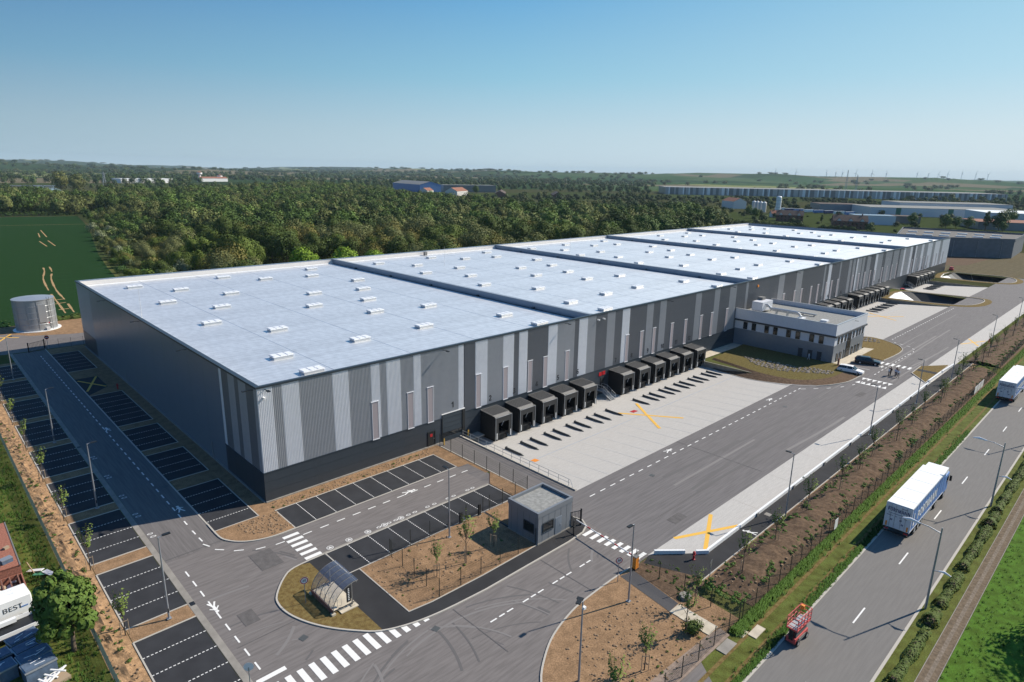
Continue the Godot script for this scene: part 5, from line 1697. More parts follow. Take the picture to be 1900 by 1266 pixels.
func truck(label: String, at: Vector3, lettered: bool) -> Node3D:
	# a curtain-sided trailer behind its tractor: rear doors at x = 0, driving towards +x
	var t := thing("articulated_truck", label, "truck", at, 0.0, "trucks on the main road")
	part(t, "rear_door", bx(Vector3(0.06, 2.78, 2.46)), M.offwhite, Vector3(0.0, 2.55, 0))
	var roof := part(t, "roof", bx(Vector3(13.5, 0.06, 2.52)), M.white, Vector3(6.8, 3.98, 0))
	part(roof, "roof_edge", bx(Vector3(13.5, 0.1, 0.06)), M.steel, Vector3(0, -0.02, 1.27))
	for k in 4:
		part(roof, "roof_bow", bx(Vector3(0.05, 0.02, 2.4)), M.dome, Vector3(-5.0 + 3.2 * k, 0.035, 0))
	for s in [-1.0, 1.0]:
		var c := part(t, "side_curtain", bx(Vector3(13.3, 2.62, 0.05)), M.blue, Vector3(6.8, 2.6, s * 1.24))
		for k in 13:
			part(c, "curtain_strap", bx(Vector3(0.05, 2.5, 0.012)), M.navy, Vector3(-6.2 + 1.03 * k, 0, s * 0.03))
		part(t, "side_rail", bx(Vector3(13.5, 0.14, 0.08)), M.offwhite, Vector3(6.8, 1.22, s * 1.24))
		part(t, "corner_post", bx(Vector3(0.12, 2.9, 0.08)), M.offwhite, Vector3(0.02, 2.55, s * 1.25))
		part(t, "under_guard", bx(Vector3(5.0, 0.5, 0.05)), M.galv, Vector3(7.0, 0.8, s * 1.15))
		part(t, "tail_light", bx(Vector3(0.06, 0.14, 0.4)), M.red, Vector3(-0.02, 0.92, s * 0.95))
		part(t, "marker_plate", bx(Vector3(0.02, 0.55, 0.16)), M.orange, Vector3(-0.045, 1.5, s * 1.02))
		for k in 3:
			wheel(t, Vector3(2.6 + 1.31 * k, 0.5, s * 1.02), 0.5, 0.38)
			part(t, "mudguard", bx(Vector3(1.1, 0.04, 0.4)), M.darkmetal, Vector3(2.6 + 1.31 * k, 1.06, s * 1.02))
		part(t, "mud_flap", bx(Vector3(0.03, 0.5, 0.42)), M.black, Vector3(1.9, 0.6, s * 1.0))
		wheel(t, Vector3(10.9, 0.5, s * 1.02), 0.5, 0.4)
		wheel(t, Vector3(14.7, 0.5, s * 1.05), 0.5, 0.32)
	part(t, "chassis", bx(Vector3(12.8, 0.24, 0.9)), M.darkmetal, Vector3(6.9, 1.0, 0))
	part(t, "floor", bx(Vector3(13.5, 0.12, 2.4)), M.darkmetal, Vector3(6.8, 1.18, 0))
	part(t, "bumper_bar", bx(Vector3(0.12, 0.14, 2.4)), M.darkmetal, Vector3(0.05, 0.62, 0))
	part(t, "front_wall", bx(Vector3(0.06, 2.78, 2.46)), M.offwhite, Vector3(13.55, 2.55, 0))
	for k in 4:
		part(t, "door_rod", bx(Vector3(0.03, 2.6, 0.035)), M.galv, Vector3(-0.05, 2.55, [-0.75, -0.3, 0.3, 0.75][k]))
	# tractor
	var cab := MB.new()
	cab.prism(PackedVector2Array([Vector2(13.85, -1.22), Vector2(15.7, -1.22), Vector2(15.95, -1.0), Vector2(15.95, 1.0), Vector2(15.7, 1.22), Vector2(13.85, 1.22)]), 0.9, 3.2)
	var cm := part(t, "cab", cab.done(), M.blue)
	part(cm, "windscreen", bx(Vector3(0.04, 0.9, 2.1)), M.glass, Vector3(15.96, 2.5, 0))
	part(cm, "roof_fairing", bx(Vector3(1.6, 0.6, 2.2)), M.white, Vector3(14.7, 3.5, 0))
	for s in [-1.0, 1.0]:
		part(cm, "side_window", bx(Vector3(0.8, 0.7, 0.04)), M.glass, Vector3(15.2, 2.45, s * 1.23))
		part(cm, "mirror", bx(Vector3(0.12, 0.7, 0.24)), M.darkmetal, Vector3(15.8, 2.4, s * 1.42))
	part(t, "tractor_chassis", bx(Vector3(5.6, 0.3, 0.9)), M.darkmetal, Vector3(12.7, 0.75, 0))
	var back := Basis(Vector3.UP, -PI / 2)
	var side := Basis()
	var rd := get_path_part(t, "rear_door")
	text(rd, "company_name", "PORTMANN", 0.38, M.navy, Vector3(-0.045, 0.72, 0), back, "Droid Sans", 0.012, 0.72, 1)
	for q in [[1.12, 0.7, -0.55], [0.98, 0.6, 0.7], [0.30, 1.9, 0.0], [0.02, 0.3, -0.8], [0.02, 0.22, -0.3], [0.02, 0.32, 0.15], [0.02, 0.6, 0.75], [-0.3, 0.3, -0.35], [-0.75, 0.34, -0.55], [-0.45, 0.24, 0.55]]:
		var n := maxi(2, int(q[1] / 0.12))
		for i in n:
			part(rd, "small_print", bx(Vector3(0.012, 0.07 if q[0] > -0.2 else 0.2, 0.075)), M.navy, Vector3(-0.04, q[0], -q[2] + (i - n * 0.5) * 0.12))
	var sc := t.get_node("side_curtain_001")
	text(sc, "company_name", "PORTMANN", 1.0, M.white, Vector3(-0.6, -0.15, 0.045), side, "Droid Sans", 0.012, 1.0, 1)
	text(sc, "company_initial", "L", 1.5, M.white, Vector3(-5.7, -0.2, 0.045), side, "Droid Sans", 0.012, 0.7, 1)
	return t

func get_path_part(t: Node, called: String) -> Node:
	return t.get_node(called)

func car_body(l: float, w: float, h: float, wagon: bool) -> Array:
	# side outline lofted across the width: lower body, and the glasshouse above it
	var low := MB.new()
	var st := []        # x, belt height, half width, bottom height
	for i in 17:
		var t := i / 16.0
		var x := lerpf(-l * 0.5, l * 0.5, t)
		var belt := h * (0.64 if t < 0.7 else lerpf(0.62, 0.46, (t - 0.7) / 0.3))
		if t < 0.04:
			belt = h * 0.56
		var hw := w * 0.5 * (1.0 - 0.16 * pow(absf(t - 0.5) * 2.0, 5))
		st.append([x, belt, hw, 0.22 + 0.12 * pow(absf(t - 0.5) * 2.0, 8)])
	var rings := []
	for s in st:
		var r := []
		for q in [[0.0, s[3]], [0.86, s[3]], [1.0, s[3] + 0.14], [1.0, s[1] * 0.72], [0.95, s[1] - 0.03], [0.86, s[1] + 0.015], [0.0, s[1] + 0.03]]:
			r.append(Vector3(s[0], q[1], q[0] * s[2]))
		for k in range(5, 0, -1):
			r.append(Vector3(r[k].x, r[k].y, -r[k].z))
		rings.append(r)
	loft(low, rings)
	var top := MB.new()
	var glass := MB.new()
	var back := -l * 0.49 if wagon else -l * 0.42
	var prof := [[back, 0.60, 0.60], [back + 0.35, 0.93, 0.94], [back + 1.0, 0.985, 1.0], [l * 0.03, 0.985, 1.0], [l * 0.09, 0.95, 0.97], [l * 0.235, 0.62, 0.62]]
	var roof_r := []
	var glass_r := []
	for s in prof:
		var k: float = clampf((s[1] - 0.6) / 0.38, 0, 1)
		var hw := w * 0.5 * lerpf(0.86, 0.68, k)
		var hy: float = h * s[1]
		glass_r.append([Vector3(s[0], h * 0.60, 0), Vector3(s[0], h * 0.60, w * 0.43), Vector3(s[0], hy, hw), Vector3(s[0], hy, 0), Vector3(s[0], hy, -hw), Vector3(s[0], h * 0.60, -w * 0.43)])
		roof_r.append([Vector3(s[0], hy - 0.03, 0), Vector3(s[0], hy - 0.03, hw - 0.01), Vector3(s[0], hy + 0.035, hw - 0.05), Vector3(s[0], hy + 0.055, 0), Vector3(s[0], hy + 0.035, -hw + 0.05), Vector3(s[0], hy - 0.03, -hw + 0.01)])
	loft(glass, glass_r)
	loft(top, roof_r.slice(1, 5))
	return [low.done(), glass.done(), top.done()]

func loft(b: MB, rings: Array) -> void:
	var n: int = rings[0].size()
	for i in rings.size() - 1:
		var cen := Vector3.ZERO
		for q in rings[i]:
			cen += q / n
		for k in n:
			var a: Vector3 = rings[i][k]
			var e: Vector3 = rings[i + 1][k]
			var f: Vector3 = rings[i + 1][(k + 1) % n]
			var g: Vector3 = rings[i][(k + 1) % n]
			b.quad(a, e, f, g, (a + e + f + g) * 0.25 - cen)
	for e in [0, rings.size() - 1]:
		var cen := Vector3.ZERO
		for q in rings[e]:
			cen += q / n
		for k in n:
			b.tri(cen, rings[e][k], rings[e][(k + 1) % n], Vector3(-1 if e == 0 else 1, 0, 0))

func car(label: String, at: Vector3, turn: float, paint: Material, l := 4.7, w := 1.83, h := 1.5, wagon := true) -> void:
	var t := thing("parked_car", label, "car", at, turn)
	var m := car_body(l, w, h, wagon)
	var body := part(t, "body", m[0], paint)
	part(t, "window_glass", m[1], M.glass)
	part(t, "roof", m[2], paint)
	for s in [-1.0, 1.0]:
		wheel(t, Vector3(l * 0.3, 0.32, s * (w * 0.5 - 0.12)), 0.33, 0.22)
		wheel(t, Vector3(-l * 0.29, 0.32, s * (w * 0.5 - 0.12)), 0.33, 0.22)
		part(t, "headlight", bx(Vector3(0.2, 0.14, 0.4)), M.dome, Vector3(l * 0.5 - 0.12, h * 0.43, s * w * 0.32))
		part(t, "tail_light", bx(Vector3(0.12, 0.2, 0.3)), M.red, Vector3(-l * 0.5 + 0.06, h * 0.55, s * w * 0.34))
		part(t, "mirror", bx(Vector3(0.14, 0.12, 0.2)), paint, Vector3(l * 0.16, h * 0.66, s * (w * 0.5 + 0.06)))
		for x in [-0.12, 0.1]:
			part(t, "pillar", bx(Vector3(0.07, h * 0.3, 0.05)), paint, Vector3(l * x, h * 0.78, s * w * 0.39)).rotation.x = -s * 0.28
		part(body, "sill", bx(Vector3(l * 0.42, 0.1, 0.04)), M.darkmetal, Vector3(0, 0.28, s * w * 0.495))
	part(body, "number_plate", bx(Vector3(0.03, 0.11, 0.5)), M.white, Vector3(l * 0.5 + 0.005, 0.42, 0))

func person(label: String, at: Vector3, turn: float, shirt: Color, trousers: Color, hair: Color, step := 0.1, lean := 0.0) -> void:
	# one continuous body: tapered capsules joined by a smooth minimum, meshed as surface nets
	var o := thing("person", label, "person", at, turn)
	var sh := Vector3(0, 1.44, lean)
	var bones := [[Vector3(0, 0.98, 0), Vector3(0, 1.2, lean * 0.5), 0.145, 0.14], [Vector3(0, 1.2, lean * 0.5), sh, 0.14, 0.15], [Vector3(0, 1.46, lean), Vector3(0, 1.56, lean + 0.01), 0.06, 0.055], [Vector3(0, 1.62, lean + 0.02), Vector3(0, 1.68, lean + 0.02), 0.085, 0.095]]
	for s in [-1.0, 1.0]:
		bones.append([Vector3(s * 0.09, 0.94, 0), Vector3(s * 0.105, 0.5, s * step * 0.6 + 0.02), 0.088, 0.06])
		bones.append([Vector3(s * 0.105, 0.5, s * step * 0.6 + 0.02), Vector3(s * 0.11, 0.08, s * step), 0.06, 0.04])
		bones.append([Vector3(s * 0.11, 0.05, s * step - 0.04), Vector3(s * 0.12, 0.04, s * step + 0.16), 0.042, 0.035])
		bones.append([Vector3(s * 0.17, 1.42, lean), Vector3(s * 0.26, 1.14, lean - 0.03), 0.058, 0.045])
		bones.append([Vector3(s * 0.26, 1.14, lean - 0.03), Vector3(s * 0.22, 0.93, lean + 0.13), 0.043, 0.03])
		bones.append([Vector3(s * 0.22, 0.93, lean + 0.13), Vector3(s * 0.21, 0.85, lean + 0.17), 0.036, 0.025])
	var c := 0.034
	var lo := Vector3(-0.36, -0.03, -0.34)
	var dim := Vector3i(22, 54, 20)
	var f := PackedFloat32Array()
	f.resize(dim.x * dim.y * dim.z)
	for k in dim.z:
		for j in dim.y:
			for i in dim.x:
				var p := lo + Vector3(i, j, k) * c
				var d := 9.0
				for b in bones:
					var ab: Vector3 = b[1] - b[0]
					var t := clampf((p - (b[0] as Vector3)).dot(ab) / ab.length_squared(), 0, 1)
					var e: float = p.distance_to(b[0] + ab * t) - lerpf(b[2], b[3], t)
					var h := clampf(0.5 + 0.5 * (d - e) / 0.035, 0, 1)
					d = lerpf(d, e, h) - 0.035 * h * (1.0 - h)
				f[i + dim.x * (j + dim.y * k)] = d
	var at_cell := {}
	var corner := [Vector3i(0, 0, 0), Vector3i(1, 0, 0), Vector3i(0, 1, 0), Vector3i(1, 1, 0), Vector3i(0, 0, 1), Vector3i(1, 0, 1), Vector3i(0, 1, 1), Vector3i(1, 1, 1)]
	var edges := [[0, 1], [2, 3], [4, 5], [6, 7], [0, 2], [1, 3], [4, 6], [5, 7], [0, 4], [1, 5], [2, 6], [3, 7]]
	for k in dim.z - 1:
		for j in dim.y - 1:
			for i in dim.x - 1:
				var val := []
				for q in corner:
					val.append(f[i + q.x + dim.x * (j + q.y + dim.y * (k + q.z))])
				var sum := Vector3.ZERO
				var n := 0
				for e in edges:
					if (val[e[0]] < 0.0) != (val[e[1]] < 0.0):
						var t: float = val[e[0]] / (val[e[0]] - val[e[1]])
						sum += Vector3(corner[e[0]]).lerp(Vector3(corner[e[1]]), t)
						n += 1
				if n:
					at_cell[Vector3i(i, j, k)] = [lo + (Vector3(i, j, k) + sum / n) * c, Vector3(val[1] - val[0] + val[3] - val[2] + val[5] - val[4] + val[7] - val[6], val[2] - val[0] + val[3] - val[1] + val[6] - val[4] + val[7] - val[5], val[4] - val[0] + val[5] - val[1] + val[6] - val[2] + val[7] - val[3]).normalized()]
	var b2 := MB.new()
	for key in at_cell:
		for ax in 3:
			var q: Vector3i = key
			var e := Vector3i.ZERO
			e[ax] = 1
			var n0: float = f[q.x + dim.x * (q.y + dim.y * q.z)]
			var q1 := q + e
			var n1: float = f[q1.x + dim.x * (q1.y + dim.y * q1.z)]
			if (n0 < 0.0) == (n1 < 0.0):
				continue
			var u := Vector3i.ZERO
			u[(ax + 1) % 3] = 1
			var w := Vector3i.ZERO
			w[(ax + 2) % 3] = 1
			var cells := [q, q - u, q - u - w, q - w]
			if not (at_cell.has(cells[1]) and at_cell.has(cells[2]) and at_cell.has(cells[3])):
				continue
			var pp := []
			for x in cells:
				pp.append(at_cell[x])
			for tr in [[0, 1, 2], [0, 2, 3]]:
				b2.smooth([pp[tr[0]][0], pp[tr[1]][0], pp[tr[2]][0]], [pp[tr[0]][1], pp[tr[1]][1], pp[tr[2]][1]])
				var mid: Vector3 = (pp[tr[0]][0] + pp[tr[1]][0] + pp[tr[2]][0]) / 3.0
				var col := Color(0.42, 0.24, 0.17)
				if mid.y < 0.09:
					col = Color(0.02, 0.018, 0.018)
				elif mid.y < 1.0 and absf(mid.x) < 0.2:
					col = trousers
				elif mid.y < 1.49 and not (absf(mid.x) > 0.17 and mid.y < 1.08):
					col = shirt
				elif mid.y > 1.7 or (mid.y > 1.6 and mid.z < lean):
					col = hair
				for z in 3:
					b2.c.append(col)
	var mm := mat(Color.WHITE, 0.8)
	mm.vertex_color_use_as_albedo = true
	part(o, "body", b2.done(), mm)

func vehicles() -> void:
	truck("white roofed truck with blue curtain side, the nearer one on main road", Vector3(47.1, 0.02, 53.05), true)
	truck("white roofed truck at the right edge, the farther one on main road", Vector3(110.4, 0.02, 52.3), true)
	car("white estate car parked by the office terrace", Vector3(108.75, 0.03, 27.3), -PI / 2 + 0.1, M.white, 4.75, 1.84, 1.48)
	car("black estate car parked by the office terrace", Vector3(118.3, 0.03, 27.4), -PI / 2 + 0.35, mat(lin(0.012, 0.018, 0.03), 0.15, 0.3), 4.85, 1.88, 1.55)
	car("small red car parked before the docks at the first pond", Vector3(231.0, -1.1, 3.0), 0.1, M.red, 3.9, 1.72, 1.5, false)
	car("small red car parked at the far end of the warehouse", Vector3(304.8, 0.04, 1.5), 0.2, M.red, 3.9, 1.72, 1.5, false)
	person("person in white shirt standing with another left of the crossing", Vector3(112.2, 0.02, 33.3), 0.6, Color(0.6, 0.62, 0.66), Color(0.02, 0.025, 0.04), Color(0.03, 0.02, 0.015))
	person("person in dark jacket standing left of the crossing", Vector3(113.2, 0.02, 33.35), -1.9, Color(0.02, 0.022, 0.03), Color(0.02, 0.02, 0.025), Color(0.02, 0.015, 0.01))
	person("person in pale blue shirt in the group on the right", Vector3(112.9, 0.02, 34.3), 1.5, Color(0.42, 0.48, 0.6), Color(0.03, 0.035, 0.06), Color(0.05, 0.03, 0.02), 0.14)
	person("person in dark clothes at the back of the group on the right", Vector3(114.1, 0.02, 34.2), -2.4, Color(0.025, 0.025, 0.03), Color(0.02, 0.02, 0.025), Color(0.02, 0.015, 0.01))
	person("person in white top nearest the concrete lane", Vector3(112.4, 0.02, 34.95), 2.4, Color(0.6, 0.62, 0.65), Color(0.02, 0.02, 0.03), Color(0.03, 0.02, 0.015), 0.12)
	person("person in white clothes walking past the office side doors", Vector3(110.9, 0.12, 18.1), PI, Color(0.62, 0.62, 0.64), Color(0.45, 0.45, 0.5), Color(0.03, 0.02, 0.015), 0.2)
	# red scissor lift
	var t := thing("scissor_lift", "red scissor lift with railed platform at the near kerb of main road", "scissor lift", Vector3(23.3, 0.02, 52.35), -0.05)
	part(t, "chassis", bx(Vector3(2.3, 0.5, 0.8)), M.liftred, Vector3(0, 0.5, 0))
	for s in [-1.0, 1.0]:
		for x in [-0.8, 0.8]:
			wheel(t, Vector3(x, 0.27, s * 0.44), 0.27, 0.2)
		for k in 4:
			var b := MB.new()
			b.bar(Vector3(-0.95, 0.8 + 0.17 * k, s * 0.3), Vector3(0.95, 0.93 + 0.17 * k, s * 0.3), 0.07, 0.1)
			b.bar(Vector3(0.95, 0.8 + 0.17 * k, s * 0.22), Vector3(-0.95, 0.93 + 0.17 * k, s * 0.22), 0.07, 0.1)
			part(t, "scissor_arm", b.done(), M.guide)
	part(t, "platform", bx(Vector3(2.5, 0.12, 0.95)), M.liftred, Vector3(0, 1.58, 0))
	part(t, "platform_floor", bx(Vector3(2.3, 0.02, 0.8)), M.galv, Vector3(0, 1.655, 0))
	for s in [-1.0, 1.0]:
		for k in 5:
			part(t, "rail_post", bx(Vector3(0.05, 1.05, 0.05)), M.liftred, Vector3(-1.22 + 0.61 * k, 2.14, s * 0.45))
		for y in [1.85, 2.25, 2.66]:
			part(t, "rail", bx(Vector3(2.5, 0.05, 0.05)), M.liftred, Vector3(0, y, s * 0.45))
	for x in [-1.22, 1.22]:
		for y in [1.85, 2.25, 2.66]:
			part(t, "rail", bx(Vector3(0.05, 0.05, 0.85)), M.liftred, Vector3(x, y, 0))
	part(t, "control_box", bx(Vector3(0.25, 0.35, 0.3)), M.orange, Vector3(1.05, 2.5, -0.25))
	part(t, "ladder", bx(Vector3(0.06, 1.0, 0.35)), M.darkmetal, Vector3(-1.2, 1.05, 0))
	part(t, "battery_box", bx(Vector3(1.2, 0.3, 0.9)), M.hood, Vector3(0, 0.45, 0))
	yard()

func yard() -> void:
	# things lying about in the yard at the left edge
	var c := thing("shipping_container", "long rusty brown container in the yard at the left edge", "container", Vector3(-24.25, 0, -4.2))
	part(c, "roof", bx(Vector3(2.44, 0.08, 9.8)), M.rust, Vector3(0, 2.56, 0))
	for s in [-1.0, 1.0]:
		var b := MB.new()
		for k in 40:
			b.box(Vector3(s * 1.18, 1.3, -4.85 + 0.245 * k), Vector3(0.06 + 0.06 * (k % 2), 2.45, 0.245), Basis(), true)
		part(c, "side_wall", b.done(), M.rust)
	part(c, "end_wall", bx(Vector3(2.4, 2.5, 0.08)), M.rust, Vector3(0, 1.3, -4.85))
	part(c, "end_wall", bx(Vector3(2.4, 2.5, 0.08)), M.rust, Vector3(0, 1.3, 4.82))
	part(c, "roof_rail", bx(Vector3(0.1, 0.12, 9.85)), M.hood, Vector3(1.2, 2.58, 0))
	for q in [[-24.9, 0.0, 0.2, "bluish plastic crate on the container roof, outer one"], [-23.9, -0.5, 0.3, "bluish plastic crate on the container roof near its edge"], [-23.6, -3.2, 0.5, "small brown wooden block on the container roof"]]:
		var o := thing("roof_crate", q[3], "crate", Vector3(q[0], 2.6, q[1]), q[2])
		var m: Material = M.crate if q[2] < 0.45 else M.wood
		var k := 1.0 if q[2] < 0.45 else 0.5
		part(o, "crate_body", bx(Vector3(0.85, 0.4, 0.6) * k), m, Vector3(0, 0.2 * k, 0))
		part(o, "crate_rim", bx(Vector3(0.9, 0.06, 0.65) * k), M.galv if k > 0.9 else m, Vector3(0, 0.4 * k, 0))
	var s := thing("scrap_skip", "open rusty skip full of white scraps behind the white van", "skip", Vector3(-24.3, 0, 2.2))
	part(s, "floor", bx(Vector3(2.4, 0.1, 2.6)), M.rust, Vector3(0, 0.1, 0))
	for q in [[1.2, 0.0, 0.1, 2.6], [-1.2, 0.0, 0.1, 2.6], [0.0, 1.25, 2.3, 0.1], [0.0, -1.25, 2.3, 0.1]]:
		part(s, "side_wall", bx(Vector3(q[2], 1.8, q[3])), M.rust, Vector3(q[0], 0.95, q[1]))
	for k in 4:
		part(s, "cross_rib", bx(Vector3(0.1, 0.14, 2.5)), M.brick, Vector3(-0.9 + 0.6 * k, 1.82, 0))
	for k in 16:
		var o := part(s, "scrap", bx(Vector3(rng.randf_range(0.2, 0.6), 0.1, rng.randf_range(0.2, 0.5))), [M.white, M.galv, M.wood, M.rust][k % 4], Vector3(rng.randf_range(-0.9, 0.9), rng.randf_range(0.9, 1.5), rng.randf_range(-0.9, 0.9)), rng.randf() * 3.0)
		o.rotation.x = rng.randf_range(-0.4, 0.4)
	var v := thing("panel_van", "white panel van lettered BEST parked in the yard at the left edge", "van", Vector3(-25.75, 0, 4.9), PI + 0.1)
	var b := MB.new()
	var rings := []
	for q in [[-2.7, 1.3, 2.1, 0.85], [-2.6, 1.35, 2.42, 0.96], [0.8, 1.35, 2.5, 0.98], [1.3, 1.35, 2.45, 0.98], [2.15, 1.3, 1.5, 0.97], [2.6, 1.1, 1.1, 0.9]]:
		rings.append([Vector3(q[0], 0.35, -q[3]), Vector3(q[0], q[2] - 0.25, -q[3]), Vector3(q[0], q[2], -q[3] + 0.22), Vector3(q[0], q[2], q[3] - 0.22), Vector3(q[0], q[2] - 0.25, q[3]), Vector3(q[0], 0.35, q[3])])
	loft(b, rings)
	var vb := part(v, "body", b.done(), M.white)
	for z in [-1.0, 1.0]:
		for x in [-1.75, 1.65]:
			wheel(v, Vector3(x, 0.34, z * 0.86), 0.34, 0.24)
	part(v, "windscreen", bx(Vector3(0.05, 0.95, 1.6)), M.glass, Vector3(1.78, 1.98, 0)).rotation.z = 0.75
	for z in [-1.0, 1.0]:
		part(v, "side_window", bx(Vector3(0.8, 0.55, 0.04)), M.glass, Vector3(1.0, 1.75, z * 0.985))
		part(v, "door_seam", bx(Vector3(0.03, 1.5, 0.012)), M.galv, Vector3(0.35, 1.2, z * 0.985))
	part(v, "tail_light", bx(Vector3(0.06, 0.5, 0.12)), M.red, Vector3(-2.68, 1.2, 0.8))
	part(v, "roof_rib", bx(Vector3(2.2, 0.03, 0.08)), M.dome, Vector3(-0.6, 2.485, 0.3))
	part(v, "roof_rib", bx(Vector3(2.2, 0.03, 0.08)), M.dome, Vector3(-0.6, 2.485, -0.3))
	text(vb, "van_lettering", "BEST", 0.42, M.lettering, Vector3(-1.25, 1.45, -0.985), Basis(Vector3.UP, PI), "Droid Sans", 0.014, 1.1)
	part(vb, "blue_flash", bx(Vector3(0.5, 0.1, 0.012)), M.blue, Vector3(-2.1, 1.3, -0.985))
	# flat trailer with big blue-grey tubs
	var fl := thing("flat_trailer", "flat trailer frame with white rails in the yard behind the van", "trailer", Vector3(-24.2, 0, 7.6), 0.1)
	part(fl, "deck", bx(Vector3(4.6, 0.12, 2.0)), M.darkmetal, Vector3(-0.6, 0.7, 0))
	for z in [-1.0, 1.0]:
		part(fl, "side_rail", bx(Vector3(4.6, 0.35, 0.06)), M.white, Vector3(-0.6, 0.95, z))
		wheel(fl, Vector3(-0.3, 0.35, z * 0.9), 0.35, 0.24)
	part(fl, "rolled_sheet", bx(Vector3(2.2, 0.35, 0.35)), M.white, Vector3(-1.2, 1.1, -0.7))
	part(fl, "end_frame", bx(Vector3(0.08, 0.7, 2.0)), M.offwhite, Vector3(1.6, 1.1, 0))
	var i := 0
	for q in [[-24.3, 9.9, 0.25, "uppermost"], [-24.1, 11.4, 0.2, "second from the top"], [-24.0, 12.8, 0.18, "third from the top"], [-23.9, 14.2, 0.16, "lowest of the larger row"], [-26.3, 11.2, 0.2, "left edge one beside the second"], [-26.2, 12.9, 0.2, "left edge one beside the third"]]:
		var o := thing("plastic_tub", "large bluish grey covered tub in the yard, " + str(q[3]), "tub", Vector3(q[0], 0, q[1]), q[2], "bluish covered tubs in the yard")
		part(o, "tub_body", bx(Vector3(2.0, 1.1, 1.2)), M.crate, Vector3(0, 0.58, 0))
		part(o, "tub_rim", bx(Vector3(2.12, 0.1, 1.32)), M.galv, Vector3(0, 1.12, 0))
		var lid := part(o, "cover", bx(Vector3(1.95, 0.08, 1.15)), M.crate, Vector3(0, 1.2, 0))
		lid.rotation.x = 0.06 * ((i % 3) - 1)
		for k in 3:
			part(o, "cover_fold", bx(Vector3(rng.randf_range(0.3, 0.9), 0.02, 0.05)), M.dome, Vector3(rng.randf_range(-0.6, 0.6), 1.26 + 0.01 * k, rng.randf_range(-0.4, 0.4)), rng.randf_range(-0.4, 0.4))
		i += 1
	var ww := thing("window_frame_stack", "heap of white window frames in the yard's bottom left corner", "window frames", Vector3(-23.6, 0, 15.8), 0.3)
	for k in 4:
		part(ww, "frame", bx(Vector3(2.2, 0.08, 0.12)), M.white, Vector3(0.1 * k, 0.4 + 0.12 * k, -0.5 + 0.3 * k), 0.15 * k)
		part(ww, "frame", bx(Vector3(0.12, 0.08, 1.2)), M.white, Vector3(-0.8 + 0.5 * k, 0.44 + 0.12 * k, 0), 0.15 * k)
	part(ww, "pallet", bx(Vector3(2.4, 0.3, 1.4)), M.wood, Vector3(0, 0.15, 0))
	var wb := thing("fallen_panel", "white and green boards lying against the green fence in the yard", "boards", Vector3(-21.6, 0, -1.2), -0.9)
	part(wb, "board", bx(Vector3(1.7, 0.06, 0.4)), M.white, Vector3(-0.5, 0.3, 0)).rotation.z = 0.2
	part(wb, "board", bx(Vector3(1.2, 0.05, 0.7)), mat(lin(0.06, 0.22, 0.13), 0.6), Vector3(0.3, 0.22, 0.2), 0.3)
	part(wb, "board", bx(Vector3(1.3, 0.05, 0.5)), M.offwhite, Vector3(1.0, 0.3, 0.1), -0.3)
	part(wb, "post", bx(Vector3(0.07, 1.4, 0.07)), M.wood, Vector3(-0.6, 0.7, 0.3)).rotation.z = 0.5

# ---------------------------------------------------------------- buildings far off
func shed(called: String, label: String, category: String, at: Vector3, turn: float, l: float, w: float, h: float, wall_m: Material, roof_m: Material, ridge := 0.0) -> Node3D:
	var t := thing(called, label, category, at, turn)
	part(t, "wall", bx(Vector3(l, h, w)), wall_m, Vector3(0, h * 0.5, 0))
	var b := MB.new()
	var e := 0.3
	if ridge > 0.0:
		for s in [-1.0, 1.0]:
			b.quad(Vector3(-l / 2 - e, h - 0.02, s * (w / 2 + e)), Vector3(l / 2 + e, h - 0.02, s * (w / 2 + e)), Vector3(l / 2 + e, h + ridge, 0), Vector3(-l / 2 - e, h + ridge, 0), Vector3(0, 1, s))
		part(t, "roof", b.done(), roof_m)
		for s in [-1.0, 1.0]:
			var g := MB.new()
			g.tri(Vector3(s * l / 2, h, -w / 2), Vector3(s * l / 2, h, w / 2), Vector3(s * l / 2, h + ridge - 0.1, 0), Vector3(s, 0, 0))
			part(t, "gable", g.done(), wall_m)
	else:
		part(t, "roof", bx(Vector3(l + 0.2, 0.3, w + 0.2)), roof_m, Vector3(0, h + 0.1, 0))
	return t

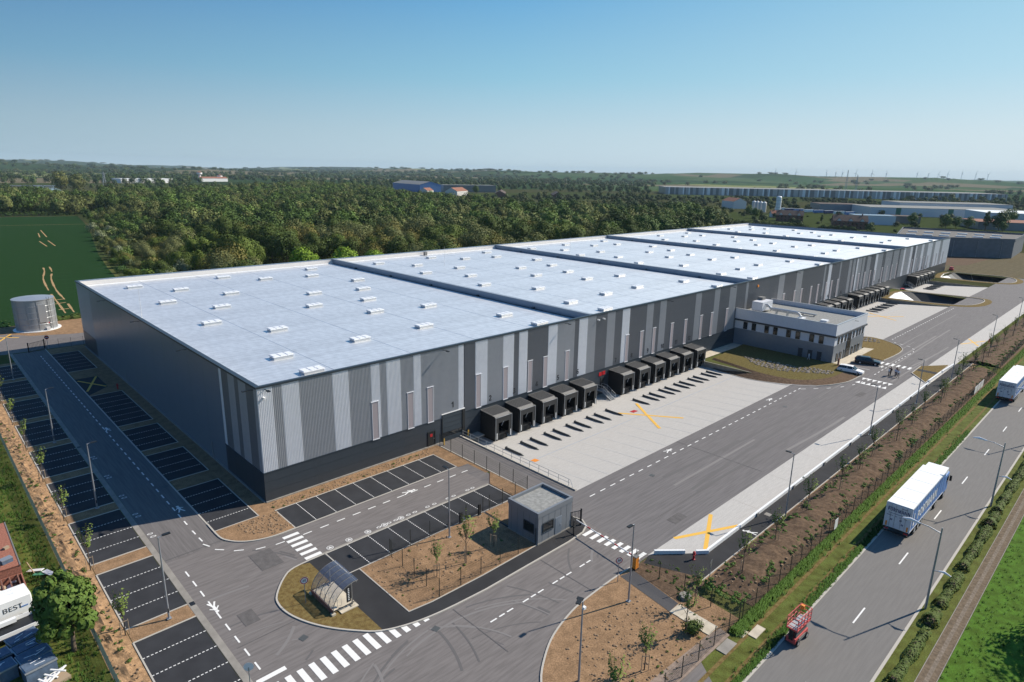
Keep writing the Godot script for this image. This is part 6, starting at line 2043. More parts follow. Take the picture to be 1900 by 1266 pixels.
func house(label: String, at: Vector3, turn: float, l: float, w: float, h: float, ridge: float, wall_m: Material, roof_m: Material, gables := 0) -> void:
	var t := shed("house", label, "house", at, turn, l, w, h, wall_m, roof_m, ridge)
	var roof := t.get_node("roof")
	for s in [-0.35, 0.35]:
		part(roof, "chimney", bx(Vector3(0.8, 2.2, 0.8)), M.brick, Vector3(l * s, h + ridge, 0))
	var n := int(l / 3.0)
	for i in n:
		for z in [-1.0, 1.0]:
			for y in [1.5, 4.2]:
				if y + 0.8 < h:
					part(t, "window", bx(Vector3(1.0, 1.3, 0.06)), M.glass, Vector3(-l / 2 + l * (i + 0.5) / n, y, z * (w / 2 + 0.02)))
	for i in gables:
		var g := MB.new()
		var x := -l / 2 + l * (i + 0.5) / gables
		g.quad(Vector3(x - 1.8, h, w / 2 + 0.3), Vector3(x, h + 2.2, w / 2 + 0.3), Vector3(x, h + 2.2, 0), Vector3(x - 1.8, h, 0), Vector3(-1, 1, 0))
		g.quad(Vector3(x + 1.8, h, w / 2 + 0.3), Vector3(x, h + 2.2, w / 2 + 0.3), Vector3(x, h + 2.2, 0), Vector3(x + 1.8, h, 0), Vector3(1, 1, 0))
		part(roof, "dormer_roof", g.done(), roof_m)
		var f := MB.new()
		f.tri(Vector3(x - 1.7, h, w / 2 + 0.2), Vector3(x + 1.7, h, w / 2 + 0.2), Vector3(x, h + 2.05, w / 2 + 0.2), Vector3.BACK)
		part(t, "gable_front", f.done(), M.inner)
	part(t, "door", bx(Vector3(1.0, 2.1, 0.08)), M.wood, Vector3(0.3, 1.05, w / 2 + 0.03))

func far_buildings() -> void:
	# dark grey hall just beyond the right end
	var t := thing("grey_hall", "plain grey concrete panelled hall beyond the warehouse's far right end", "industrial hall")
	var wallg := rich(lin(0.155, 0.165, 0.18), noise("blot", 0.008, 4, 0.72, 1.0), Vector2(12, 12), null, Vector2.ONE, 0.7)
	var roofg := rich(lin(0.15, 0.14, 0.13), noise("blot", 0.008, 4, 0.72, 1.0), Vector2(20, 20), null, Vector2.ONE, 0.9)
	var c0 := Vector2(347.0, -34.0)
	var c1 := Vector2(382.7, 10.4)
	var dirv := (c1 - c0).normalized()
	var nrm := Vector2(dirv.y, -dirv.x)          # into the building, away from the camera
	if nrm.x < 0:
		nrm = -nrm
	var c2 := Vector2(432.0, 7.5)
	var c3 := Vector2(422.0, -51.0)
	var hb := MB.new()
	hb.prism(PackedVector2Array([c0, c1, c2, c3]), 0, 8.7)
	part(t, "core_wall", hb.done(), wallg)
	var rb := MB.new()
	rb.prism(PackedVector2Array([c0.lerp(c2, 0.012), c1.lerp(c3, 0.012), c2.lerp(c0, 0.012), c3.lerp(c1, 0.012)]), 8.6, 8.9)
	part(t, "roof", rb.done(), roofg)
	var pl := MB.new()
	pl.loop([c0, c1, c2, c3], true, 0.35, 8.5, 9.8)
	part(t, "parapet", pl.done(), wallg)
	var len := c0.distance_to(c1)
	for i in 10:
		for k in 5:
			var m := MB.new()
			var p0 := c0.lerp(c1, i / 10.0) - nrm * 0.1 + dirv * 0.06
			var p1 := c0.lerp(c1, (i + 1) / 10.0) - nrm * 0.1 - dirv * 0.06
			m.quad(Vector3(p0.x, 0.1 + 1.9 * k, p0.y), Vector3(p1.x, 0.1 + 1.9 * k, p1.y), Vector3(p1.x, 1.96 + 1.9 * k, p1.y), Vector3(p0.x, 1.96 + 1.9 * k, p0.y), Vector3(-nrm.x, 0, -nrm.y))
			part(t, "wall_panel", m.done(), wallg)
		if i % 2:
			var dp := MB.new()
			var p := c0.lerp(c1, i / 10.0) - nrm * 0.25
			dp.tube([Vector3(p.x, 0, p.y), Vector3(p.x, 8.2, p.y)], [0.09], 6)
			part(t, "downpipe", dp.done(), M.galv)
	for i in 12:
		var p := c0.lerp(c1, 0.12 + 0.14 * (i % 6)).lerp(c3.lerp(c2, 0.1 + 0.14 * (i % 6)), 0.3 + 0.32 * (i / 6))
		part(t, "roof_light", bx(Vector3(1.6, 0.6, 4.5)), M.dome, Vector3(p.x, 9.2, p.y), 0.2)
	# the very long striped hall on the horizon
	var striped := thing("striped_hall", "very long low hall with grey and white vertical stripes near the horizon", "industrial hall")
	var pts0 := [Vector2(1112, -668), Vector2(1327, -409), Vector2(1480, -170)]
	var tones := [M.clad_mid, M.clad_light, M.clad_dark, M.clad_mid, M.clad_dark]
	var k2 := 0
	for seg in 2:
		var p0: Vector2 = pts0[seg]
		var p1: Vector2 = pts0[seg + 1]
		var n := 120
		for i in n:
			var q0 := p0.lerp(p1, float(i) / n)
			var q1 := p0.lerp(p1, float(i + 1) / n)
			var d := (q1 - q0)
			part(striped, "cladding_stripe", bx(Vector3(d.length() + 0.1, 14, 0.5)), tones[(k2 * 3 + int(k2 / 5.0) * 2 + int(k2 / 7.0)) % 5], Vector3((q0.x + q1.x) / 2, 7, (q0.y + q1.y) / 2), -d.angle())
			k2 += 1
		var dd := p1 - p0
		var nn := Vector2(dd.y, -dd.x).normalized()
		if nn.x < 0:
			nn = -nn
		var m := MB.new()
		m.prism(PackedVector2Array([p0 + nn * 0.4, p1 + nn * 0.4, p1 + nn * 130, p0 + nn * 130]), 0, 13.6)
		part(striped, "hall_body", m.done(), M.panel)
		var mr := MB.new()
		mr.prism(PackedVector2Array([p0 + nn * 0.2, p1 + nn * 0.2, p1 + nn * 131, p0 + nn * 131]), 13.65, 14.1)
		part(striped, "roof", mr.done(), M.roofgravel)
	# white sheds with green stripes
	var ws := shed("white_shed", "long white industrial shed with three green stripes", "industrial hall", Vector3(800, 0, -125), -0.95, 150, 70, 8.6, M.inner, M.roofgravel)
	for x in [-48.0, 2.0, 52.0]:
		part(ws, "green_stripe", bx(Vector3(5, 8.4, 0.1)), mat(lin(0.02, 0.15, 0.09), 0.6), Vector3(x, 4.3, 35.1))
	for k in 24:
		part(ws, "wall_panel", bx(Vector3(6.1, 8.3, 0.08)), M.offwhite, Vector3(-72 + 6.25 * k, 4.2, 35.03))
	shed("white_shed", "higher white shed behind the one with green stripes", "industrial hall", Vector3(905, 0, -140), -0.95, 120, 60, 11.0, M.offwhite, M.roofgravel)
	shed("grey_shed", "dark grey shed left of the white one with green stripes", "industrial hall", Vector3(790, 0, -224), -0.95, 46, 44, 8.4, M.panel, M.slate)
	shed("small_workshop", "grey workshop with white gable behind the two brick houses", "workshop", Vector3(589, 0, -121), -1.05, 32, 22, 7.4, M.offwhite, M.panel)
	shed("small_workshop", "dark open workshop right of the grey one", "workshop", Vector3(632, 0, -112), -1.05, 30, 20, 6.0, M.hood, M.slate)
	shed("pale_hall", "pale long hall roof at the right edge behind the trees", "industrial hall", Vector3(745, 0, -18), -1.1, 120, 60, 10.0, M.offwhite, M.white)
	shed("saw_roof_hall", "low hall with brown roof at the right edge", "industrial hall", Vector3(650, 0, -8), -1.1, 110, 45, 6.0, M.panel, M.tile)
	# silos
	var si := thing("silo_tower", "tall white cylindrical silo tower rising among houses", "silo", Vector3(659, 0, -235))
	var b := MB.new()
	b.lathe([Vector2(2.7, 0), Vector2(2.7, 17.2), Vector2(2.0, 18.0), Vector2(0.01, 18.4)], Vector3.ZERO, 20)
	part(si, "shell", b.done(), M.white)
	for k in 4:
		var h := MB.new()
		h.lathe([Vector2(2.72, 3.5 * k + 3), Vector2(2.78, 3.5 * k + 3.15), Vector2(2.72, 3.5 * k + 3.3)], Vector3.ZERO, 20)
		part(si, "hoop", h.done(), M.galv)
	for k in 4:
		var o := thing("grain_silo", "white grain silo beside the brick house, %s from the left" % ordinal(k), "silo", Vector3(688 - 5.2 * k, 0, -276 + 6.5 * k), 0.0, "row of four white grain silos")
		var c := MB.new()
		c.lathe([Vector2(2.4, 0), Vector2(2.4, 10), Vector2(0.4, 11.6), Vector2(0.01, 11.6)], Vector3.ZERO, 14)
		part(o, "shell", c.done(), M.inner)
		part(o, "hatch", bx(Vector3(0.7, 0.4, 0.7)), M.hood, Vector3(0, 11.7, 0))
	shed("mill_building", "pale building with reddish roof left of the grain silos", "mill", Vector3(722, 0, -318), 0.9, 34, 16, 8.5, M.inner, M.tile, 4.0)
	# houses
	house("dark roofed brick house nearest the white silo tower", Vector3(551, 0, -176), -1.15, 22, 11, 5.6, 4.0, M.brick, M.slate, 3)
	house("dark roofed brick double house right of the silo tower", Vector3(513, 0, -113), -1.1, 24, 12, 6.0, 4.4, M.brick, M.slate, 3)
	house("low reddish roofed house behind the left brick house", Vector3(600, 0, -205), -0.9, 20, 9, 3.6, 3.0, M.inner, M.tile, 0)
	house("house with orange hipped roof before the blue hall", Vector3(636, 0, -745), 0.5, 46, 20, 7.0, 5.5, M.inner, M.tile, 0)
	house("small orange roofed house left of the other orange roof", Vector3(640, 0, -830), 0.5, 26, 14, 5.0, 4.5, M.inner, M.tile, 0)
	house("long brown roofed house right of the orange roof", Vector3(680, 0, -690), 0.8, 90, 16, 5.5, 4.5, M.brick, M.slate, 0)
	house("second brown roofed house near the wood's right side", Vector3(735, 0, -620), 0.8, 70, 16, 5.0, 4.5, M.brick, M.slate, 0)
	house("white gabled house half hidden at the left edge", Vector3(75, 0, -760), 0.3, 18, 10, 5.0, 4.5, M.white, M.tile, 0)
	# blue hall, long grey hall
	shed("blue_hall", "large blue hall with pale pitched roof behind the wood", "industrial hall", Vector3(704, 0, -950), 1.3, 150, 40, 13, M.blue, M.hood, 5.5)
	shed("long_grey_hall", "long plain grey hall right of the blue hall", "industrial hall", Vector3(766, 0, -872), -0.437, 100, 30, 12.5, M.clad_dark, M.roofgravel)
	shed("white_hangar", "low white roofed hangar at the left behind the wood", "industrial hall", Vector3(395, 0, -1530), 0.2, 110, 40, 9, M.white, M.white)
	# water towers
	for q in [[563, -1675, 22, "taller white water tower with reddish cap"], [612, -1675, 15, "shorter white water tower beside the taller one"]]:
		var w := thing("water_tower", q[3], "water tower", Vector3(q[0], 0, q[1]))
		var c := MB.new()
		c.lathe([Vector2(3.2, 0), Vector2(3.0, q[2] - 6.0), Vector2(6.5, q[2] - 4.0), Vector2(6.5, q[2])], Vector3.ZERO, 16)
		part(w, "tower", c.done(), M.white)
		var d := MB.new()
		d.lathe([Vector2(6.9, q[2]), Vector2(0.01, q[2] + 3.0)], Vector3.ZERO, 16)
		part(w, "cap", d.done(), M.tile)
	shed("station_hall", "low white building below the water towers", "building", Vector3(590, 0, -1665), 0.15, 70, 20, 8, M.white, M.tile, 4.0)
	# parked trailers
	var cols := [M.white, M.navy, M.blue, M.white, M.blue, M.navy, M.white, M.blue]
	for i in 8:
		var p := Vector3(712, 0, -256).lerp(Vector3(704, 0, -178), i / 7.0)
		var o := thing("parked_trailer", "trailer parked in the row behind the brick houses, %s from the left" % ordinal(i), "trailer", p, -0.45 + 0.1 * (i % 2), "trailers parked behind the houses")
		part(o, "box", bx(Vector3(13, 2.8, 2.5)), cols[i], Vector3(0, 2.4, 0))
		part(o, "roof", bx(Vector3(13, 0.1, 2.52)), M.white, Vector3(0, 3.86, 0))
		part(o, "chassis", bx(Vector3(12, 0.3, 1.0)), M.darkmetal, Vector3(0, 0.8, 0))
		for s in [-1.0, 1.0]:
			wheel(o, Vector3(-4.2, 0.5, s * 1.0), 0.5, 0.4)
	# wind turbines
	var where := [6712, -2988, 6792, -2807, 6897, -2543, 6925, -2466, 6946, -2410, 6985, -2297, 7029, -2163, 7065, -2044, 9263, -2353, 9292, -2239, 9316, -2138, 9338, -2044, 9368, -1907, 9395, -1772, 9417, -1655]
	var first: Node3D = null
	for i in where.size() / 2:
		var at := Vector3(where[i * 2], 0, where[i * 2 + 1])
		at.y = land_y(at.x, at.z)
		var lab := "white wind turbine on the horizon, %s from the left" % ordinal(i)
		if first == null:
			first = thing("wind_turbine", lab, "wind turbine", at, 0.0, "wind turbines on the horizon")
			var c := MB.new()
			c.tube([Vector3(0, 0, 0), Vector3(0, 85, 0)], [3.2, 1.8], 8)
			part(first, "tower", c.done(), M.white)
			part(first, "nacelle", bx(Vector3(4, 4, 10)), M.white, Vector3(0, 86, 0))
			for k in 3:
				var bl := MB.new()
				bl.tube([Vector3(0, 0, 6), Vector3(0, 14, 6), Vector3(0, 44, 6)], [1.6, 2.0, 0.5], 6)
				var o := part(first, "blade", bl.done(), M.white, Vector3(0, 86, 0))
				o.rotation.z = TAU * k / 3.0 + 0.2
		else:
			var c := copy(first, at, 0.3 * (i % 5) - 0.6, lab)
			for k in 3:
				c.get_child(2 + k).rotation.z = TAU * k / 3.0 + 0.37 * i
	# two lattice masts and a radio mast
	for q in [[2146, -687, 62.0, "tall dark lattice mast on the plain, left one"], [1870, -565, 46.0, "dark lattice mast on the plain, right one"], [239, -1153, 26.0, "thin mast above the trees at the far left"]]:
		var o := thing("lattice_mast", q[3], "mast", Vector3(q[0], 0, q[1]))
		var c := MB.new()
		for s in [[-1, -1], [1, -1], [1, 1], [-1, 1]]:
			c.bar(Vector3(s[0] * 2.4, 0, s[1] * 2.4), Vector3(s[0] * 0.5, q[2], s[1] * 0.5), 0.45, 0.45)
		for k in 9:
			var f := k / 9.0
			var r := lerpf(2.4, 0.5, f)
			c.bar(Vector3(-r, q[2] * f, -r), Vector3(r, q[2] * (f + 0.1), -r), 0.25, 0.25)
			c.bar(Vector3(r, q[2] * f, r), Vector3(-r, q[2] * (f + 0.1), r), 0.25, 0.25)
		part(o, "lattice", c.done(), M.galv)
		part(o, "cross_arm", bx(Vector3(9, 0.5, 0.5)), M.galv, Vector3(0, q[2] * 0.88, 0))
	# river with a weir in the gap at the far left
	sheet("river", PackedVector2Array([Vector2(120, -930), Vector2(150, -920), Vector2(178, -1200), Vector2(200, -1330), Vector2(160, -1335), Vector2(128, -1100)]), 0.3, M.water)
	var wr := thing("footbridge", "low dark footbridge over the river at the far left", "bridge", Vector3(150, 1.5, -1230), -0.1)
	part(wr, "deck", bx(Vector3(90, 1.0, 3)), M.hood, Vector3.ZERO)
	part(wr, "parapet", bx(Vector3(90, 1.0, 0.3)), M.galv, Vector3(0, 1.0, 1.4))

# ---------------------------------------------------------------- plants
func leaf_at(b: MB, p: Vector3, nn: Vector3, size: float, tint: Color) -> void:
	var t := (nn + Vector3(rng.randf_range(-0.42, 0.42), rng.randf_range(-0.42, 0.42), rng.randf_range(-0.42, 0.42))).normalized()
	if t.dot(nn) < 0.15:
		t = nn
	var x := t.cross(Vector3(rng.randf_range(-1, 1), rng.randf_range(-1, 1), rng.randf_range(-1, 1))).normalized()
	var y := t.cross(x)
	var l := size * rng.randf_range(0.6, 1.25)
	var w := l * rng.randf_range(0.45, 0.8)
	var q := [p - x * l * 0.5, p + y * w * 0.5 + t * l * 0.08, p + x * l * 0.5 - t * l * 0.12, p - y * w * 0.5 + t * l * 0.05]
	var m := (nn * 0.8 + t * 0.4).normalized()
	b.smooth([q[0], q[1], q[2]], [m, m, m])
	b.smooth([q[0], q[2], q[3]], [m, m, m])
	for k in 6:
		b.c.append(tint)

func tint() -> Color:
	var k := rng.randf_range(0.78, 1.2)
	return Color(k * rng.randf_range(0.9, 1.15), k, k * rng.randf_range(0.8, 1.1))

func crown(seed_: int, r: float, y0: float, y1: float, lobes: int, leaves: int, size: float, shape := 0.0, small := 1.0) -> ArrayMesh:
	# leaf clumps spread over the outside of uneven lobes; shape > 0 draws the crown to a point
	rng.seed = seed_
	var b := MB.new()
	var ls := []
	var cy := (y0 + y1) * 0.5
	var hy := (y1 - y0) * 0.5
	for i in lobes:
		var a := TAU * rng.randf()
		var f := rng.randf_range(-0.75, 0.8)
		var reach := r * sqrt(maxf(0.05, 1.0 - f * f)) * (1.0 - shape * (f + 1.0) * 0.45)
		var rr := reach * rng.randf_range(0.35, 0.72) * (1.35 - 0.35 * small)
		ls.append([Vector3(cos(a) * rr, cy + hy * f * 0.8, sin(a) * rr), rng.randf_range(0.36, 0.6) * r * small * (1.0 - shape * (f + 1.0) * 0.3)])
	ls.append([Vector3(0, cy, 0), r * 0.62])
	var total := 0.0
	for l in ls:
		total += l[1] * l[1]
	for l in ls:
		var n := int(leaves * l[1] * l[1] / total)
		var lt := rng.randf_range(0.85, 1.15)
		for i in n:
			var d := Vector3(rng.randfn(), rng.randfn() * 0.9 + 0.25, rng.randfn()).normalized()
			var p: Vector3 = l[0] + d * l[1] * rng.randf_range(0.72, 1.08)
			if p.y < y0 * 0.6:
				continue
			var t := tint()
			leaf_at(b, p, (d * 0.8 + (p - Vector3(0, cy - hy * 0.3, 0)).normalized() * 0.4).normalized(), size, Color(t.r * lt, t.g * lt, t.b * lt))
	return b.done()

func trunk(h: float, r: float, limbs: int, reach: float) -> ArrayMesh:
	var b := MB.new()
	b.tube([Vector3(0, -0.2, 0), Vector3(0.03 * h, h * 0.5, 0), Vector3(0, h, 0.02 * h)], [r * 1.25, r * 0.8, r * 0.25], 7)
	for i in limbs:
		var a := TAU * i / limbs + 0.7
		var y := h * (0.38 + 0.1 * (i % 3))
		b.tube([Vector3(0.02 * h, y, 0), Vector3(cos(a) * reach * 0.5, y + h * 0.18, sin(a) * reach * 0.5), Vector3(cos(a) * reach, y + h * 0.36, sin(a) * reach)], [r * 0.5, r * 0.35, r * 0.12], 5)
	return b.done()

func young_tree(seed_: int, h: float) -> Node3D:
	rng.seed = seed_
	var t := thing("young_tree", "", "young tree", Vector3.ZERO, 0.0, "newly planted staked young trees")
	var w := MB.new()
	w.tube([Vector3.ZERO, Vector3(0.03, h * 0.3, 0), Vector3(0, h * 0.55, 0.02)], [0.055, 0.045, 0.03], 6)
	var b := MB.new()
	for i in 11:
		var a := TAU * i / 11.0 + rng.randf()
		var y := h * rng.randf_range(0.36, 0.55)
		var reach := rng.randf_range(0.35, 1.0)
		var top := h * rng.randf_range(0.72, 1.0)
		var p0 := Vector3(0.02, y, 0)
		var p1 := Vector3(cos(a) * reach * 0.7, lerpf(y, top, 0.5), sin(a) * reach * 0.7)
		var p2 := Vector3(cos(a) * reach, top, sin(a) * reach)
		w.tube([p0, p1, p2], [0.022, 0.015, 0.006], 4)
		for k in 20:
			var f := rng.randf_range(0.25, 1.08)
			var p := p0.lerp(p1, f * 2.0) if f < 0.5 else p1.lerp(p2, f * 2.0 - 1.0)
			leaf_at(b, p + Vector3(rng.randfn(), rng.randfn(), rng.randfn()) * 0.085, Vector3(cos(a) * 0.6, 0.7, sin(a) * 0.6).normalized(), 0.21, tint())
	part(t, "trunk", w.done(), M.bark)
	part(t, "crown", b.done(), M.tree_young)
	var s := MB.new()
	for k in 2:
		s.tube([Vector3([-0.3, 0.3][k], 0, 0.12), Vector3([-0.3, 0.3][k], 1.5, 0.12)], [0.03], 5)
	s.bar(Vector3(-0.3, 1.4, 0.12), Vector3(0.3, 1.4, 0.12), 0.03, 0.06)
	part(t, "stake", s.done(), M.wood)
	return t

func hedge(label: String, a: Vector3, e: Vector3, w: float, h: float, size: float, m: Material, category := "hedge") -> void:
	var t := thing("hedge", label, category, a, -Vector2(e.x - a.x, e.z - a.z).angle())
	var l := a.distance_to(e)
	var b := MB.new()
	var n := int((l * (w + 2.0 * h) + w * h * 2.0) / (size * size) * 3.6)
	for i in n:
		var x := rng.randf() * l
		var ang := rng.randf() * PI
		var bump := 0.86 + 0.16 * sin(x * 1.3 + w) + 0.08 * sin(x * 3.1)
		var endf := minf(1.0, minf(x, l - x) / (h * 0.6) + 0.45)
		var p := Vector3(x, sin(ang) * h * bump * endf, cos(ang) * w * 0.5 * bump * endf)
		leaf_at(b, p * rng.randf_range(0.93, 1.03), Vector3(0, sin(ang) + 0.2, cos(ang)).normalized(), size, tint())
	part(t, "foliage", b.done(), m)
	var c := MB.new()
	c.box(Vector3(l * 0.5, h * 0.26, 0), Vector3(l * 0.9, h * 0.52, w * 0.4))
	part(t, "stems", c.done(), M.bark)

func scatter(called: String, mesh: Mesh, m: Material, list: Array) -> void:
	var mm := MultiMesh.new()
	mm.transform_format = MultiMesh.TRANSFORM_3D
	mm.use_colors = true
	mm.mesh = mesh
	mm.instance_count = list.size()
	for i in list.size():
		mm.set_instance_transform(i, list[i][0])
		mm.set_instance_color(i, list[i][1])
	var o := MultiMeshInstance3D.new()
	o.name = named(called)
	o.multimesh = mm
	o.material_override = m
	o.set_meta("kind", "stuff")
	add_child(o)

func tuft(n: int, h: float, w: float) -> ArrayMesh:
	var b := MB.new()
	for i in n:
		var a := rng.randf() * TAU
		var r := rng.randf() * w
		var p := Vector3(cos(a) * r, 0, sin(a) * r)
		var d := Vector3(rng.randf_range(-1, 1), 0, rng.randf_range(-1, 1)).normalized()
		var tip := p + Vector3(rng.randf_range(-0.5, 0.5) * h, h * rng.randf_range(0.6, 1.1), rng.randf_range(-0.5, 0.5) * h)
		b.smooth([p - d * 0.03, p + d * 0.03, tip], [Vector3.UP, Vector3.UP, Vector3.UP])
		for k in 3:
			b.c.append(tint())
	return b.done()

func placed(x: float, y: float, z: float, s: float, sy := 1.0) -> Transform3D:
	return Transform3D(Basis(Vector3.UP, rng.randf() * TAU) * Basis.from_scale(Vector3(s, s * sy, s)), Vector3(x, y, z))

func plants() -> void:
	# young trees
	var protos := [young_tree(21, 4.4), young_tree(22, 4.9), young_tree(23, 4.1)]
	var spots := []
	for i in 9:
		spots.append([-18.0, 0.03, 13.7 - 12.25 * i if i else 13.7, "young tree at the rear kerb of the left parking rows, %s from the nearest" % ordinal(i)])
	spots.append_array([[6.0, 0.11, 24.9, "young tree in the planted soil bed, nearest the bicycle shelter"], [9.5, 0.11, 25.1, "young tree in the middle of the planted soil bed"], [13.5, 0.11, 24.8, "young tree in the planted soil bed nearest the gatehouse"], [10.7, 0.1, 45.6, "young tree on the lower soil island, left of the paving slabs"], [16.9, 0.1, 45.5, "young tree on the lower soil island beside the paving slabs"], [6.2, 0.1, 46.0, "young tree at the bottom edge on the lower soil island"], [20.6, 0.2, 44.2, "young tree beside the concrete slab path"]])
	var bx_ := [27.8, 35.7, 45.0, 53.1, 60.9, 67.0, 75.4, 84.2, 91.8, 99.5, 103.0, 113.0, 118.3, 129.0, 137.2, 143.0, 150.5, 159.1, 171.1, 184.7, 199.0, 213.0]
	for i in bx_.size():
		spots.append([bx_[i], 0.62, [45.1, 44.8, 44.4][i % 3] if i < 12 else 44.1, "young tree on the bank along the roadside fence, %s from the red hydrant" % ordinal(i)])
	for i in spots.size():
		var q: Array = spots[i]
		var p: Node3D = protos[i % 3]
		if i < 3:
			p.position = Vector3(q[0], q[1], q[2])
			p.set_meta("label", q[3])
		else:
			rng.seed = i
			var c := copy(p, Vector3(q[0], q[1], q[2]), rng.randf() * TAU, q[3])
			var s := rng.randf_range(0.88, 1.12)
			c.scale = Vector3(s, s, s)
	# the big leafy tree at the left and the unseen one whose shade falls on the meadow
	var bt := thing("leafy_tree", "large bright green leafy tree by the green fence in the yard", "tree", Vector3(-21.5, 0, 12.9))
	part(bt, "trunk", trunk(5.5, 0.16, 6, 1.6), M.bark)
	part(bt, "crown", crown(5, 3.0, 0.7, 8.2, 70, 8500, 0.40, 0.55, 0.40), M.tree_mid)
	var bt2 := thing("leafy_tree", "broad tree standing on the meadow right of the dirt path", "tree", Vector3(43.5, 0, 70.5))
	part(bt2, "trunk", trunk(6.0, 0.3, 6, 2.4), M.bark)
	part(bt2, "crown", crown(6, 4.2, 2.0, 10.0, 16, 3500, 0.5), M.tree_mid)
	var bu := thing("bush", "round green bush on the soil island beside the paving slabs", "bush", Vector3(17.3, 0.1, 45.9))
	part(bu, "foliage", crown(8, 0.95, 0.05, 0.9, 10, 900, 0.2), M.hedge)
	part(bu, "stem", trunk(0.6, 0.04, 3, 0.3), M.bark)
	# hedges beside the main road and behind the warehouse
	var hx := [[23.6, 32.6, 1.0, 0.65, "nearest"], [33.6, 36.2, 1.3, 0.9, "second nearest, short mounded"], [37.2, 44.5, 1.1, 0.7, "third nearest"], [45.4, 57.0, 1.1, 0.75, "fourth nearest"], [57.5, 61.5, 1.4, 0.95, "fifth nearest, mounded"], [62.0, 84.0, 1.1, 0.8, "sixth nearest"], [85.0, 130.0, 1.2, 0.8, "farthest"]]
	for q in hx:
		hedge("low clipped hedge along the main road, %s part" % q[4], Vector3(q[0], 0, 59.6), Vector3(q[1], 0, 59.75), q[2], q[3], 0.24, M.hedge)
	hedge("dark tall hedge behind the far left corner of the warehouse", Vector3(452, 0, -205), Vector3(474, 0, -172), 3.0, 4.0, 0.9, M.tree_dark)
	hedge("long dark clipped hedge before the left brick house", Vector3(468, 0, -165), Vector3(474, 0, -128), 2.5, 4.2, 0.9, M.tree_dark)
	hedge("dark clipped hedge before the right brick house", Vector3(475, 0, -122), Vector3(482, 0, -96), 2.5, 4.2, 0.9, M.tree_dark)
	hedge("low hedge along the far edge of the green field", Vector3(-230, 0, -575), Vector3(72, 0, -520), 3.0, 3.2, 1.2, M.tree_dark)
	hedge("low dark hedge behind the water tank beside the field", Vector3(-60, 0, -122.5), Vector3(-10, 0, -122.5), 1.6, 1.5, 0.5, M.tree_dark)
	hedge("low green hedge between the water tank and warehouse", Vector3(-0.5, 0, -122.6), Vector3(12, 0, -122.6), 1.4, 1.3, 0.5, M.hedge)
	# the wood behind the warehouse: the nearest 300 trees one by one, the rest as masses
	wood()
	# grass, weeds and stones
	rng.seed = 77
	var tf := tuft(9, 0.34, 0.16)
	var list := []
	for i in 5200:
		var x := lerpf(20.0, 190.0, pow(rng.randf(), 1.6))
		list.append([placed(x, 0.03, 48.1 + absf(rng.randfn()) * 0.35, rng.randf_range(0.7, 1.5)), Color(1, 1, 1)])
	for i in 2600:
		list.append([placed(lerpf(12.0, 90.0, rng.randf()), 0.02, 51.5 - absf(rng.randfn()) * 0.35, rng.randf_range(0.5, 1.1)), Color(0.8, 0.9, 0.8)])
	for i in 2600:
		list.append([placed(lerpf(20.0, 100.0, rng.randf()), 0.015, lerpf(62.1, 76.0, rng.randf()), rng.randf_range(0.4, 0.9)), Color(0.9, 1, 0.8)])
	for i in 1800:
		list.append([placed(lerpf(-24.0, -20.3, rng.randf()), 0.02, lerpf(-45.0, 24.0, rng.randf()), rng.randf_range(0.5, 1.2)), Color(1, 1, 1)])
	scatter("grass", tf, M.weed, list)
	var wl := crown(31, 0.32, 0.0, 0.35, 4, 60, 0.16)
	list = []
	for i in 1100:
		var x := lerpf(23.0, 190.0, pow(rng.randf(), 1.3))
		var cl := wobble.get_noise_2d(x * 40.0, 0.0)
		if cl > -0.2:
			list.append([placed(x, 0.55 - 0.2 * rng.randf(), 43.4 + 4.0 * rng.randf(), rng.randf_range(0.5, 1.3), 0.7), Color(1, 1, 1)])
	for i in 90:
		list.append([placed(-19.9 + 1.6 * rng.randf(), 0.15, lerpf(-50.0, 25.0, rng.randf()), rng.randf_range(0.4, 1.0), 0.7), Color(0.8, 0.8, 0.8)])
	for i in 160:      # weeds on the soil islands and along their kerbs
		var q: Vector2 = [Vector2(rng.randf_range(1.5, 17), rng.randf_range(19.2, 27.4)), Vector2(rng.randf_range(3, 21), 47.6 - absf(rng.randfn()) * 1.8), Vector2(rng.randf_range(0, 22), rng.randf_range(0.7, 2.2)), Vector2(rng.randf_range(21.6, 24.6), rng.randf_range(37.5, 43.0))][[0, 1, 1, 2, 3, 3][i % 6]]
		list.append([placed(q.x, 0.1 if q.y > 3.0 else 0.02, q.y, rng.randf_range(0.2, 0.7), 0.6), Color(0.8, 0.8, 0.6)])
	scatter("weeds", wl, M.weed, list)
	var cb := MB.new()
	cb.lathe([Vector2(0.001, 0.07), Vector2(0.09, 0.05), Vector2(0.13, -0.02)], Vector3.ZERO, 5)
	list = []
	for i in 1700:
		var q: Vector2 = [Vector2(rng.randf_range(1.4, 17), rng.randf_range(19.1, 27.4)), Vector2(rng.randf_range(7, 18), rng.randf_range(39.5, 47.6)), Vector2(rng.randf_range(-6, 0), rng.randf_range(2.8, 7.0)), Vector2(rng.randf_range(-19.9, -18.1), rng.randf_range(-45, 25)), Vector2(rng.randf_range(25, 75), rng.randf_range(43.2, 47.6)), Vector2(rng.randf_range(0, 24), rng.randf_range(0.6, 2.2))][i % 6]
		if i % 6 == 2 and (q - Vector2(0, 2.5)).length() > 5.0:
			continue
		var y: float = [0.112, 0.1, 0.1, 0.2, 0.5, 0.025][i % 6]
		list.append([placed(q.x, y, q.y, rng.randf_range(0.3, 1.3)), Color(0.22, 0.145, 0.085) * rng.randf_range(0.7, 1.3)])
	var clm := mat(Color.WHITE, 0.95)
	clm.vertex_color_use_as_albedo = true
	scatter("soil_clods", cb.done(), clm, list)
	rng.seed = 78
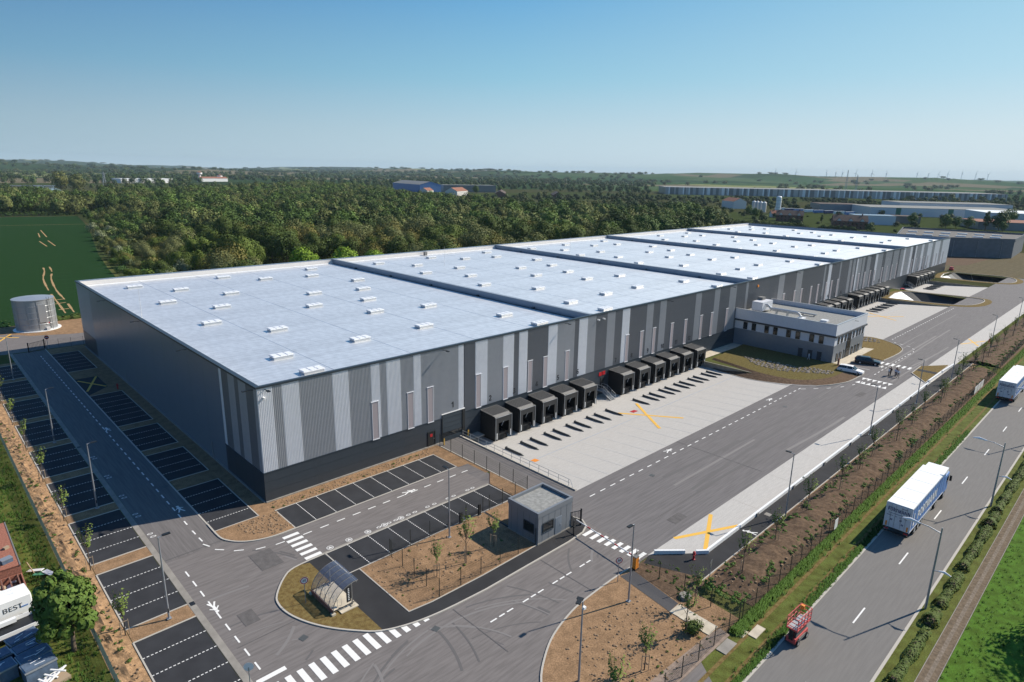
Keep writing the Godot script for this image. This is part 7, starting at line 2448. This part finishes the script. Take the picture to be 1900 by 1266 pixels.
	var rk := MB.new()
	rk.lathe([Vector2(0.001, 0.12), Vector2(0.16, 0.1), Vector2(0.24, 0.0), Vector2(0.2, -0.1)], Vector3.ZERO, 6)
	list = []
	for g in [[curve([101.9, 7.9, 103.1, 10.3, 103.1, 14, 103.4, 17.8, 105.2, 21.3, 105.9, 25.2, 103.4, 25.4, 100.7, 22, 98.7, 19.2, 97.6, 15.4, 98.7, 11.6], 1), 0.34], [curve([141.0, 14.0, 143.4, 18.6, 142.9, 21.6, 140.0, 23.6, 138.6, 20.8, 138.4, 16.0], 1), 0.16]]:
		var gp := PackedVector2Array(g[0])
		var n := 0
		while n < 900:
			var p := Vector2(rng.randf_range(96, 145), rng.randf_range(7, 26))
			n += 1 if rng.randf() < 0.12 else 0
			if Geometry2D.is_point_in_polygon(p, gp) and fposmod(p.y * 1.0 + p.x * 0.25, 0.9) < 0.62:
				list.append([placed(p.x, g[1], p.y, rng.randf_range(0.5, 1.15)), Color(1, 1, 1) * rng.randf_range(0.7, 1.0)])
	var sm: StandardMaterial3D = M.stone.duplicate()
	sm.vertex_color_use_as_albedo = true
	scatter("rubble_stones", rk.done(), sm, list)

func wood() -> void:
	var area := PackedVector2Array([Vector2(20, -112), Vector2(24, -140), Vector2(30, -190), Vector2(33, -215), Vector2(40, -260), Vector2(66, -405), Vector2(80, -512), Vector2(30, -540), Vector2(-200, -600), Vector2(-200, -860), Vector2(90, -800), Vector2(211, -800), Vector2(294, -860), Vector2(431, -980), Vector2(597, -1210), Vector2(580, -970), Vector2(520, -760), Vector2(470, -640), Vector2(420, -490), Vector2(400, -370), Vector2(430, -335), Vector2(415, -262), Vector2(500, -235), Vector2(470, -195), Vector2(380, -150), Vector2(330, -118), Vector2(300, -109), Vector2(60, -108)])
	sheet("wood_floor", area, 0.04, M.woodfloor)
	var cam := Vector2(-26.8, 68.4)
	# tree kinds: crown mesh, trunk mesh, material, label
	var kinds := []
	var spec := [[6.6, 1.2, 13.0, 9, 3600, 0.66, 0.05, M.tree_dark, "dense dark green tree in the wood behind the warehouse"], [6.2, 1.2, 11.8, 8, 3400, 0.64, 0.0, M.tree_mid, "mid green broadleaf tree in the wood behind the warehouse"], [6.8, 1.0, 11.0, 11, 3600, 0.6, 0.0, M.tree_olive, "olive brown willow like tree in the wood behind the warehouse"], [6.4, 1.0, 12.0, 10, 3600, 0.6, 0.05, M.tree_grey, "greyish green loose tree in the wood behind the warehouse"], [4.8, 1.2, 14.0, 9, 2800, 0.62, 0.3, M.tree_mid, "slender pointed green tree in the wood behind the warehouse"], [5.6, 0.8, 9.0, 8, 2800, 0.6, 0.0, M.tree_dark, "low rounded dark tree in the wood behind the warehouse"]]
	for i in spec.size():
		var s: Array = spec[i]
		kinds.append([crown(100 + i, s[0], s[1], s[2], s[3], s[4], s[5], s[6]), trunk(s[2] * 0.75, 0.24, 5, s[0] * 0.5), s[7], s[8], null])
	var shades := {}
	for i in spec.size():
		var base: StandardMaterial3D = spec[i][7]
		shades[i] = []
		for k in 4:
			var m: StandardMaterial3D = base.duplicate()
			var l := base.albedo_color.srgb_to_linear()
			var f: float = [0.75, 1.0, 1.3, 1.6][k]
			m.albedo_color = Color(l.r * f * [1.0, 1.15, 0.9, 1.1][k], l.g * f, l.b * f * [1.1, 0.9, 1.2, 0.85][k]).linear_to_srgb()
			shades[i].append(m)
	rng.seed = 500
	var all := []
	var x := -200.0
	while x < 600.0:
		var z := -1210.0
		while z < -105.0:
			var far := Vector2(x, z).distance_to(cam) > 430.0
			var p := Vector2(x + rng.randf_range(-3, 3), z + rng.randf_range(-3, 3))
			if Geometry2D.is_point_in_polygon(p, area) and not (p.x < 150.0 and p.x > 100.0 and p.y < -700.0) and not (p.y > -170.0 and p.x > 56.0 and p.x < 112.0):
				all.append([p.distance_to(cam), p])
			z += 9.2
		x += 9.2
	all.sort_custom(func(a, b): return a[0] < b[0])
	var rest := [[], [], []]
	var cols := [Color(0.062, 0.105, 0.024), Color(0.098, 0.155, 0.032), Color(0.150, 0.170, 0.056)]
	var made := 0
	for i in all.size():
		var p: Vector2 = all[i][1]
		var nz := wobble.get_noise_2d(p.x * 4.0, p.y * 4.0) + rng.randf_range(-0.28, 0.28)
		var k := 0
		if nz < -0.25:
			k = 0
		elif nz < -0.02:
			k = [1, 5, 4][i % 3]
		elif nz < 0.14:
			k = [1, 3, 0][i % 3]
		else:
			k = [2, 3, 2][i % 3]
		var s := rng.randf_range(0.62, 1.22)
		var edge := 20.0                       # the wood's left border, where shrubs grow low
		for e in range(1, 7):
			if p.y < area[e].y:
				edge = lerpf(area[e].x, area[mini(e + 1, 6)].x, clampf((area[e].y - p.y) / maxf(1.0, area[e].y - area[mini(e + 1, 6)].y), 0, 1))
		if p.x - edge < 26.0 and p.y > -520.0:
			s = lerpf(0.3, 0.75, clampf((p.x - edge) / 26.0, 0, 1)) * rng.randf_range(0.75, 1.25)
		if made < 290:
			made += 1
			var t: Node3D
			if kinds[k][4] == null:
				t = thing("wood_tree", kinds[k][3], "tree", Vector3(p.x, 0, p.y), 0.0, "trees of the wood behind the warehouse")
				part(t, "trunk", kinds[k][1], M.bark)
				part(t, "crown", kinds[k][0], kinds[k][2])
				kinds[k][4] = t
			else:
				t = copy(kinds[k][4], Vector3(p.x, 0, p.y), rng.randf() * TAU, kinds[k][3])
			t.scale = Vector3(s, s * rng.randf_range(0.85, 1.1), s)
			(t.get_node("crown") as MeshInstance3D).material_override = shades[k][(i * 7 + made) % 4]
		else:
			var c: Color = cols[[0, 1, 2, 2, 1, 0][k]] * rng.randf_range(0.65, 1.4)
			rest[k % 3].append([placed(p.x, 0, p.y, s, rng.randf_range(0.9, 1.1)), Color(c.r, c.g, c.b)])
	for j in 3:
		scatter("wood_canopy", crown(200 + j, 6.6, 1.0, [13.2, 12.0, 11.4][j], 9, 1100, 1.15, 0.0), M.tree_far, rest[j])
	# bright willows, blossom bushes and big single trees at the wood's edge
	var wl := crown(301, 5.6, 0.4, 9.6, 18, 2600, 0.75, 0.3)
	for q in [[66, -126, 0.8, "leftmost"], [74, -134, 0.95, "second from the left"], [82, -128, 0.9, "third from the left, lower"], [90, -138, 1.1, "fourth from the left, tallest"], [98, -130, 1.0, "fifth from the left"], [104, -142, 0.85, "rightmost"], [80, -150, 1.05, "rear one on the left"]]:
		var t := thing("bright_willow", "bright yellow green bushy willow right behind the roof edge, %s" % q[3], "tree", Vector3(q[0], 0, q[1]), q[0] * 0.7)
		part(t, "trunk", trunk(6.0, 0.2, 6, 2.5), M.bark)
		part(t, "crown", wl, M.tree_bright)
		t.scale = Vector3(q[2], q[2], q[2])
	var bl := crown(302, 3.2, 0.2, 5.4, 10, 800, 0.55)
	for i in 9:
		var q: Array = [[40, -170], [41, -236], [67, -294], [46, -176], [51, -314], [62, -340], [59, -368], [34, -152], [57, -128]][i]
		var t := thing("blossom_bush", "whitish flowering bush at the wood's edge by the field, %s from the nearest" % ordinal([2, 4, 5, 3, 6, 7, 8, 1, 0][i]), "bush", Vector3(q[0], 0, q[1]), i * 1.3)
		part(t, "stem", trunk(3.0, 0.1, 4, 1.2), M.bark)
		part(t, "crown", bl, M.blossom)
	# low shrubs that fill the wood's left border
	var shrub := crown(305, 2.6, 0.1, 3.8, 8, 700, 0.5)
	var first_shrub: Node3D = null
	rng.seed = 611
	for i in 64:
		var z := lerpf(-118.0, -420.0, pow(i / 64.0, 1.25))
		var e := lerpf(20.0, 33.0, clampf((-112.0 - z) / 103.0, 0, 1)) if z > -215.0 else lerpf(33.0, 66.0, clampf((-215.0 - z) / 190.0, 0, 1))
		var p := Vector3(e + rng.randf_range(0.5, 17.0), 0, z + rng.randf_range(-3, 3))
		var t: Node3D
		if first_shrub == null:
			first_shrub = thing("wood_shrub", "low green shrub in the wood's border beside the crop field", "shrub", p, 0.0, "shrubs of the wood's border")
			part(first_shrub, "stem", trunk(2.0, 0.06, 4, 0.9), M.bark)
			part(first_shrub, "crown", shrub, M.tree_mid)
			t = first_shrub
		else:
			t = copy(first_shrub, p, rng.randf() * TAU, "low green shrub in the wood's border beside the crop field")
		var k := rng.randf_range(0.6, 1.35)
		t.scale = Vector3(k, k * rng.randf_range(0.8, 1.2), k)
		(t.get_node("crown") as MeshInstance3D).material_override = [M.tree_mid, shades[2][i % 4], shades[0][i % 4], shades[1][i % 4], shades[3][i % 4]][i % 5]
	var big := crown(303, 6.5, 1.5, 17.0, 18, 1700, 1.3, 0.1)
	var con := crown(304, 3.2, 1.0, 17.0, 14, 1200, 0.9, 0.85)
	for q in [[592, -66, 0.7, 0, "rounded dark tree alone right of the brick houses"], [600, -52, 0.62, 0, "dark tree third from the right in the row behind the grey hall"], [598, -60, 0.6, 0, "dark tree second in the row behind the grey hall"], [596, -40, 1.05, 1, "tall dark conifer behind the grey hall"], [600, -32, 0.95, 0, "large bright crowned tree beside the tall conifer"], [618, -97, 0.62, 0, "rounded green tree left of the row behind the grey hall"], [430, -215, 1.05, 0, "tallest light green tree right of the wood"], [418, -232, 1.05, 0, "tall dark tree right of the wood, left of the lighter one"], [452, -238, 0.95, 0, "broad dark tree right of the wood near the grain silos"], [470, -222, 0.9, 0, "broad dark tree right of the wood by the silos, rightmost"], [560, -212, 0.6, 0, "green tree between the grain silos and silo tower"], [600, -238, 0.6, 0, "small green tree just left of the silo tower"], [358, -330, 1.0, 0, "very dark round tree standing above the wood"], [556, -150, 0.5, 1, "small conifer between the two brick houses"], [590, -28, 0.5, 0, "lower tree right of the tall conifer"], [690, -40, 0.9, 0, "green tree behind the pale roof at right"], [745, -760, 0.9, 0, "green tree between blue hall and orange roof"], [715, -790, 0.9, 0, "green tree before the blue hall"], [150, -980, 1.7, 0, "broad brownish tree clump at the river's right bank"], [165, -960, 1.5, 0, "second brownish tree clump at the river's right bank"]]:
		var t := thing("single_tree", q[4], "tree", Vector3(q[0], 0, q[1]), q[0] * 0.37)
		part(t, "trunk", trunk(9.0, 0.35, 5, 2.5), M.bark)
		part(t, "crown", con if q[3] else big, [M.tree_dark, M.tree_mid, M.tree_olive][0 if q[3] or q[2] > 0.9 and q[2] < 1.4 and q[0] != 430 else (2 if q[2] > 1.4 else 1)])
		t.scale = Vector3(q[2], q[2], q[2])
	# woods and tree rows of the plain, out to the horizon
	rng.seed = 900
	var lists := [[], []]
	for ring in 60:
		var d := 420.0 * pow(1.053, ring)
		var n := int(clampf(d * 1.45 / (9.0 * d / 900.0 + 5.0), 40, 230))
		for i in n:
			var a := lerpf(0.02, 1.62, (i + rng.randf()) / n)
			var dd := d * rng.randf_range(0.975, 1.025)
			var px := -26.8 + sin(a) * dd
			var pz := 68.4 - cos(a) * dd
			var v := wobble.get_noise_2d(px * 0.55, pz * 0.55)
			var right_side := a > 0.98
			var thr := 0.05
			if dd < 1250.0:
				thr = 0.06 if a > 0.72 else -0.5
			elif right_side:
				thr = 0.3
			elif dd < 3200.0:
				thr = -0.22
			else:
				thr = -0.08
			if v < thr or Geometry2D.is_point_in_polygon(Vector2(px, pz), area):
				continue
			if px < 100.0 and pz > -610.0 or px < 620.0 and pz > -90.0 or a > 0.95 and dd < 900.0:
				continue
			if px > 470.0 and px < 960.0 and pz > -330.0 or px > 560.0 and px < 960.0 and pz < -640.0 and pz > -1100.0 or absf(px - 160.0) < 50.0 and pz > -1400.0:
				continue
			var s := maxf(0.7, dd / 1500.0) * rng.randf_range(0.8, 1.3)
			var c := [Color(0.055, 0.095, 0.026), Color(0.080, 0.125, 0.034), Color(0.110, 0.130, 0.050)][int(absf(v) * 37.0) % 3] as Color
			c *= rng.randf_range(0.8, 1.2)
			lists[i % 2].append([placed(px, land_y(px, pz) - 0.5, pz, s, minf(1.0, 1.25 / s)), Color(c.r, c.g, c.b)])
	# scrub between the wood, the sheds and the striped hall
	var scrub := []
	for i in 4200:
		var p := Vector2(rng.randf_range(440, 1400), rng.randf_range(-720, -60))
		var inside := p.x > 430.0 and p.y > -330.0 and p.x < 740.0 and p.y < -70.0 and i % 5 == 0      # gardens round the houses
		var belt := p.y < -235.0 and p.y > -620.0 and p.x + p.y * -0.9 < 1500.0 and p.x - p.y * 1.2 > 760.0
		if belt and wobble.get_noise_2d(p.x * 2.0, p.y * 2.0) < -0.12:
			continue
		if not (belt or inside or (p.x > 900.0 and p.y > -200.0)) or Geometry2D.is_point_in_polygon(p, area):
			continue
		if p.distance_to(Vector2(690, -290)) < 55.0 or p.distance_to(Vector2(655, -232)) < 26.0 or p.distance_to(Vector2(551, -176)) < 17.0 or p.distance_to(Vector2(513, -113)) < 18.0 or p.distance_to(Vector2(589, -121)) < 24.0 or p.distance_to(Vector2(632, -112)) < 22.0 or p.distance_to(Vector2(710, -215)) < 46.0 or p.x < 485.0 and p.y > -170.0 or p.x > 1090.0 + (p.y + 668.0) * 0.8 and p.x < 1290.0 + (p.y + 668.0) * 0.85:
			continue
		var c := [Color(0.040, 0.072, 0.022), Color(0.060, 0.098, 0.030), Color(0.088, 0.105, 0.045)][i % 3] as Color
		c *= rng.randf_range(0.75, 1.25)
		scrub.append([placed(p.x, -0.4, p.y, rng.randf_range(0.22, 0.75)), Color(c.r, c.g, c.b)])
	scatter("scrub", crown(212, 6.0, 0.2, 10.5, 9, 240, 2.0, 0.1), M.tree_far, scrub)
	for j in 2:
		scatter("distant_woodland", crown(210 + j, 6.5, 0.2, 12.5, 9, 240, 2.1, 0.1), M.tree_far, lists[j])
